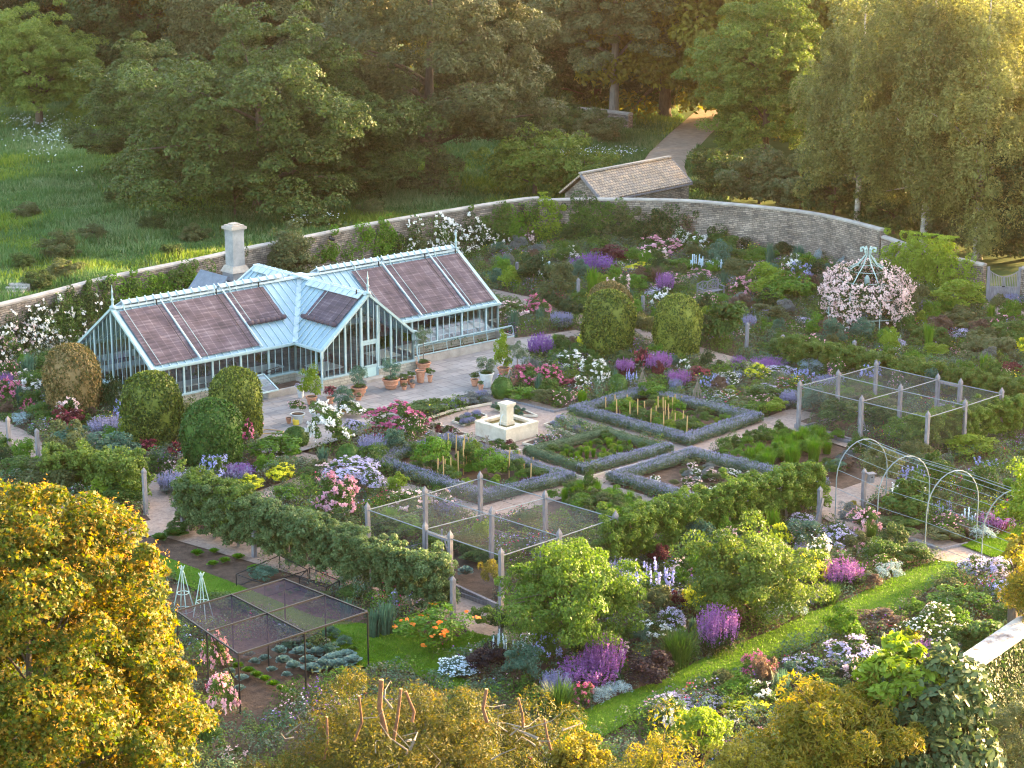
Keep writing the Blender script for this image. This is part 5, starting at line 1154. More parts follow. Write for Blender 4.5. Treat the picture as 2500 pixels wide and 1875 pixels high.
# hand placed plants
CNT = {}
def plant(kind, k, x, yb, wpx, hpx, desc, n=1):
    s = CR[k][2]*pix(at(k, x, yb))[2]; b = at(k, x, yb - wpx*.13, .04); w_ = wpx/s; h = max(.5*hpx, hpx - .10*wpx)/s*(.7 if kind == 'asp' else 1.25)
    if k == 'c9' and yb > 1290 - .42*x: b.y -= .55; h *= .82
    i = CNT.get(kind, 0); CNT[kind] = i+1; p = PP[kind + str(i % 3)]
    o = link(p['name'], p['fol'], None, b); o.scale = (w_*1.14, w_*1.14, h*1.05); o.rotation_euler = (0, 0, random.uniform(0, 6.28))
    if p['fl'] is not None: link(p['flname'], p['fl'], o)
    return tag(o, desc, p['cat'], None, auto=True)
TBL = """
c2|sdark 330 710 300 290 rounded dark fruit bush|solive 540 790 290 300 rounded olive green fruit bush|irist 90 570 190 140 teal spiky clump|steal 50 650 130 130 blue green shrub|rwhite 340 420 100 60 low white rose|sgrey 350 420 140 100 blue grey shrub
c2|slime 480 470 180 110 fresh green mound|rwhite 590 480 160 130 white rose bush|salvia 780 600 330 190 wide purple salvia drift|sburg 900 480 270 130 burgundy leaved shrub|sbright 1130 490 200 130 bright green mound|euph 1120 570 190 95 yellow flowering clump|sfern 1110 720 210 170 feathery green plant
c2|rpink 1290 445 290 160 large pale pink rose|daisy 1460 380 140 160 airy white flowered shrub|sdark 1290 330 200 100 dark green shrub by wall|delphw 1590 550 130 140 white delphiniums|delphw 1720 550 130 120 white delphiniums|sbright 1440 560 260 120 long green leafy mound|bgrass 1270 640 170 140 brown hazy grass
c2|rpink 1410 650 160 100 pink rose|rpink 1610 610 180 90 pink rose behind bench|rpink 1265 680 110 60 low pink flowers|sgreen 1790 400 270 160 green shrub under the wall|sgreen 1830 490 250 160 rounded green shrub|solive 1900 640 240 200 olive shrub|sbright 2050 480 310 110 bright green spreading mound|slime 2120 800 320 260 lime green rounded shrub
c2|sfern 1740 800 220 100 low ferny green clump|sbrown 1920 850 210 140 brown seed headed haze|camp 2080 910 140 120 pale blue bellflowers|sbig 1780 1140 330 330 bushy green apple shrub|sgreen 1970 700 200 120 soft green shrub|rblush 130 930 260 150 blush white rose|rhot 350 890 190 150 hot pink rose|irist 170 1045 210 180 teal bladed clump
c2|irist 370 950 140 120 upright teal blades|catmint 540 970 180 120 grey lavender clump|salvia 380 1210 210 180 vivid purple salvia|sgreen 540 1190 150 150 green mound|sgreen 690 1250 190 150 mid green mound|rwhite 600 1290 210 130 open white rose|rwhite 790 1400 200 190 full white rose|rwhite 450 1290 100 70 small white rose
c2|rhot 290 1440 250 170 bright pink rose|rhot 460 1440 210 160 bright pink rose|rred 630 1450 180 90 crimson flower drift|slime 600 1375 140 80 lime green cushion|dsal 1030 1340 150 130 dusky purple salvia|rred 1160 1300 130 170 coral red flowers|magsal 1290 1330 210 170 magenta purple salvia|magsal 1440 1450 200 150 purple salvia
c2|rred 1610 1410 180 130 rust red flowers|catmint 1740 1450 200 110 violet catmint|rwhite 1480 1300 100 90 white flowers|daisy 1830 1430 170 120 pale lilac haze|euph 2040 1375 185 115 round acid yellow euphorbia|slime 1850 1490 150 80 low lime cushion|sfern 240 1540 230 110 ferny green mound|solive 420 1570 200 130 olive flower stems
c2|pinkbit 560 1580 190 130 green clump dotted pink|irisg 700 1570 170 110 green iris blades|magsal 2120 1310 230 90 magenta flower carpet|rblush 2160 1370 130 80 white flower clump|crambe 2120 1500 170 90 pale lilac flowers|solive 1950 1610 220 110 olive border clump|daisy 1780 1550 220 100 cream flower haze|pinkbit 2080 1600 200 120 pink dotted border clump
c2|sgreen 1500 1100 190 120 dark green shrub base|solive 1150 1080 190 220 brown green shrub|sbrown 1170 960 90 110 bronze shrub|sgreen 680 850 150 170 green shrub|sdark 560 330 230 170 dark green shrub under the wall|solive 880 330 300 160 olive shrub under the wall|sdark 1050 340 180 140 dark shrub by the wall|sgrey 200 400 130 130 dusky grey shrub|sgreen 1200 600 120 120 leafy green clump|steal 60 420 160 120 blue green shrub|sgreen 90 360 180 160 green shrub beside climbers
c3|sbright 390 860 440 270 large lime green rounded shrub|slime 1690 900 440 240 large yellow green rounded shrub|solive 1760 1050 400 200 olive green shrub|irist 470 510 200 150 tall teal spires|ssilver 430 540 80 70 small silver plant|ssilver 810 510 90 90 silver plant below wall|ssilver 620 470 80 110 silver mullein|rpink 120 580 110 100 small pink rose|sdark 350 420 190 110 dark low shrub by wall|sdark 750 460 280 120 dark low hedge by wall
c3|sbright 180 470 260 120 bright green mound|steal 730 560 180 90 blue green clump|delphw 645 990 110 100 white delphinium group|delphw 1140 1080 130 90 white delphinium group|delphw 1230 1070 70 70 white delphinium|camp 170 920 150 120 blue bellflowers|pinkbit 2020 1060 260 170 pink flowered shrub|sburg 2130 1340 170 110 burgundy shrub|slime 1540 1200 200 110 lime green mound
c3|crambe 310 1350 220 90 white flower drift|camp 510 1400 190 110 violet blue spires|catmint 700 1450 240 110 pale violet haze|salvia 250 1290 290 90 vivid violet salvia drift|sbrown 1560 1050 190 170 smoky brown shrub|rred 1640 1040 110 80 dark red flowers|pinkbit 1720 1190 150 80 pink flowered clump|solive 1360 900 230 280 olive shrub right of gazebo|crambe 1380 750 150 110 pale flowers right of gazebo
c3|sgreen 1500 780 180 140 green shrub|sgreen 1300 1050 150 170 fresh green clump|solive 1900 1140 260 170 olive brown mound|sbrown 2120 920 180 90 rusty brown mound|catmint 2120 800 180 90 grey lavender clump|rblush 2060 1110 90 70 white rose|solive 2080 1240 260 140 olive green shrub|sgreen 600 800 130 160 green shrub left of gazebo|sbrown 560 700 150 150 brown shrub|sgrey 40 830 160 130 grey brown haze
c3|steal 590 1650 230 200 teal leafy clump|sgreen 850 1640 320 150 green fruit bush inside cage|solive 1130 1650 280 140 olive fruit bush inside cage|sgreen 230 1570 280 150 green border clump|crambe 210 1480 160 80 lilac flowers|pinkbit 330 1450 180 100 pink haze clump|slime 300 1640 220 130 lime green border clump|sbright 100 1640 200 100 bright green border clump
c7|sgreen 1010 570 370 190 green fruit bush behind net|sgreen 1280 580 280 180 green fruit bush behind net|sbright 1370 660 260 150 bright green fruit bush|sbright 1480 660 230 120 bright green fruit bush|slime 1840 770 340 140 yellow green spreading shrub|asp 640 840 260 240 feathery green vegetable clump|asp 480 850 220 200 feathery green vegetable clump|asp 790 790 200 230 feathery green vegetable clump|asp 880 730 160 130 upright green stems
c7|camp 1470 940 230 130 violet blue bellflowers|camp 1990 840 220 80 violet blue bellflowers|campw 1430 1070 260 140 white bellflowers|sbig 1430 1210 320 260 leafy green base below white flowers|pinkbit 1710 1270 220 130 rosy pink flower haze|magsal 1720 1250 180 110 rosy magenta salvia|dsal 2020 1270 260 130 deep wine salvia|ssilver 1940 1330 170 110 silver blue mound|sgreen 1900 1100 260 250 green shrub inside the arches|solive 1250 980 280 280 dark apple shrub inside the arches
c7|sgreen 1600 1020 240 280 green apple shrub|sgold 1050 1140 110 100 golden bladed plant|sgreen 190 720 110 110 green bean plant|sgreen 260 690 80 90 green bean plant|sgreen 380 660 110 100 green bean plant|sgreen 450 620 90 90 green bean plant|sgreen 560 590 60 90 green bean plant|steal 930 870 140 110 blue green vegetable|sgreen 910 880 110 100 green vegetable
c7|steal 720 1380 270 180 blue grey feathery clump|crambe 960 1380 220 150 pale lilac flower cloud|solive 1090 1410 170 150 olive green shrub|sgreen 1250 1510 220 200 leafy green peony|sgreen 1450 1490 240 140 dark leafy peony|rpink 960 1490 220 90 pink rose|magsal 980 1650 300 190 magenta violet salvia|ssilver 1300 1610 190 150 silver blue curry plant|grass 880 1690 220 90 arching green grass|sbrown 1200 1650 120 110 brown grassy clump
c7|rpink 1120 1440 90 110 pale pink lily|catmint 830 1430 150 80 violet catmint|sgreen 1560 1440 90 80 small dark green mound|sgreen 1100 760 150 160 green border shrub|solive 1480 830 230 180 olive shrub|slime 1500 720 160 160 yellow green shrub by cage corner|bgrass 1850 1300 200 90 brown grass by lawn|sgreen 1350 1290 400 120 low green ground shrub|solive 1650 1330 260 100 olive edging plant
c8|magsal 1660 1190 250 280 vivid magenta salvia|magsal 1560 1230 360 200 vivid magenta salvia|sblack 1920 1180 320 190 dusky brown flower mass|sblack 960 1130 240 180 blackish leaved shrub|grass 1390 1390 360 210 arching green grass|ssilver 1740 1260 170 110 silver blue mound|ssilver 1640 1310 150 120 silver grey mound|icy 780 1140 230 120 icy blue white daisy mat|steal 1180 1190 230 220 smoky bronze fennel|camp 1320 1190 100 90 blue flowers
c8|poppy 600 980 440 240 green poppy patch with orange blooms|irist 350 890 230 180 teal iris blades|irist 280 900 180 150 teal iris blades|grass 2080 1100 270 240 arching green grass|rwhite 1960 910 190 120 white rose|crambe 2070 880 150 150 pale violet flower cloud|camp 1960 700 240 260 lavender blue bellflowers|camp 1830 640 150 150 lavender blue bellflowers|pinkbit 2000 720 150 110 pink flowers|delphw 1040 1010 100 150 white delphinium spires|delphw 1200 1000 180 120 white foxglove spires
c8|rpink 70 210 200 190 pale pink rose|rblush 480 170 210 150 white blush rose behind net|rblush 690 140 140 120 white blush rose behind net|irisg 370 260 280 130 fresh green iris blades|sburg 2080 760 130 130 burgundy leafed plant|sgreen 940 850 170 150 green clump by gravel|solive 1180 920 200 160 olive stems|sdark 1050 880 140 170 dark green shrub|sgreen 850 380 150 130 cabbage green leaf clump|chard 880 450 190 110 broad leaf crop inside cage
c8|chard 700 390 150 120 broad leaf crop inside cage|cabb 830 530 120 110 grey cabbage inside cage|sgold 980 600 120 170 yellow green shrub in the cage corner|sdark 1500 1080 200 140 dark shrub under the willowy tree
c9|euph 250 750 190 160 acid yellow euphorbia|euph 940 590 160 180 acid yellow euphorbia|magsal 370 1010 260 280 purple salvia|grass 150 1090 300 230 arching green grass|sblack 30 1130 150 150 dusky brown mound|ssilver 690 820 200 170 silver blue mound|ssilver 820 790 170 120 silver blue mound|grass 1050 710 220 130 arching green grass|daisy 1640 940 370 270 white flowered cloud|sbrown 1320 860 330 170 brown pink haze|euph 1500 940 130 150 lime yellow euphorbia
c9|sbright 1830 740 380 180 bright green rounded shrub|sbig 1950 1000 360 270 large leaved green shrub|crambe 1180 1080 320 230 pale lilac crambe cloud|crambe 890 1090 220 140 pale lilac crambe cloud|irist 740 1240 220 190 dark green iris blades|irist 1100 1120 230 150 dark green iris blades|sbrown 640 1190 150 270 brownish upright willowherb|sbright 480 1250 200 180 bright green clump|euph 520 1340 260 120 acid yellow euphorbia|crambe 110 1310 220 120 white lilac crambe cloud|crambe 300 1290 180 110 white lilac crambe cloud
c9|crambe 1900 520 190 170 white lilac flower cloud|crambe 2050 540 200 170 white lilac flower cloud|bgrass 2140 640 220 200 tawny arching grass|slime 300 1520 340 260 round acid lime shrub|bgrass 1280 860 150 120 brown flower haze|sgrey 870 700 220 90 grey green edging clump|sbrown 470 830 130 110 brown seed heads|rwhite 440 1400 100 120 white rose|sgreen 1750 700 200 130 green shrub|irist 1330 1040 170 140 dark green blades
c9|sgreen 1000 1210 260 190 green border clump|solive 1760 620 170 140 olive shrub|sgreen 2080 780 180 150 green leafy shrub|irist 560 1560 190 160 dark green blades|rpink 620 1470 100 90 pink peony|steal 250 400 200 220 teal cardoon|steal 380 420 120 110 teal cardoon|catmint 900 420 150 90 violet catmint|solive 730 180 200 100 grey plum shrub
c5|rwhite 560 1520 240 280 tall white rose|rwhite 700 1300 210 120 white rose|rhot 1020 1400 340 190 hot pink rose|rred 870 1440 140 100 deep pink flowers|catmint 860 1570 200 160 lilac flower mound|steal 1010 1550 160 160 grey green mound|slime 660 1460 160 90 lime green mound|irist 520 1600 170 100 blue green iris|sgreen 870 1610 180 140 green mound|pinkbit 1140 1460 150 180 green clump with pink flowers|sgreen 1150 1560 120 110 green mound
c5|sgreen 1200 1290 260 110 low grey green lavender edging|crambe 730 1400 130 100 pale flowers
c4|sbright 450 730 250 230 rounded mass of pea plants|sbright 810 760 230 190 rounded mass of pea plants|sgreen 670 720 150 170 green pea plants|slime 700 640 130 130 yellow green bean plants|sgreen 1000 740 160 120 green bean plants|sgreen 1150 770 170 90 low green plants|sgreen 540 790 160 110 green pea plants|slime 200 870 170 150 lime green clump|crambe 30 860 160 150 pale lilac flower cloud|catmint 520 1010 210 110 grey leaved clump
c4|sbright 210 1170 340 150 fresh green leaf mass|sgreen 1380 900 160 120 green bean plant|sgreen 1490 860 90 150 tall green bean plant|asp 1620 960 260 160 feathery green clump|asp 1780 1040 260 170 pale green onion tops|sgreen 1230 600 110 70 green corner plant|sgreen 1490 680 90 60 green corner plant|sgreen 1600 500 100 70 green corner plant|sgreen 1860 570 100 60 green corner plant
c4|sgreen 1860 400 190 110 green border plants|sbright 1700 340 180 110 green potato plants|sbright 1900 230 190 120 mound of pea plants|sgreen 2150 450 160 100 green border plants|slime 1000 590 60 30 tiny lime plant|sgreen 1050 1100 160 110 green shrub inside cage|slime 760 1200 120 150 yellow green shrub inside cage|sgreen 1060 1260 180 90 green low crop
c6|rhot 40 960 170 170 hot pink rose|rwhite 190 930 200 180 white rose|ssilver 150 1100 150 100 silver blue mound|sgreen 260 1090 170 150 green mound|rred 460 1140 240 140 red leaved flowering shrub|steal 520 1270 260 170 blue green shrub|steal 760 1460 400 260 large blue green shrub|solive 450 1500 360 400 light green apple shrub|slime 780 1650 340 250 yellow green apple shrub|irist 200 780 220 140 teal spires by wall
c6|solive 560 520 260 260 yellowish shrub left of the greenhouse|sdark 770 1020 170 240 dark conifer at the greenhouse corner|pinkbit 720 1050 110 60 pink flowers|catmint 720 1170 240 130 violet grey haze|rred 1000 1310 150 110 red flowered shrub|rred 1190 1330 120 130 red flowered shrub|sgreen 130 1460 270 150 bright green feathery clump|sbright 1850 1370 360 190 fresh green shrub|euph 1890 1490 170 120 yellow euphorbia|euph 1700 1530 170 90 yellow euphorbia
c6|catmint 1580 1500 260 130 dusky purple flowers|catmint 1160 1550 190 140 violet catmint|salvia 1600 1480 160 110 purple salvia|sbrown 1700 1420 120 100 bronze clump|sbright 1930 1630 180 120 bright green mound|sgreen 1060 1400 160 110 dark green mound|sbrown 40 1030 110 110 tawny grass|sgreen 340 740 200 140 green shrub|sgreen 2080 1500 180 110 green border clump|solive 2150 1430 150 110 olive border clump|sgreen 30 1300 120 130 teal green clump
D|sdark 725 1175 90 60 green shrub under the pink rose|rpink 730 1130 85 90 pale pink rose|crambe 760 1060 110 55 pale pink flowers|rblush 720 1045 60 40 blush rose|sgreen 620 1090 60 40 bright green mound|salvia 515 1050 70 40 dull purple salvia|sgreen 650 1165 90 60 green shrub|sgreen 255 1110 110 60 green apple shrub|solive 110 1090 130 90 olive apple shrub|sgreen 940 1195 60 40 green crop|sgreen 840 1180 90 50 green leafy crop
D|sgold 1925 820 60 30 yellow green mound|sgreen 2000 760 90 50 green shrub|solive 2120 790 110 60 olive shrub|sgreen 2180 760 90 60 dark green shrub|solive 1660 710 80 45 olive clump|sgreen 1700 780 80 40 green clump
c10|chard 960 320 130 90 bright leafy crop|chard 1050 300 170 100 leafy green crop|sgreen 1080 280 160 90 dark leafy crop|lett 1185 400 100 70 bright round vegetable|lett 1285 385 80 60 bright round vegetable|lett 1280 460 90 60 bright round vegetable|lett 1350 440 90 60 bright round vegetable|lett 1430 420 100 60 bright round vegetable|lett 1530 490 120 60 bright round vegetable|steal 1590 560 180 90 grey green sage mound|solive 1900 730 200 110 grey shrub under canopy
c10|sgreen 1330 790 270 160 green potato row under canopy|sgreen 760 110 240 140 dark green shrub|rpink 1300 1140 150 260 tall pale pink rose beside the yellow tree|rpink 1330 1400 170 260 tall pale pink rose beside the yellow tree|rhot 1290 1250 110 120 magenta rose|rwhite 1240 1030 90 90 blush rose|sgreen 1270 1600 150 200 small green conifer|rblush 1400 1640 150 90 fallen pale petals clump|irist 2080 800 210 120 teal iris blades under the hedge|sgreen 2130 670 200 90 green plants under hedge
"""
ORD = {}
for line in TBL.strip().split('\n'):
    k, rest = line.split('|', 1)
    for it in rest.split('|'):
        f = it.split(); 
        if len(f) < 6: continue
        plant(f[0], k, float(f[1]), float(f[2]), float(f[3]), float(f[4]), ' '.join(f[5:]))
# crop rows
for (k, L, kind, d) in (('c10', [(1700,1060),(1800,1010),(1760,1090),(1850,1060),(1900,1010),(1940,1080),(1680,1000),(1990,1090),(1870,1110),(2030,1040)], 'cabb', "blue green cabbage"),
                        ('c10', [(1380,1110),(1450,1150),(1530,1050),(1500,1010),(1720,1130),(1630,1100),(1440,1210),(1590,1030)], 'cabb', "young grey green cabbage"),
                        ('c10', [(1320,1020),(1380,1050),(1430,1075),(1490,1105),(1540,1130),(1590,1155),(1640,1185),(1690,1210),(1740,1235)], 'lett', "bright green lettuce of the long row"),
                        ('c8', [(20,1050),(70,1080),(110,1030),(150,1060)], 'cabb', "blue green cabbage by the lawn")):
    for x, y in L:
        sz = 135 if d.startswith("blue") else 90
        o = plant(kind, k, x, y, sz*random.uniform(.85,1.15), sz*.75, d)
# small plants in open soil of the lavender edged beds and vegetable plots
def fill_row(poly, n, kinds, size, desc, seed):
    nm = 'seedling' if seed < 3 else 'vegetable_plant' if seed < 9 or seed in (31,32,34) else 'bedding_plant'
    rng = np.random.default_rng(seed); q = np.array(poly); lo, hi = q.min(0), q.max(0); P = rng.uniform(lo, hi, (n*6, 2)); P = P[pip(P, poly)][:n]
    for p in P:
        kd = kinds[rng.integers(len(kinds))]; i = rng.integers(3); pr_ = PP[kd+str(i)]; s = size*rng.uniform(.7,1.3)
        o = link(nm, pr_['fol'], None, (p[0], p[1], .04)); o.scale = (s, s, s*.8); o.rotation_euler.z = rng.uniform(0, 6.28)
        if pr_['fl'] is not None: link(pr_['flname'], pr_['fl'], o)
        tag(o, desc, nm.replace('_', ' '), desc + " filling a bed", auto=False)
fill_row(P2('c4', [(1240,600),(1460,670),(1850,560),(1590,490)]), 60, ['sgreen','slime','asp'], .42, "low green seedling plant inside the middle lavender bed", 1)
fill_row(P2('D', [(1400,1045),(1500,1005),(1700,1055),(1600,1100)]), 95, ['rwhite','sgrey','sgreen','rblush','solive','campw'], .45, "small white flowered plant inside the lower right lavender bed", 2)
fill_row(P2('D', [(1300,900),(1390,870),(1590,915),(1480,950)]), 50, ['sgreen','slime','sbright','solive'], .62, "green vegetable plant inside the upper right lavender bed", 3)
fill_row(P2('D', [(880,1010),(960,985),(1160,1045),(1050,1075)]), 26, ['sgreen','sbright','slime'], .62, "green vegetable plant inside the left lavender bed", 4)
fill_row(P2('c7', [(150,730),(560,560),(640,600),(260,770)]), 24, ['sgreen','sbright'], .6, "green bean plant in the back row of the right vegetable plot", 31)
fill_row(P2('c7', [(330,790),(830,590),(950,640),(420,850)]), 60, ['asp','irisg','sbright'], .8, "green leafy plant in the middle of the right vegetable plot", 32)
fill_row(P2('c7', [(700,850),(1000,720),(1120,780),(970,930)]), 18, ['sgreen','sgrey','sbrown'], .5, "scattered small plant in the right vegetable plot", 33)
fill_row(P2('c4', [(1230,860),(1450,800),(1900,960),(1700,1100),(1250,930)]), 70, ['asp','sgreen','sbright','solive'], .7, "leafy plant in the plot behind the front fruit cage", 34)
fill_row(P2('c8', [(780,300),(1010,420),(1000,480),(800,420)]), 20, ['chard','sgreen'], .7, "leafy crop plant inside the front fruit cage", 35)
fill_row(P2('c3', [(560,1600),(1000,1450),(1400,1500),(1000,1650)]), 40, ['sgreen','sbright','solive'], 1.0, "fruit bush inside the right fruit cage", 36)
fill_row(P2('c10', [(1650,830),(2150,930),(2100,1020),(1700,950)]), 30, ['chard','cabb','steal'], .55, "leafy crop plant under the black canopy", 37)
for i, q in enumerate(EDGE): fill_row(q, 13, [['sgrey','lavc','sgreen'],['lavc','steal','sgrey'],['rblush','sburg','sgrey'],['rblush','sburg','sgreen'],['sburg','rblush','solive'],['sgreen','steal','sgrey']][i], .42, "small plant in the %s little bed by the fountain" % ("rear left","right","front right","front","left","rear right")[i].split()[0] if False else "small plant in the %s stone edged bed by the fountain" % ("upper left","right","lower right","lower","left","upper right")[i], 20+i)
fill_row(P2('c4', [(340,330),(440,265),(760,215),(815,245),(560,290),(370,350)]), 30, ['lavc','sgreen','sgrey'], .62, "lavender plant in the strip between patio and fountain", 9)
fill_row(P2('c10', [(1540,600),(1700,560),(2050,740),(1900,760)]), 14, ['sgreen','sgrey'], .22, "tiny seedling in the soil under the black canopy", 10)
# ------------------------------------------------------------------ hedges
def hedge(name, pts, wd, h0, h1, mat, leaf, dens, label, flmat=None, stems=None, shape='diamond', cat="hedge", lump=.12, seed=0, ragged=.12):
    rng = np.random.default_rng(600+seed); pts = [Vector((p[0], p[1], 0)) for p in pts]; O = pts[0]; L = []; A = []
    seg = [(b-a).length for a, b in zip(pts[:-1], pts[1:])]; T = sum(seg); n = int(T*dens)
    s = rng.uniform(0, T, n); cum = np.concatenate([[0], np.cumsum(seg)]); idx = np.clip(np.searchsorted(cum, s, 'right')-1, 0, len(seg)-1)
    a = np.array([(p.x, p.y) for p in pts]); d = (a[idx+1]-a[idx]); d /= np.linalg.norm(d, axis=1)[:, None]; base = a[idx] + d*(s-cum[idx])[:, None]; nr = np.stack([-d[:, 1], d[:, 0]], 1)
    th = rng.uniform(-.35, np.pi+.35, n); e = .62; cx = np.sign(np.cos(th))*np.abs(np.cos(th))**e; cz = np.sign(np.sin(th))*np.abs(np.sin(th))**e
    lm = 1 + lump*np.sin(s*2.1+seed)+lump*.8*np.sin(s*5.3+th*2+seed) + lump*.5*np.sin(s*11+th*3); rad = lm*rng.uniform(.72, 1.04, n)
    off = cx*wd/2*rad; zm = (h0+h1)/2; hz = (h1-h0)/2; z = zm + cz*hz*(1+(rad-1)*.8) + rng.exponential(ragged*.4, n)*(cz > .5)
    P = np.stack([base[:, 0]+nr[:, 0]*off-O.x, base[:, 1]+nr[:, 1]*off-O.y, np.maximum(z, .03)], 1); Nn = np.stack([nr[:, 0]*cx, nr[:, 1]*cx, cz+.15], 1)
    if stems or lump > .1:      # loose trained rows: leaf clumps along the row
        A_ = wd*(h1-h0); nc = int(T*A_*26); sc_ = rng.uniform(0, T, nc); ix = np.clip(np.searchsorted(cum, sc_, 'right')-1, 0, len(seg)-1); dc = a[ix+1]-a[ix]; dc /= np.linalg.norm(dc, axis=1)[:, None]; bc = a[ix] + dc*(sc_-cum[ix])[:, None]; nc_ = np.stack([-dc[:, 1], dc[:, 0]], 1)
        oc = rng.uniform(-.5, .5, nc)*wd*.8; zc = h0 + .12 + (h1-h0-.25)*rng.uniform(0, 1, nc)**.8 + rng.exponential(ragged*.35, nc)*(rng.uniform(0,1,nc) < .3); rc = rng.uniform(.12, .30, nc); j = rng.integers(0, nc, n); q = sph(n, rng, -.7)
        P = np.stack([bc[j, 0]+nc_[j, 0]*oc[j]-O.x, bc[j, 1]+nc_[j, 1]*oc[j]-O.y, zc[j]], 1) + q*rc[j][:, None]*rng.uniform(.5, 1, (n, 1))*[1, 1, .8]; P[:, 2] = np.maximum(P[:, 2], .03)
        Nn = q + [0, 0, .5]; cz = q[:, 2]
    me = polymesh(name+"_leaves", [leafverts(P, Nn, leaf, shape, rng, .6)], LM[mat])
    if stems:
        root = empty(name, O); link("foliage", me, root); mb = MB(); t = .4
        while t < T:
            i = min(int(np.searchsorted(cum, t, 'right')-1), len(seg)-1); p = pts[i].lerp(pts[i+1], (t-cum[i])/seg[i]) - O; mb = MB(); mb.tube([(p.x,p.y,0),(p.x+.04,p.y,h0*.7),(p.x,p.y,h1*.8)], [.07,.055,.02], 6); mb.obj("trunk", M_barkgrey, root); t += stems
    else: root = link(name, me, None, O)
    if flmat:
        k = (cz > .05) & (rng.uniform(0, 1, n) < .36); Pf = P[k] + np.stack([rng.normal(0,.02,k.sum()), rng.normal(0,.02,k.sum()), rng.uniform(.0,.10,k.sum())], 1)
        link("flowers", polymesh(name+"_flowers", [leafverts(Pf, rng.normal(0,1,Pf.shape), leaf*.72, 'long', rng, .3, axis=Nn[k]*.5+[0,0,1])], LM[flmat]), root)
    tag(root, label, cat); return root
LV = dict(R=[(1250,898),(1388,858),(1628,914),(1484,962)], M=[(1148,988),(1306,946),(1436,982),(1264,1026)], L=[(812,1007),(968,962),(1222,1045),(1042,1086)], B=[(1332,1043),(1495,992),(1768,1058),(1596,1122)])
nm = dict(R="upper right bed of canes", M="small middle bed of seedlings", L="left bed of peas", B="lower right bed of white flowers"); sd_ = ["upper left","upper right","lower right","lower left"]
seed = 0
for k_, q in LV.items():
    for i in range(4):
        a, b = q[i], q[(i+1)%4]; pp = P2('D', [a, b]); va = Vector(pp[0]); vb = Vector(pp[1]); dd = (vb-va).normalized()*.32; pp = [tuple(va-dd), tuple(vb+dd)]; seed += 1
        if k_ == 'M' and i == 1: m_, f_ = 'lav', None
        else: m_, f_ = 'lav', 'f_lav'
        if k_ == 'M' and i in (0, 3): f_ = None
        hedge("lavender_hedge", pp, .72 if k_ != 'M' else .52, 0.02, .44, m_, .10, 3000, "lavender hedge along the %s side of the %s" % (sd_[i], nm[k_]), f_, shape='long', cat="lavender hedge", lump=.06, seed=seed, ragged=.05)
hedge("apple_hedge", P2('D', [(398,1142),(560,1200),(760,1268),(968,1340)]), 1.4, .2, 2.35, 'apple', .10, 11000, "long grey green pleached apple hedge on posts in front of the front cage", stems=1.5, seed=40, lump=.14, ragged=.2)
hedge("apple_hedge", P2('D', [(398,1140),(440,1155),(530,1187)]), 1.2, .6, 2.6, 'hedge', .10, 6000, "darker leafy left end of the long pleached apple hedge", stems=1.5, seed=41, lump=.14, ragged=.2)
hedge("apple_hedge", P2('D', [(1300,1245),(1480,1190),(1640,1145),(1768,1108)]), 1.3, .3, 2.35, 'willow', .09, 12000, "bright yellow green pleached apple hedge ending at an oak post", stems=1.6, seed=42, lump=.12, ragged=.3)
hedge("apple_hedge", P2('c3', [(350,1240),(900,1360),(1400,1450),(2260,1620)]), 1.2, .3, 1.7, 'hedge', .11, 9500, "long olive green apple hedge behind the right fruit cage", stems=1.8, seed=43, lump=.14, ragged=.25)
hedge("apple_hedge", P2('c7', [(1450,740),(1700,690),(1960,640),(2260,560)]), 1.3, .3, 2.0, 'willow', .10, 10000, "yellow green apple hedge right of the right fruit cage", stems=1.8, seed=44, lump=.14, ragged=.25)
hedge("apple_hedge", P2('c6', [(300,1560),(620,1560),(960,1640)]), 1.7, .2, 2.3, 'hedge', .11, 6500, "green apple hedge at the left before the dark clipped dome", stems=1.8, seed=45, lump=.2, ragged=.25)
hedge("clipped_hedge", P2('D', [(1180,660),(1250,690)]), .8, 0, .8, 'dark', .08, 4000, "low dark hedge at the foot of the orange tipped dome", seed=46)
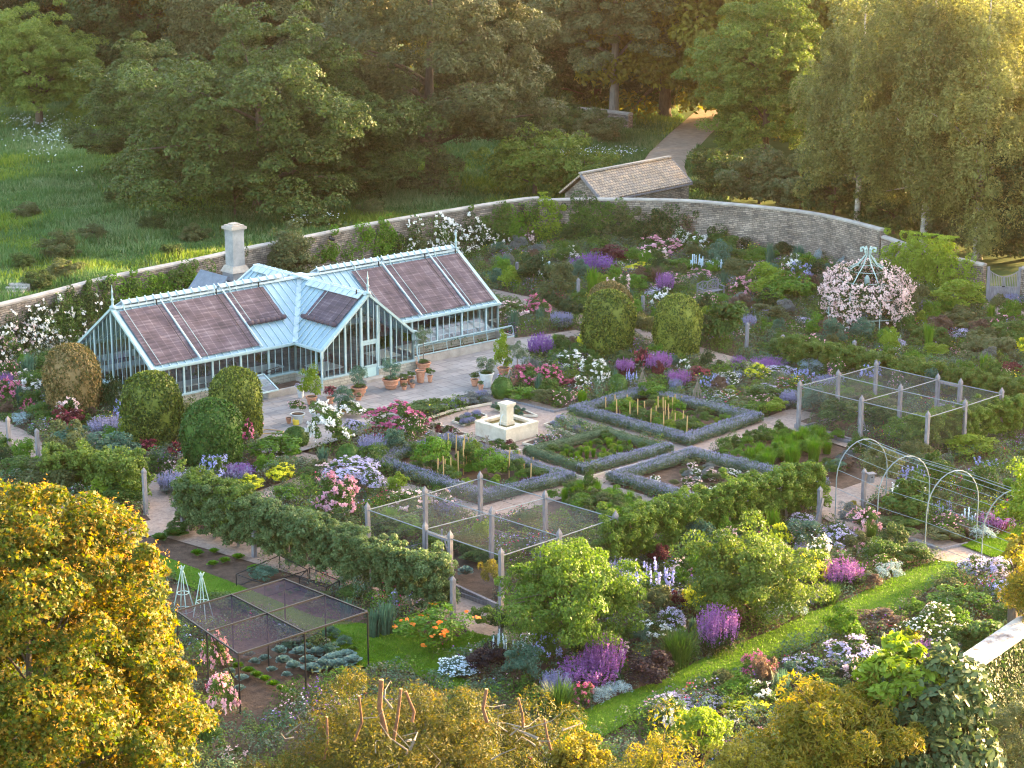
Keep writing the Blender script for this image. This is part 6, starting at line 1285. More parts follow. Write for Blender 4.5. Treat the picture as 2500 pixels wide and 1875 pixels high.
# ------------------------------------------------------------------ climbers on the wall
def climber(cx, cy, wpx, hpx, mat, label, fl=None, leaf=.13, n=None, thick=.5, seed=0, name="climbing_plant", sparse=1.0, hz=None):
    """leaf mass on the garden face of the wall; centre and size in the survey picture"""
    rng = np.random.default_rng(700+seed); z0 = 1.6; p = at('D', cx, cy, z0)
    line = W1s + W2s + W3
    best = min(range(len(line)-1), key=lambda i: abs(pix(line[i])[0]/1.1302 - cx) + (0 if True else 0)); a = line[best]; b = line[best+1]
    d = Vector((b.x-a.x, b.y-a.y, 0)).normalized(); nn = Vector((d.y, -d.x, 0)); base = Vector((a.x, a.y, 0)) + nn*.30
    s = 1/1.1302*pix((a.x, a.y, z0))[2]; W_ = wpx/s/max(.35, abs(d.x)); H_ = hpx/s/.98; zc = min(np.arange(.2, 4, .05), key=lambda z: abs(pix((a.x,a.y,z))[1]/1.1302 - cy)); n = n or int(W_*H_*430*sparse)
    nc = max(10, int(W_*H_*3.5)); cs = rng.normal(0, .30, (nc, 2))*[W_, H_]; rr = rng.uniform(.18, .60, nc)*min(1, max(W_, H_)/3+.4); i = rng.integers(0, nc, n); q = sph(n, rng, -1)
    u = cs[i, 0] + q[:, 0]*rr[i]; v = np.clip(zc + cs[i, 1] + q[:, 1]*rr[i], .03, 3.6); t = np.abs(q[:, 2])*rr[i]*thick + rng.uniform(0, .06, n)
    P = np.stack([d.x*u + nn.x*t, d.y*u + nn.y*t, v], 1); Nn = np.array([nn.x, nn.y, .5])[None] + q*.4
    me = polymesh(name+"_leaves", [leafverts(P, Nn, leaf, 'oval', rng, .6)], LM[mat]); o = link(name, me, None, (base.x, base.y, 0))
    if fl:
        k = rng.choice(n, n//22); Pf = P[k] + np.array([nn.x, nn.y, .2])[None]*.08; link("flowers", polymesh(name+"_flowers", [head_cloud(Pf, np.tile([nn.x, nn.y, .6], (len(Pf),1)), .13, rng, 4, .4)], LM[fl]), o)
    tag(o, label, "climbing plant"); return o
CL = [(1290,460,120,60,'green',"loose creeper along the wall top below the shed roof",None),(1060,470,90,60,'green',"creeper near the wall top left of the wall step",None),(860,545,70,60,'dark',"dark creeper on the wall above the greenhouse ridge",None),(1450,520,110,70,'olive',"olive creeper at the wall foot behind the pink rose",None),(1560,540,70,50,'dark',"low dark creeper on the plain right part of the wall",None),
 (900,535,70,60,'olive',"olive climber low on the wall left of the white climbing rose",None),(1230,520,120,90,'green',"broad green creeper low on the wall below the shed",None),(1400,500,90,80,'dark',"dark thin creeper right of the upright olive one",None),(1060,540,70,60,'dark',"dark green creeper low behind the right greenhouse end",None),(1330,530,110,60,'green',"green creeper at the foot of the curved wall",None),(250,650,90,50,'green',"green creeper low behind the left wing gable",None),
 (800,522,98,85,'bright',"vivid green vine on the wall left of the right greenhouse roof",None),(708,548,62,60,'bright',"round green vine on the wall right of the tall yellowish shrub",None),
 (415,600,75,80,'green',"pale green climber on the wall left of the chimney",None),(300,625,190,60,'bright',"long bright green vine spilling along the wall behind the left wing",None),(480,560,26,50,'dark',"small dark climber beside the chimney",None),
 (945,520,95,75,'green',"climbing rose with white flowers above the right greenhouse finial",'f_white'),(1015,512,80,70,'dark',"white climbing rose right of the greenhouse finial",'f_white'),(1095,500,80,100,'bright',"deep green creeper below the vent pipe on the wall",None),(1130,460,60,40,'green',"green creeper just under the wall step",None),
 (1195,470,70,90,'lime',"yellow green creeper right of the wall step",None),(1180,540,60,60,'green',"green creeper low on the wall right of the blush rose",None),(1140,525,35,50,'brown',"small blush climbing rose on bare stone below the wall step",'f_blush'),(1265,500,110,100,'dark',"large dark leaved creeper below the tiled shed",None),(1345,490,60,90,'olive',"upright olive creeper right of the dark one",None),
 (1440,470,100,45,'dark',"thin sparse climbing stems on the middle of the curved wall",None),(1490,500,50,60,'brown',"sparse brown creeper on the curved wall behind white delphiniums",None),(1620,540,20,40,'dark',"tiny dark climber on the curved wall",None),
 (1990,585,150,110,'lime',"thick yellow green creeper covering the low wall right of the corner",None),(2080,570,150,120,'lime',"tall yellow green creeper arching beside the double gate",None),(2175,540,110,90,'lime',"yellow green creeper hanging over the top of the double gate",None),
 (60,720,140,120,'dark',"dark climbing rose with white flowers on the far left wall",'f_white'),(20,780,80,120,'dark',"white flowered climbing rose at the left picture edge",'f_blush'),(150,680,120,110,'green',"green leafy climber on the wall at left",None),(180,640,90,60,'dark',"dark green climber near the wall top at left",None)]
for i, (x, y, w_, h_, m_, lb, fl) in enumerate(CL):
    climber(x, y, w_, h_, m_, lb, fl, seed=i, sparse=.35 if 'parse' in lb else 1.0, thick=1.6 if m_ == 'lime' and x > 1900 else .7)
# bushes against the wall as freestanding trees
# gazebo roses
rng = np.random.default_rng(88); n = 15000; a = rng.uniform(0, 6.28, n); t = rng.uniform(0, 1, n)
zz = np.where(t < .55, t/.55*2.2, 2.2 + (t-.55)/.45*1.25); rr = np.where(zz < 2.2, gr, gr*np.sqrt(np.clip(1-((zz-2.2)/1.55)**2, 0, 1)))
cut = (np.sin(a*4+1.1)*.5+.5); keep = ~((zz < 1.6) & (cut > .45) & (rng.uniform(0,1,n) < .93)) & ~((zz > 2.9) & (np.abs(np.mod(a, 6.28)-4.5) < .55)); a, zz, rr = a[keep], zz[keep], rr[keep]
lumpy = 1 + .07*np.sin(a*7+zz*3)+.06*np.sin(a*13-zz*5); q = np.stack([np.cos(a), np.sin(a), 0*a + .3], 1); P = np.stack([rr*lumpy*np.cos(a), rr*lumpy*np.sin(a), zz], 1) + rng.normal(0, .12, (len(a), 3))
P[:, 2] = np.maximum(P[:, 2], .05)
CR_ = link("climbing_rose", polymesh("rose_leaves", [leafverts(P, q, .13, 'oval', rng, .6)], LM['dark']), None, (gc.x, gc.y, 0))
k = rng.choice(len(P), 1500); k = k[(P[k, 2] > .7)]; Pf = P[k] + q[k]*.14; Pf = np.repeat(Pf, 2, 0) + rng.normal(0, .07, (len(Pf)*2, 3))
link("flowers", polymesh("rose_flowers", [head_cloud(Pf, np.repeat(q[k], 2, 0), .085, rng, 4, .5)], LM['f_pink' if False else 'f_blush']), CR_)
tag(CR_, "pale pink climbing rose covering the metal gazebo frame", "climbing rose")
# ------------------------------------------------------------------ pots
def pot_mesh(kind):
    mb = MB()
    if kind == 'urn': mb.lathe([(.26,0),(.30,.04),(.40,.30),(.47,.56),(.47,.60),(.54,.62),(.56,.72),(.50,.74),(.45,.70),(.44,.62)], n=22); mb.lathe([(.435,.30),(.45,.34),(.435,.38)], n=22)
    elif kind == 'tall': mb.lathe([(.24,0),(.27,.03),(.38,.84),(.44,.86),(.46,.97),(.41,.99),(.37,.95),(.36,.88)], n=22)
    else: mb.lathe([(.30,0),(.34,.03),(.46,.62),(.52,.64),(.53,.78),(.47,.80),(.43,.76),(.42,.68)], n=18)
    return mb
def pot(k, x, ytop, ybot, wpx, kind, mat, top, label, tw=0, th=0, stem=0):
    b = at(k, x, ybot - wpx*.10, .16); s = CR[k][2]*pix(b)[2]; w_ = wpx/s/ (1.1 if kind == 'urn' else .92 if kind == 'tall' else 1.06); H0 = {'urn':.74,'tall':.99,'small':.8}[kind]; h = max((ybot-ytop)/s/.97 - wpx/s*.12, .12)/H0
    root = empty("potted_plant", b, random.uniform(0, 6)); tag(root, label, "potted plant", auto=False)
    me = PROTO.get(('pot', kind, mat.name)) or pot_mesh(kind).mesh("pot", mat, False); PROTO[('pot', kind, mat.name)] = me
    o = link("pot", me, root); o.scale = (w_, w_, h); zt = H0*h
    so = PROTO.get('potsoil')
    if so is None: mb = MB(); mb.lathe([(.02,0),(.40,.01)], n=14); so = mb.mesh("soil", M_soil); PROTO['potsoil'] = so
    o2 = link("soil", so, root); o2.scale = (w_, w_, 1); o2.location.z = zt*.93
    W_ = tw/s; Ht = th/s/.97
    if top:
        if stem:
            mb = MB(); mb.tube([(0,0,zt*.9),(.02,.01,zt+stem/s*.5),(0,0,zt+stem/s+Ht*.3)], [.035,.03,.02], 6); mb.obj("stem", M_barkgrey, root)
            u = link("underplanting", PP['sgreen1']['fol'], root); u.scale = (w_*.9, w_*.9, .22); u.location.z = zt*.92
        f = link("foliage", PP[top]['fol'], root); f.scale = (W_*1.25, W_*1.25, Ht*1.15); f.location.z = zt*.92 + stem/s
        if PP[top]['fl'] is not None: link("flowers", PP[top]['fl'], f)
mk_shrub('olv', 'lav', leaf=.06, n=5000, shape='long', seed=91, zmin=-.9); mk_shrub('olvg', 'teal', leaf=.06, n=5000, shape='long', seed=92, zmin=-.9); mk_shrub('spd', 'teal', leaf=.09, n=2600, shape='long', seed=93, zmin=-.8); mk_shrub('bay', 'lime', leaf=.06, n=2600, seed=94, zmin=-.8)
for a in (('c5',765,1060,1135,115,'urn',M_terra,'olvg0',"olive ball in a banded terracotta pot left of the greenhouse door",115,130,20),
 ('c5',980,1005,1087,122,'urn',M_terra,'olvg1',"olive ball in a banded terracotta pot right of the greenhouse door",118,120,20),
 ('c5',1200,895,960,105,'urn',M_terra,'olv0',"standard olive with a thin stem in terracotta at the porch corner",105,110,130),
 ('c5',1180,948,1040,75,'tall',M_terra,None,"tall bare terracotta pot below the standard olive",0,0,0),
 ('c5',1065,1010,1062,62,'small',M_terra,'sgreen0',"terracotta pot of green leaves right of the banded olive pot",62,40,0),('c5',1070,1060,1087,38,'small',M_terra,'solive0',"tiny terracotta pot in front of the leafy pot row",34,26,0),
 ('c5',1113,995,1050,58,'small',M_terra,'sgreen2',"terracotta pot of green leaves by the porch downpipe",60,40,0),('c5',1125,1042,1072,38,'small',M_terra,'sgrey0',"tiny terracotta pot by the porch downpipe",36,34,0),
 ('c5',1244,985,1035,38,'small',M_terra,'sgreen1',"small lone terracotta pot with green leaves before the cold frame",58,50,0),('c5',760,1128,1158,48,'small',M_terra,'pinkbit0',"small flowering pot before the left olive ball",44,26,0),
 ('c5',712,1100,1140,42,'small',M_terra,'sgreen0',"small terracotta pot left of the left olive ball",48,26,0),
 ('c5',1625,965,1075,105,'tall',M_lead,'olv1',"grey olive ball in a tall whitewashed pot at the right of the patio",118,120,10),
 ('c5',1545,1010,1062,56,'small',M_terra,'sgreen1',"terracotta pot of green leaves left of the tall white pot",66,50,0),('c5',1587,1048,1090,40,'small',M_terra,'sgreen2',"small terracotta pot at the foot of the tall white pot",40,30,0),
 ('c5',1740,930,985,90,'small',M_terra,'bay0',"tall bright green bay in terracotta at the right of the patio",130,240,0),('c5',1832,935,1000,95,'small',M_terra,'olv2',"dark leaved olive tree in terracotta at the patio right edge",120,120,60),
 ('c5',1820,995,1052,68,'small',M_terra,None,"empty terracotta pot beside the pink roses on the patio",0,0,0),
 ('c5',445,1125,1190,80,'small',M_terra,'bay1',"bright green bay bush in a pot left of the porch",145,190,0),('c5',352,1240,1318,105,'tall',M_lead,'pinkbit1',"left whitewashed pot of leafy white flowers on the patio",105,95,0),('c5',490,1228,1322,110,'tall',M_lead,'solive1',"right whitewashed pot of leafy shrub on the patio",105,80,0),
 ('c5',372,1075,1140,58,'tall',M_lead,'crambe0',"small white pot half hidden behind the bay bush",60,40,0),('c5',290,1268,1312,40,'small',M_terra,None,"small red terracotta pot beside the left whitewashed pot",0,0,0),
 ('c5',655,1180,1250,60,'small',M_terra,'spd0',"feathery pale green ball plant in a pot before the porch",140,120,0),('c5',572,1130,1180,55,'small',M_terra,'rred0',"red leaved plant in a pot left of the porch corner",80,70,0),
 ('c5',585,1210,1265,45,'tall',M_terra,None,"dark red pot right of the whitewashed pots",0,0,0),('c5',545,1236,1300,45,'tall',M_terra,None,"brown pot wedged beside the right whitewashed pot",0,0,0),('c5',475,905,1010,50,'small',M_terra,'olv0',"slim olive standard against the porch side glass",100,110,60)):
    pot(*a)
# plants seen through the greenhouse glass
for i, (x, y, s, kd) in enumerate(((-8,3,.9,'sgreen0'),(-6.2,3,.7,'rwhite1'),(-4.3,3,.8,'sgreen2'),(-2,1.2,.9,'rwhite2'),(2,1.3,1.0,'sbig0'),(4.5,3,.8,'sgreen1'),(6.5,3,.9,'solive0'),(8.6,3,.8,'sgreen2'),(-9.8,3,.8,'solive1'),(-7,8,1.1,'sdark0'),(7,8,1.1,'sdark1'),(0,6.5,1.6,'sbig1'),(-1.6,1.1,.7,'rred1'))):
    v = gh(x, y); o = link("indoor_plant", PP[kd]['fol'], None, (v.x, v.y, .94 if kd != 'sbig1' else .16)); o.scale = (s, s, s)
    tag(o, ["leafy plant on the left wing bench by the glass","white flowering plant inside the left wing","leafy plant inside the left wing near the porch","white flowers inside the porch left window","big leaved plant inside the porch right side","leafy plant inside the right wing by the porch","olive toned plant inside the middle of the right wing","leafy plant inside the right wing far end","olive toned plant inside the left end gable","dark plant on the back bench of the left wing","dark plant on the back bench of the right wing","tall big leaved plant at the middle of the greenhouse","red flowering plant inside the porch left side"][i], "indoor plant")
# ================================================================== TREES
T_ = 1.0
tree_proto('sycamore', 1, (7.5,7.5,8.5), 8.8, 330, 150000, .22, 'treedull', 'oval', r0=.55, clr=.17, flat=.62, zmin=-.8, lump=.22, inner=.8)
tree_proto('hawthorn', 2, (8.0,8.0,5.6), 5.6, 420, 150000, .19, 'treegrn', 'diamond', r0=.45, clr=.17, flat=.28, zmin=-.85, lump=.35, droop=.45, inner=.72)
tree_proto('limetree', 3, (7.5,7.5,6.5), 11.0, 380, 100000, .26, 'treedull', 'oval', bark=M_barkgrey, r0=.5, clr=.15, flat=.6, zmin=-.7, lump=.25, inner=.45)
tree_proto('ashtree', 4, (5.5,5.5,6.5), 7.2, 600, 100000, .20, 'hedge', 'diamond', r0=.35, clr=.13, flat=.5, zmin=-.9, lump=.25, droop=.3, inner=.5)
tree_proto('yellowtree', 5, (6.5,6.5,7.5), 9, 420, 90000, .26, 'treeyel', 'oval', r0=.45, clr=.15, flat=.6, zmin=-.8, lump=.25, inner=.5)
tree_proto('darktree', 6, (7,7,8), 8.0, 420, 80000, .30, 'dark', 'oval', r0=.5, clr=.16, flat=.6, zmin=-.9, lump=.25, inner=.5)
tree_proto('walnut', 7, (5.5,5.5,5.0), 5.6, 520, 90000, .30, 'hedge', 'long', r0=.35, clr=.14, flat=.4, zmin=-.85, lump=.3, droop=.6, inner=.5)
tree_proto('youngtree', 8, (2.3,2.3,3.0), 2.9, 90, 12000, .22, 'treegrn', 'long', r0=.10, clr=.30, flat=.6, zmin=-.9, lump=.3, inner=.3)
tree_proto('elder', 9, (3.6,3.6,2.6), 2.6, 110, 17000, .22, 'hedge', 'oval', r0=.2, clr=.26, flat=.35, zmin=-.8, lump=.3, droop=.5, inner=.5)
tree_proto('bush', 10, (2.6,2.6,1.9), 1.7, 90, 13000, .20, 'treegrn', 'diamond', r0=.1, clr=.28, flat=.6, zmin=-.9, lump=.2, inner=.5)
tree_proto('bushyel', 11, (2.6,2.6,1.9), 1.7, 90, 13000, .20, 'olive', 'diamond', r0=.1, clr=.28, flat=.6, zmin=-.9, lump=.2, inner=.5)
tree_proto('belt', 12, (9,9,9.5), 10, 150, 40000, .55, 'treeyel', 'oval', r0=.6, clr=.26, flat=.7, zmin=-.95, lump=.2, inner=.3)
tree_proto('wallshrub', 13, (1.45,1.45,2.2), 2.2, 110, 15000, .13, 'olive', 'diamond', r0=.07, clr=.32, flat=.7, zmin=-.95, lump=.2, inner=.3)
tree_proto('appletree', 14, (2.6,2.6,1.6), 2.0, 150, 24000, .13, 'treegrn', 'oval', r0=.12, clr=.25, flat=.55, zmin=-.8, lump=.25, inner=.4)
PROTO['appletree'] = (polymesh('willowpear_crown', [c for c in [leafverts(*crown_pts(np.random.default_rng(15), (2.75,2.75,1.55), 1.95, 170, 34000, clr=.24, flat=.5, zmin=-.8, lump=.25, inner=.4)[:2], .115, 'oval', np.random.default_rng(3), .6)]], LM['willow']), PROTO['appletree'][1])
# birch: hanging strands
def birch_proto(key, seed, h=19, rr=5.2):
    rng = np.random.default_rng(seed); L = []; NN = []; ns = 0
    mb = MB(); trunk = [Vector((0,0,0)), Vector((.3,.1,h*.3)), Vector((-.2,.2,h*.6)), Vector((.4,0,h*.97))]; mb.tube(trunk, [.24,.19,.12,.02], 8)
    for i in range(60):
        z = h*rng.uniform(.22, .95); a = rng.uniform(0, 6.28); prof = math.sin(min(1, (1-z/h)*1.5+.12)*math.pi/2); l = rr*prof*rng.uniform(.6, 1.0); p = Vector((0,0,z)); up = .55*l
        q = [p, p + Vector((math.cos(a)*l*.5, math.sin(a)*l*.5, up*.8)), p + Vector((math.cos(a)*l, math.sin(a)*l, up*.75))]; mb.tube(q, [.07,.035,.012], 5)
        for j in range(34):
            t = rng.uniform(.25, 1.05); c = q[0].lerp(q[1], t*2) if t < .5 else q[1].lerp(q[2], (t-.5)*2); c = c + Vector(rng.normal(0, .4, 3)); ln = rng.uniform(1.2, 3.6); n = int(ln*22)
            s = rng.uniform(0, 1, n); sway = rng.normal(0, .18, 2); L.append(np.stack([c.x + sway[0]*s*ln*.4 + rng.normal(0,.12,n), c.y + sway[1]*s*ln*.4 + rng.normal(0,.12,n), c.z - s*ln], 1)); NN.append(np.tile([math.cos(a), math.sin(a), .5], (n,1)))
    P = np.concatenate(L); N_ = np.concatenate(NN); k = P[:, 2] > .3
    PROTO[key] = (polymesh(key+"_crown", [leafverts(P[k], N_[k], .17, 'diamond', rng, .8)], LM['birch']), mb.mesh(key+"_trunk", M_birch, True))
tree_proto('birch', 31, (5.0,5.0,8.6), 9.6, 330, 120000, .17, 'birch', 'diamond', bark=M_birch, r0=.30, top=18, clr=.17, flat=1.3, zmin=-.85, lump=.22, droop=.5, inner=.7)
tree_proto('birch2', 32, (4.6,4.6,7.4), 8.6, 300, 110000, .17, 'birch', 'diamond', bark=M_birch, r0=.22, top=16, clr=.16, flat=1.15, zmin=-.8, lump=.25, droop=.55, inner=.45)
def tr(key, name, k, x, y, s, label, cat="tree", group=None, sz=None, rz=None):
    p = at(k, x, y); return put_tree(key, name, (p.x, p.y, 0), s, rz, label, cat, group, sz, auto=False)
tr('hawthorn','broad_tree','D',560,455,1.12,"broad spreading dark tree with layered drooping branches left of centre", rz=1.0)
tr('hawthorn','broad_tree','D',370,385,.85,"dark layered tree filling the upper left behind the broad one", rz=3.0)
tr('hawthorn','broad_tree','D',700,440,.72,"dark branch of tree hanging over the grass right of the broad one", rz=5.0)
tr('sycamore','tall_tree','D',935,400,1.02,"huge rounded grey green tree at the centre top", rz=.4)
tr('limetree','tall_tree','D',1325,272,1.0,"tall tree with a bare straight trunk near the curving drive", rz=2.0)
tr('ashtree','round_tree','D',1650,370,1.02,"rounded light green tree left of the birches by the drive", rz=1.2)
tr('walnut','leafy_tree','D',85,275,1.05,"rounded bright green tree at the upper left corner", rz=.2)
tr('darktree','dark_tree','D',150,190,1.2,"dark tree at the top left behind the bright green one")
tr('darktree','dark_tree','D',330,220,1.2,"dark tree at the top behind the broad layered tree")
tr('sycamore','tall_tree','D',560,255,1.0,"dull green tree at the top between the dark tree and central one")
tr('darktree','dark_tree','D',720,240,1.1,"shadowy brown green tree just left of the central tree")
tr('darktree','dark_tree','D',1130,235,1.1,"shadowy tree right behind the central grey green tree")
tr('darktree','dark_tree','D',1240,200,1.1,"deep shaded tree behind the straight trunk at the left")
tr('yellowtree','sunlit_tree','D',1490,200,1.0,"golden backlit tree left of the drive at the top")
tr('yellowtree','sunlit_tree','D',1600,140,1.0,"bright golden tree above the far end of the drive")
tr('ashtree','round_tree','D',1760,250,1.4,"brownish tree behind the birches at the top")
tr('limetree','tall_tree','D',1700,200,1.0,"tall hazy tree above the rounded light green one")
tr('birch','birch','D',1995,540,1.0,"tallest weeping birch behind the right wall", rz=0.0)
tr('birch2','birch','D',1850,500,1.0,"leaning weeping birch left of the tallest one", rz=2.0)
tr('birch','birch','D',2110,560,.92,"weeping birch above the double gate", rz=4.0)
tr('birch2','birch','D',1905,420,1.1,"weeping birch half hidden behind the others", rz=5.0)
tr('birch2','birch','D',2040,430,1.1,"pale birch at the back between the two tall ones", rz=1.0)
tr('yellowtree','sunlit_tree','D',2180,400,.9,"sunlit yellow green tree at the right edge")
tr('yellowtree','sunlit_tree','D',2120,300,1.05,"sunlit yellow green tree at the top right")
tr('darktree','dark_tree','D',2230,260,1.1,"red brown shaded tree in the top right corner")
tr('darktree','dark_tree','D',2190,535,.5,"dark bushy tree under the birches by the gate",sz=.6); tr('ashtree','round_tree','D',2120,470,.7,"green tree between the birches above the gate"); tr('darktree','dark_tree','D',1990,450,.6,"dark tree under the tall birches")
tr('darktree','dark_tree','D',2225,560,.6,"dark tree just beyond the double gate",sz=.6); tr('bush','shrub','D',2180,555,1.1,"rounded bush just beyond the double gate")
for x, y, s in ((60,470,.35),(200,520,.4),(140,600,.45),(330,500,.4),(420,520,.35),(50,580,.3),(255,440,.45),(370,560,.3)): o = tr('bush' if x % 20 else 'bushyel','meadow_bush','D',x,y,s,"small rough bush growing in the meadow grass",sz=.3); o['group'] = "rough bushes in the meadow"
tr('youngtree','young_tree','D',508,478,1.0,"young spiky light green tree standing in the meadow by the wall")
tr('elder','layered_shrub','D',1155,425,1.0,"layered bright green shrub behind the wall left of the shed")
tr('elder','layered_shrub','D',1262,431,.72,"small green shrub tucked against the tiled shed")
tr('bush','shrub','D',1180,285,1.1,"dark rounded shrub under the central trees"); tr('bush','shrub','D',1225,300,.9,"rounded shrub between the dark one and yellowish one"); tr('bushyel','shrub','D',1290,310,.8,"yellow green shrub on the grass left of the drive")
tr('bush','shrub','D',310,375,.9,"low green bush in the meadow under the broad tree"); tr('bushyel','shrub','D',130,560,.5,"low tawny bush in the meadow near the wall")
tr('bush','shrub','D',1560,425,1.0,"green shrub right of the tiled shed"); tr('bushyel','shrub','D',1640,440,1.1,"wide grey green shrub behind the curved wall"); tr('bushyel','shrub','D',1730,450,1.1,"wide twiggy shrub behind the curved wall by the birches"); tr('bush','shrub','D',1800,470,1.0,"dark shrub at the foot of the leaning birch"); tr('bush','shrub','D',1540,385,.7,"small shrub on the drive side of the shed")
tr('bushyel','shrub','D',2060,540,1.0,"shrub behind the low wall under the birches"); tr('bush','shrub','D',1930,505,1.1,"shady shrub behind the wall corner"); tr('bush','shrub','D',80,625,.35,"little white flowered bush beside the stone steps"); tr('bushyel','shrub','D',805,470,.35,"small pale bush just over the wall")
tr('wallshrub','wall_shrub','D',632,640,1.0,"tall yellowish green shrub against the wall right of the chimney"); tr('wallshrub','wall_shrub','D',600,640,.7,"smaller yellowish shrub beside the tall one by the chimney")
# out of view to the right: trees added to keep sun off the garden
ux, uy = math.sin(SUN_AZ), math.cos(SUN_AZ); j = 0
for v in (-63, -73, -83):
    for w_ in (112, 126):
        p = (ux*(w_+random.uniform(-3,3)) + uy*v*1.0, uy*w_ - ux*v, 0); s = random.uniform(.85,1.0) * (.72 if v == -63 else 1)
        if p[0] / p[1] < .30: continue
        put_tree('belt', 'woodland_tree', p, s, None, "unseen shade tree added to the right of the garden", "tree", "shade trees added beside the garden", auto=False)
for v in (-108, -134, -146, -158):  # first tree is added beyond the right edge to shade the meadow
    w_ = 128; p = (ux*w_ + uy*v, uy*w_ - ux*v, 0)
    put_tree('belt', 'woodland_tree', p, 1.0, None, ["added shade tree just beyond the right edge behind the birches","woodland tree far behind at the upper right","woodland tree far behind above the drive","woodland tree farthest back above the drive end"][(j)%4], "tree", auto=False); j += 1
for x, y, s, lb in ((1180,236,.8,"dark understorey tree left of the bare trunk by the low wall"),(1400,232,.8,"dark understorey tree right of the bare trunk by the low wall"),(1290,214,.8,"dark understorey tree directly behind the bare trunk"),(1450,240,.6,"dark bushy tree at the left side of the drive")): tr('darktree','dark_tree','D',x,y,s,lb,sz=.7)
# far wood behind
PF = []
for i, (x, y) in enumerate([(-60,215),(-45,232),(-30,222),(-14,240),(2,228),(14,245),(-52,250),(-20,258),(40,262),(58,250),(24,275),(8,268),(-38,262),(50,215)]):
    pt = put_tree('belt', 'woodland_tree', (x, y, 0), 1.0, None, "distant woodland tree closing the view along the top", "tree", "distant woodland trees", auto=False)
# ---- garden trees
def gtree(key, name, k, x, ybot, wpx, ytop, label, R0, H0):
    p = at(k, x, ybot); s = CR[k][2]*pix(p)[2]; sc = wpx/s/(2*R0); h = height_at(k, x, ytop, p); return put_tree(key, name, p, sc, None, label, "tree", None, h/H0, auto=False)
gtree('appletree','willowy_tree','c8',1455,990,880,335,"large willowy yellow green tree left of the magenta salvias",2.9,3.6)
PROTO['appletree'] = (polymesh('leafytree_crown', [leafverts(*crown_pts(np.random.default_rng(18), (2.75,2.75,1.6), 2.0, 150, 30000, clr=.25, flat=.55, zmin=-.8, lump=.2, inner=.4)[:2], .12, 'oval', np.random.default_rng(4), .6)], LM['hedge']), PROTO['appletree'][1])
gtree('appletree','multistem_tree','c9',560,810,860,230,"rounded multi stemmed green tree beside the silver blue mounds",2.9,3.6)
# ---- foreground trees
def fore(name, x, y, dist, rad, ncl, nleaf, leaf, mat, label, shape='lobed', bark=M_bark, seed=0, **kw):
    c = ray('D', x, y, dist); rng = np.random.default_rng(900+seed)
    P, Nn, cl, cr = crown_pts(rng, rad, c.z, ncl, nleaf, **kw); k = P[:, 2] > .1; P, Nn = P[k], Nn[k]
    root = empty(name, (c.x, c.y, 0)); link("crown", polymesh(name+"_crown", [leafverts(P, Nn, leaf, shape, rng, .65)], LM[mat]), root)
    mb = MB(); limbs(mb, (0,0,0), (0,0,c.z+rad[2]*.5), cl, rng, .22, 24); mb.obj("trunk", bark, root, True); tag(root, label, "tree"); return root, c, cl
mp_, mc_, mcl_ = fore('maple', 72, 1480, 50, (3.75,3.75,4.9), 520, 170000, .125, 'maple', "large golden sunlit maple tree filling the lower left corner", 'lobed', seed=1, clr=.15, flat=.55, zmin=-.8, lump=.10, droop=.35, inner=.72)
yw, yc, ycl = fore('yew', 915, 1785, 52, (4.4,3.2,3.6), 620, 200000, .115, 'yew', "hard pruned golden yew with cut trunks at the bottom centre", 'long', seed=2, clr=.15, flat=.95, zmin=-.7, lump=.22, inner=.66)
rng = np.random.default_rng(71); i_ = rng.integers(0, len(mcl_), 2600); q = sph(2600, rng, -.2); P = mcl_[i_] + q*rng.uniform(.45,.68,(2600,1))*[1,1,.6]; P = np.repeat(P, 7, 0) + rng.normal(0, .05, (2600*7, 3))
link("seed_clusters", polymesh("maple_seed_clusters", [leafverts(P, np.repeat(q, 7, 0)+[0,0,-.2], .075, 'long', rng, .8)], LM['seed']), mp_)
# cut stems of the yew
rng = np.random.default_rng(5)
for i, (x, y0, y1, r_) in enumerate(((835,1590,1470,.10),(850,1600,1490,.06),(765,1600,1505,.05),(890,1560,1495,.06),(1052,1560,1490,.07),(1130,1570,1510,.05),(700,1640,1550,.05),(1190,1620,1555,.05))):
    a = ray('D', x, y0, 51.0 - (i % 3)*.5) - Vector(yw.location); b = ray('D', x + rng.normal(0, 14), y1, 51.2 - (i % 3)*.6) - Vector(yw.location)
    mb = MB(); r_ *= .62; mb.tube([a, a.lerp(b, .5) + Vector(rng.normal(0,.08,3)), b], [r_*1.25, r_*1.05, r_], 8); o = mb.obj("cut_stem", M_redbark, yw)
    mb = MB(); d = (b-a).normalized(); mb.tube([b + d*.004, b + d*.03], r_*.98, 10); mb.obj("cut_face", M_cutwood, o)
mb = MB()
for i in range(22):
    x = rng.uniform(520, 1250); y = rng.uniform(1520, 1700); p = ray('D', x, y, 49.4 + rng.uniform(0,.8)) - Vector(yw.location); q = [p]
    for k in range(3): q.append(q[-1] + Vector((rng.normal(0,.28), rng.normal(0,.2), rng.uniform(-.05,.35))))
    r_ = rng.uniform(.012,.045); mb.tube(q, [r_, r_*.7, r_*.4, r_*.15], 5)
mb.obj("bare_branches", M_barkgrey, yw)
fore('robinia', 1800, 1640, 50, (1.85,1.8,2.0), 200, 42000, .16, 'robinia', "golden feathery leaved tree at the bottom right centre", 'long', seed=3, clr=.22, flat=.45, zmin=-.6, lump=.3, droop=.5, inner=.55)
fore('golden_shrub', 1610, 1715, 49, (1.25,1.2,1.35), 120, 22000, .10, 'gold', "golden green shrub at the bottom left of the feathery tree", 'long', seed=4, clr=.25, flat=.5, zmin=-.6, lump=.3, droop=.4, inner=.5)
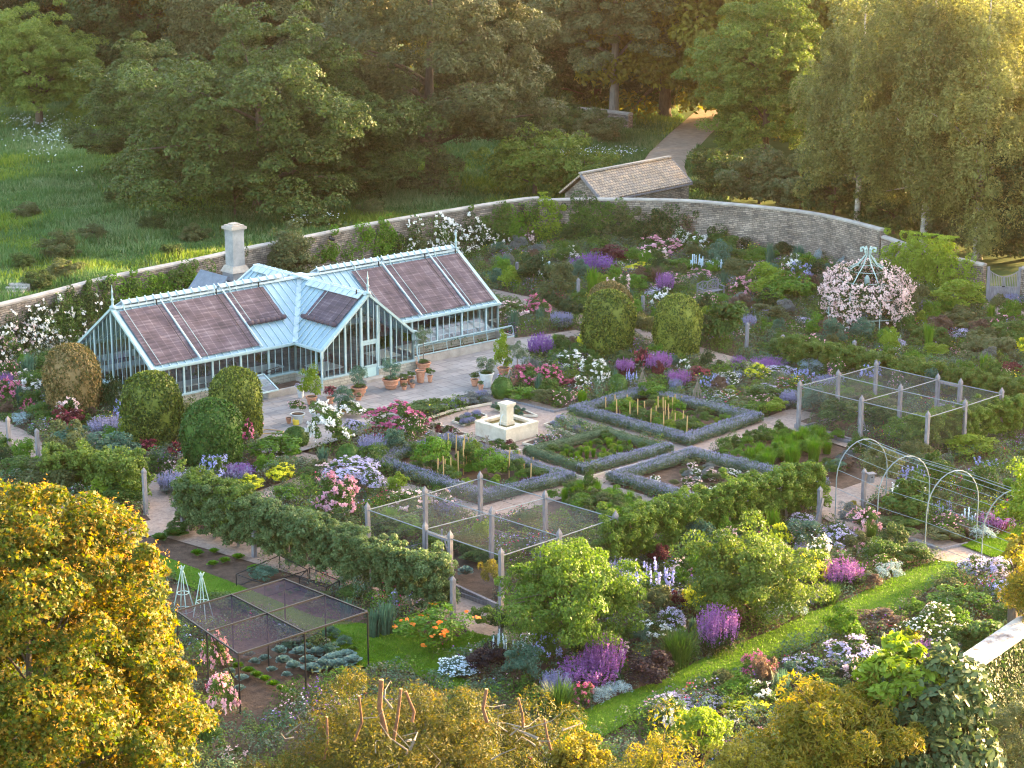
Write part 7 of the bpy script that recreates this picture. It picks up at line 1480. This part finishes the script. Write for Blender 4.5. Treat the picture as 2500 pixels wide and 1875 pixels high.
fore('lime_bush', 1512, 1578, 53, (.62,.62,.55), 60, 9000, .07, 'lime', "neat round lime green bush beside the lawn at the bottom", 'diamond', seed=15, clr=.3, flat=.9, zmin=-.7, lump=.05, inner=.8)
fore('bamboo', 1425, 1720, 50, (1.0,1.0,1.9), 80, 12000, .13, 'robinia', "thin tawny leaved shrub at the bottom edge right of the lawn", 'long', seed=5, clr=.3, flat=.8, zmin=-.6, lump=.3, droop=.6, inner=.4)
fore('magnolia', 2000, 1620, 51.5, (1.75,1.75,2.4), 200, 15000, .26, 'magnolia', "dark glossy magnolia tree with large leaves and cream buds", 'oval', seed=6, clr=.24, flat=.6, zmin=-.7, lump=.15, inner=.6)
fore('leafy_shrub', 1950, 1470, 51.8, (.95,.9,1.0), 60, 3600, .26, 'lime', "pale leaved leading shoots of shrub left of the parapet", 'oval', seed=7, clr=.34, flat=.7, zmin=-.6, lump=.2, inner=.4)
fore('olive_shrub', 2130, 1600, 57, (.8,.7,.9), 60, 8000, .11, 'olive', "olive creeper mass below the stone parapet", 'long', seed=14, clr=.3, flat=.8, zmin=-.8, lump=.2, inner=.4)
fore('dark_yew', 2200, 1650, 54, (1.5,1.5,2.3), 160, 34000, .13, 'olive', "dull olive conifer at the lower right edge", 'long', seed=8, clr=.22, flat=.6, zmin=-.7, lump=.2, inner=.6)
fore('golden_shrub', 1250, 1650, 52.5, (.8,.8,.9), 70, 9000, .09, 'gold', "small bright lime shrub at the right end of the pruned yew", 'diamond', seed=9, clr=.3, flat=.7, zmin=-.6, lump=.2, inner=.5)
fore('arching_shrub', 2225, 1270, 66, (.9,.9,1.2), 90, 10000, .13, 'robinia', "tawny arching shrub behind the parapet at the right edge", 'long', seed=10, clr=.3, flat=.5, zmin=-.6, lump=.3, droop=.7, inner=.4)
fore('rose_arch', 2225, 1085, 76, (1.0,1.0,1.5), 80, 9000, .13, 'lime', "arching yellow green rose at the right edge by the metal arches", 'oval', seed=11, clr=.3, flat=.5, zmin=-.6, lump=.3, droop=.7, inner=.4)
fore('golden_shrub', 2200, 1190, 70, (.5,.5,.6), 40, 3000, .11, 'gold', "small golden shrub on the right lawn edge under the arches", 'oval', seed=12, clr=.3, flat=.5, zmin=-.6, lump=.3, inner=.4)

rng = np.random.default_rng(61); n = 9000; P = np.stack([rng.uniform(-.1, PARL+.3, n), -.30 - np.abs(rng.normal(0, .06, n)), rng.uniform(.05, PARZ-.12, n)], 1)
link("ivy", polymesh("ivy_leaves", [leafverts(P, np.tile([0,-1,.4], (n,1)), .13, 'oval', rng, .5)], LM['dark']), PAR)
# ================================================================== COUNTLESS THINGS
GW = np.array([(p[0], p[1]) for p in GARDEN])
ghfoot = [tuple(gh(*q)) for q in ((-11.6,1.9),(-3.2,1.9),(-3.2,-.3),(3.2,-.3),(3.2,1.9),(11,1.9),(11,9.4),(-11.5,9.4))]
rng = np.random.default_rng(42)
VEG = [P2('c10', [(760,290),(1000,230),(1500,420),(2000,640),(2200,720),(2050,760),(1700,700),(1430,590),(900,380)]), P2('c10', [(1000,560),(1400,760),(1600,800),(1400,870),(1050,760)]), P2('c10', [(1340,960),(1500,900),(2212,1040),(1900,1180),(1400,1400)]),
       P2('D', LV['R']), P2('D', LV['M']), P2('D', LV['L']), P2('D', LV['B']), P2('c4', [(890,1020),(1240,850),(1540,840),(2090,1000),(1850,1180),(1690,1200),(1600,1000)]), P2('c7', [(110,720),(560,530),(1100,700),(1150,930),(970,970)]),
       P2('c8', [(640,560),(1030,700),(1030,480),(900,300),(700,300)]), P2('c7', [(700,500),(900,440),(1200,560),(1050,600)])]
def scatter(n, poly, excl, lo=None, hi=None):
    q = np.array(poly); lo = q.min(0) if lo is None else lo; hi = q.max(0) if hi is None else hi
    P = rng.uniform(lo, hi, (n, 2)); k = pip(P, poly)
    for e_ in excl:
        k &= ~pip(P, e_)
    return P[k]
inner = list(GARDEN)
U = scatter(46000, inner, PATHS + VEG + [ghfoot, patio], np.array([-30., 58.]), np.array([36., 143.]))
vis = np.abs(U[:, 0]) < U[:, 1]*.25 + 2; U = U[vis]
PAL = np.array([(.085,.15,.030),(.065,.12,.028),(.12,.20,.035),(.13,.155,.06),(.095,.165,.095),(.15,.175,.125),(.12,.105,.06),(.18,.25,.045)]); FPAL = np.array([(.75,.73,.70),(.70,.42,.48),(.25,.10,.36),(.38,.36,.62),(.55,.06,.14),(.62,.58,.05),(.62,.56,.66)])
def nz2(P, f, s): return np.sin(P[:, 0]*f+s)*np.sin(P[:, 1]*f*1.1+s*2.3) + .6*np.sin(P[:, 0]*f*2.3-s+P[:, 1]*f*.7) + .5*np.sin(P[:, 1]*f*2.9+s*1.7-P[:, 0]*f*1.3)
ci = ((nz2(U, .9, 1.0) + rng.normal(0, .45, len(U)) + 2.1)/4.2*8).astype(int).clip(0, 7); hh_ = .26 + .50*np.clip(nz2(U, .6, 4.0)*.5+.5, 0, 1) + rng.uniform(0, .16, len(U)); rd = rng.uniform(.18, .42, len(U))
m = 60; i = np.repeat(np.arange(len(U)), m); q = sph(len(i), rng, 0.0); P = np.stack([U[i, 0]+q[:, 0]*rd[i], U[i, 1]+q[:, 1]*rd[i], .03 + q[:, 2]*hh_[i]], 1)
ch = [leafverts(P, q+[0,0,.4], .085, 'diamond', rng, .7)]; cc = [PAL[ci[i]]]
fi = ((nz2(U, .7, 9.0) + rng.normal(0, .3, len(U)) + 2.1)/4.2*7).astype(int).clip(0, 6); fsel = (nz2(U, .5, 14.0) + rng.normal(0, .4, len(U))) > .95
UF = U[fsel]; fi = fi[fsel]; m = 9; i = np.repeat(np.arange(len(UF)), m); q = sph(len(i), rng, .2); P = np.stack([UF[i, 0]+q[:, 0]*rd[fsel][i], UF[i, 1]+q[:, 1]*rd[fsel][i], .08 + q[:, 2]*hh_[fsel][i]], 1)
ch.append(leafverts(P, q+[0,0,.5], .06, 'round', rng, .5)); cc.append(FPAL[fi[i]])
stuff(link("underplanting", polymesh("underplanting", ch, M_under, cc)), "mixed low leaves and small flowers covering the garden beds", "ground planting")
# more individual border plants between the surveyed ones
EX = PATHS + VEG + [ghfoot, patio]
KW = [('sgreen',10),('sbright',7),('solive',5),('slime',5),('sdark',3),('steal',4),('sgrey',3),('sfern',4),('sbrown',2),('sburg',2),('rwhite',4),('rblush',4),('rpink',4),('rhot',1.5),('pinkbit',3),('bluebit',3),('crambe',3),('daisy',2),('euph',2),('magsal',1.5),('salvia',1.5),('catmint',3),('irisg',3),('irist',3),('grass',2),('camp',2),('delphw',1),('ssilver',1)]
names_ = dict(sgreen="green leafy",sbright="fresh green",solive="olive green",slime="lime green",sdark="dark green",steal="blue green",sgrey="grey leaved",sfern="feathery green",sbrown="brownish",sburg="burgundy",rwhite="white flowered",rblush="blush flowered",rpink="pink flowered",rhot="hot pink flowered",pinkbit="pink dotted",bluebit="blue dotted",crambe="lilac flowered",daisy="white starry",euph="acid yellow",magsal="magenta spired",salvia="purple spired",catmint="violet hazy",irisg="green bladed",irist="teal bladed",grass="green grassy",camp="blue spired",delphw="white spired",ssilver="silver leaved")
wk = np.array([k[1] for k in KW]); wk = wk/wk.sum(); done = [(bp.x-.9, bp.y-1.6, 2.6), (bp.x, bp.y, 1.5), (gc.x, gc.y, 2.4), (gm.x, gm.y-1.5, 2.0)] + [(o.location.x, o.location.y, max(o.scale.x*.35, .3)) for o in THINGS]; cnt = 0
EX = EX + [[(p[0]+.0, p[1]-.7) for p in lawn_polys[0]]]
for zone, n, s0_ in (([at('D',x,y)[:2] for x,y in ((1060,640),(1100,560),(1500,545),(1800,600),(1900,640),(2230,680),(2230,900),(1700,820),(1250,700))], 150, 1.35), ([at('D',x,y)[:2] for x,y in ((600,1060),(980,900),(1200,740),(1700,820),(1720,920),(1400,850),(1240,900),(900,1000),(780,1100))], 50, .9), ([at('D',x,y)[:2] for x,y in ((1100,1380),(1350,1250),(1750,1100),(2212,1080),(2230,1400),(1900,1500),(1400,1600),(1200,1560))], 70, 1.15), ([at('D',x,y)[:2] for x,y in ((-20,760),(240,820),(600,960),(620,1080),(330,1130),(0,1050))], 60, 1.15)):
    P = scatter(n*14, [tuple(q) for q in zone], EX)
    m_ = 0
    for p in P:
        s = s0_*rng.uniform(.55, 1.2)
        if m_ >= n or not pip(np.array([p]), GARDEN)[0] or abs(p[0]) > p[1]*.243 or any((p[0]-x)**2 + (p[1]-y)**2 < (r*.8 + s*.35)**2 for x, y, r in done): continue
        kd = KW[int(rng.choice(len(KW), p=wk))][0]; pr_ = PP[kd + str(int(rng.integers(3)))]
        tall = rng.uniform(.9, 1.35) if kd not in ('crambe','daisy','ssilver') else .6
        o = link('border_plant', pr_['fol'], None, (p[0], p[1], .03)); o.scale = (s, s, s*tall); o.rotation_euler.z = rng.uniform(0, 6.28)
        if pr_['fl'] is not None: link(pr_['flname'], pr_['fl'], o)
        tag(o, names_[kd] + " border plant", "border plant", None, auto=True); done.append((p[0], p[1], s*.45)); m_ += 1; cnt += 1
    print('border plants', m_)
# meadow grass and daisies
def blades(P, h, wd, mat, name, label, cat, lean=.35):
    n = len(P); a = rng.uniform(0, 6.28, n); H_ = h*rng.uniform(.5, 1.3, n); b = np.stack([P[:, 0], P[:, 1], np.zeros(n) + (P[:, 2] if P.shape[1] > 2 else .0)], 1); s = np.stack([np.cos(a), np.sin(a), 0*a], 1)*wd/2
    t = b + np.stack([rng.normal(0, lean, n)*H_, rng.normal(0, lean, n)*H_, H_], 1); ch = np.stack([b-s, b+s, t+s*.15, t-s*.15], 1).astype(np.float32)
    return stuff(link(name, polymesh(name, [ch], mat)), label, cat)
M = rng.uniform([-48, 100], [16, 235], (620000, 2)); k = ~pip(M, GARDEN) & (np.abs(M[:, 0]) < M[:, 1]*.25+1) & ~pip(M, drive) & ((M[:, 0] < 18)); M = M[k]
M = M[(nz2(M, .35, 3)+rng.normal(0, .6, len(M))) > -1.2]
pz = nz2(M, .22, 7.0) + rng.normal(0, .35, len(M)); hm = np.clip(nz2(M, .5, 2.0)*.3 + .6, .25, 1.1)
for nm_, sel, mt_, lb_ in (("meadow_grass", np.abs(pz) <= .75, 'meadow', "long rough green meadow grass behind the wall"), ("silver_grass", pz > .75, 'steal_g', "silvery blue green patches of tall grass in the meadow"), ("yellow_grass", pz < -.75, 'yel_g', "yellow green patches of coarse growth in the meadow")):
    blades(M[sel], .62*hm[sel], .10, LM[mt_], nm_, lb_, "grass")
Lw = np.concatenate([np.concatenate([S_, np.full((len(S_), 1), .10)], 1) for S_ in [scatter(60000 if i in (0,) else 45000, lp, []) for i, lp in enumerate(lawn_polys[:4])]])
blades(Lw, .05, .03, LM['lawn'], "lawn_grass", "short mown grass blades of the lawn strips", "grass", .5)
D_ = []
for (x, y, sx, sy, n) in ((120,300,75,28,260),(60,270,60,14,120),(90,345,40,12,30),(690,485,45,9,120),(1230,345,50,8,70),(1310,340,60,10,110),(175,380,20,6,10)):
    for _ in range(n):
        p = at('D', x + rng.normal(0, sx*.6), y + rng.normal(0, sy*.6)); D_.append((p.x, p.y, rng.uniform(.45,.7)))
D_ = np.array(D_); stuff(link("daisies", polymesh("daisies", [leafverts(D_, np.tile([0,-.3,1.], (len(D_),1)), .12, 'round', rng, .3)], LM['f_icy'])), "scattered white ox eye daisies in the meadow grass", "wild flowers")
# fallen leaves and pebbles on paths
# ================================================================== LABELS: add where each plant stands
LMK = [("the greenhouse porch", gh(0,0)),("the left greenhouse wing", gh(-8,2)),("the right greenhouse wing", gh(8,2)),("the stone fountain", fc),("the front fruit cage", sum((Vector((q[0],q[1])) for q in cageL), Vector((0,0)))/4),("the right fruit cage", sum((Vector((q[0],q[1])) for q in cageR), Vector((0,0)))/4),
 ("the rose gazebo", gc),("the wooden bench", bp),("the metal arches", right[1]),("the double gate", gm),("the black net canopy", Vector(NB.location)),("the golden maple", at('D',300,1350)),("the long lawn strip", at('D',1640,1380)),("the dark clipped dome", at('c6',1440,1330)),
 ("the copper clipped dome", at('c6',500,1000)),("the olive clipped dome", at('c2',1435,1150)),("the bronze clipped dome", at('c2',900,1150)),("the willowy tree", at('c8',1430,960)),("the multi stemmed tree", at('c9',560,800)),("the shed roof", at('D',1380,420)),("the small bird box", at('c7',1125,1100)),("the parapet", at('D',2080,1480)),("the chimney", at('D',510,610)),("the stone wall corner", at('D',1905,590)),("the middle lavender bed", at('D',1290,990)),("the patio pots", at('c5',1600,1060)),("the end of the lawn strip", at('D',2000,1230))]
LP = [(n, pix((p[0], p[1], 0))) for n, p in LMK]
groups = {}
for o in THINGS:
    u = pix(o.location); best = sorted(LP, key=lambda l: math.hypot(l[1][0]-u[0], (l[1][1]-u[1])*1.6))[:3]
    for n, l in best:
        dx, dy = u[0]-l[0], u[1]-l[1]
        if abs(dx) > 2.2*abs(dy): rel = "right of" if dx > 0 else "left of"
        elif abs(dy) > 1.6*abs(dx): rel = "in front of" if dy > 0 else "behind"
        else: rel = ("before and " if dy > 0 else "behind and ") + ("right of" if dx > 0 else "left of")
        key = f'{o["label"]} {rel} {n}'
        if key not in groups: break
    groups.setdefault(key, []).append((math.hypot(l[0]-u[0], l[1]-u[1]), o))
words = ["nearest","second nearest","third nearest","fourth nearest","fifth nearest","sixth nearest","seventh nearest","eighth nearest","ninth nearest","tenth nearest","eleventh nearest","twelfth nearest"]
for key, L in groups.items():
    L.sort(key=lambda t: t[0])
    for i, (d, o) in enumerate(L):
        t = key if len(L) == 1 else f'{key}, {words[min(i, 11)]}'
        if len(t.split()) > 16: t = t.replace(' and ', ' ', 1)
        o["label"] = ' '.join(t.split()[:16]) if len(t.split()) > 16 else t

# ================================================================== HAZE
mb = MB(); mb.box((20, 300, 24), (700, 640, 50)); hz = mb.obj("haze", None)
m, N, L = nmat("warm_haze"); o_ = N.new("ShaderNodeOutputMaterial"); v_ = N.new("ShaderNodeVolumePrincipled"); v_.inputs["Density"].default_value = HAZE_D; v_.inputs["Color"].default_value = (1.0, .74, .56, 1); v_.inputs["Anisotropy"].default_value = .84
L.new(v_.outputs[0], o_.inputs["Volume"]); hz.data.materials.clear(); hz.data.materials.append(m); stuff(hz, "thin warm evening haze filling the air over the garden", "haze")
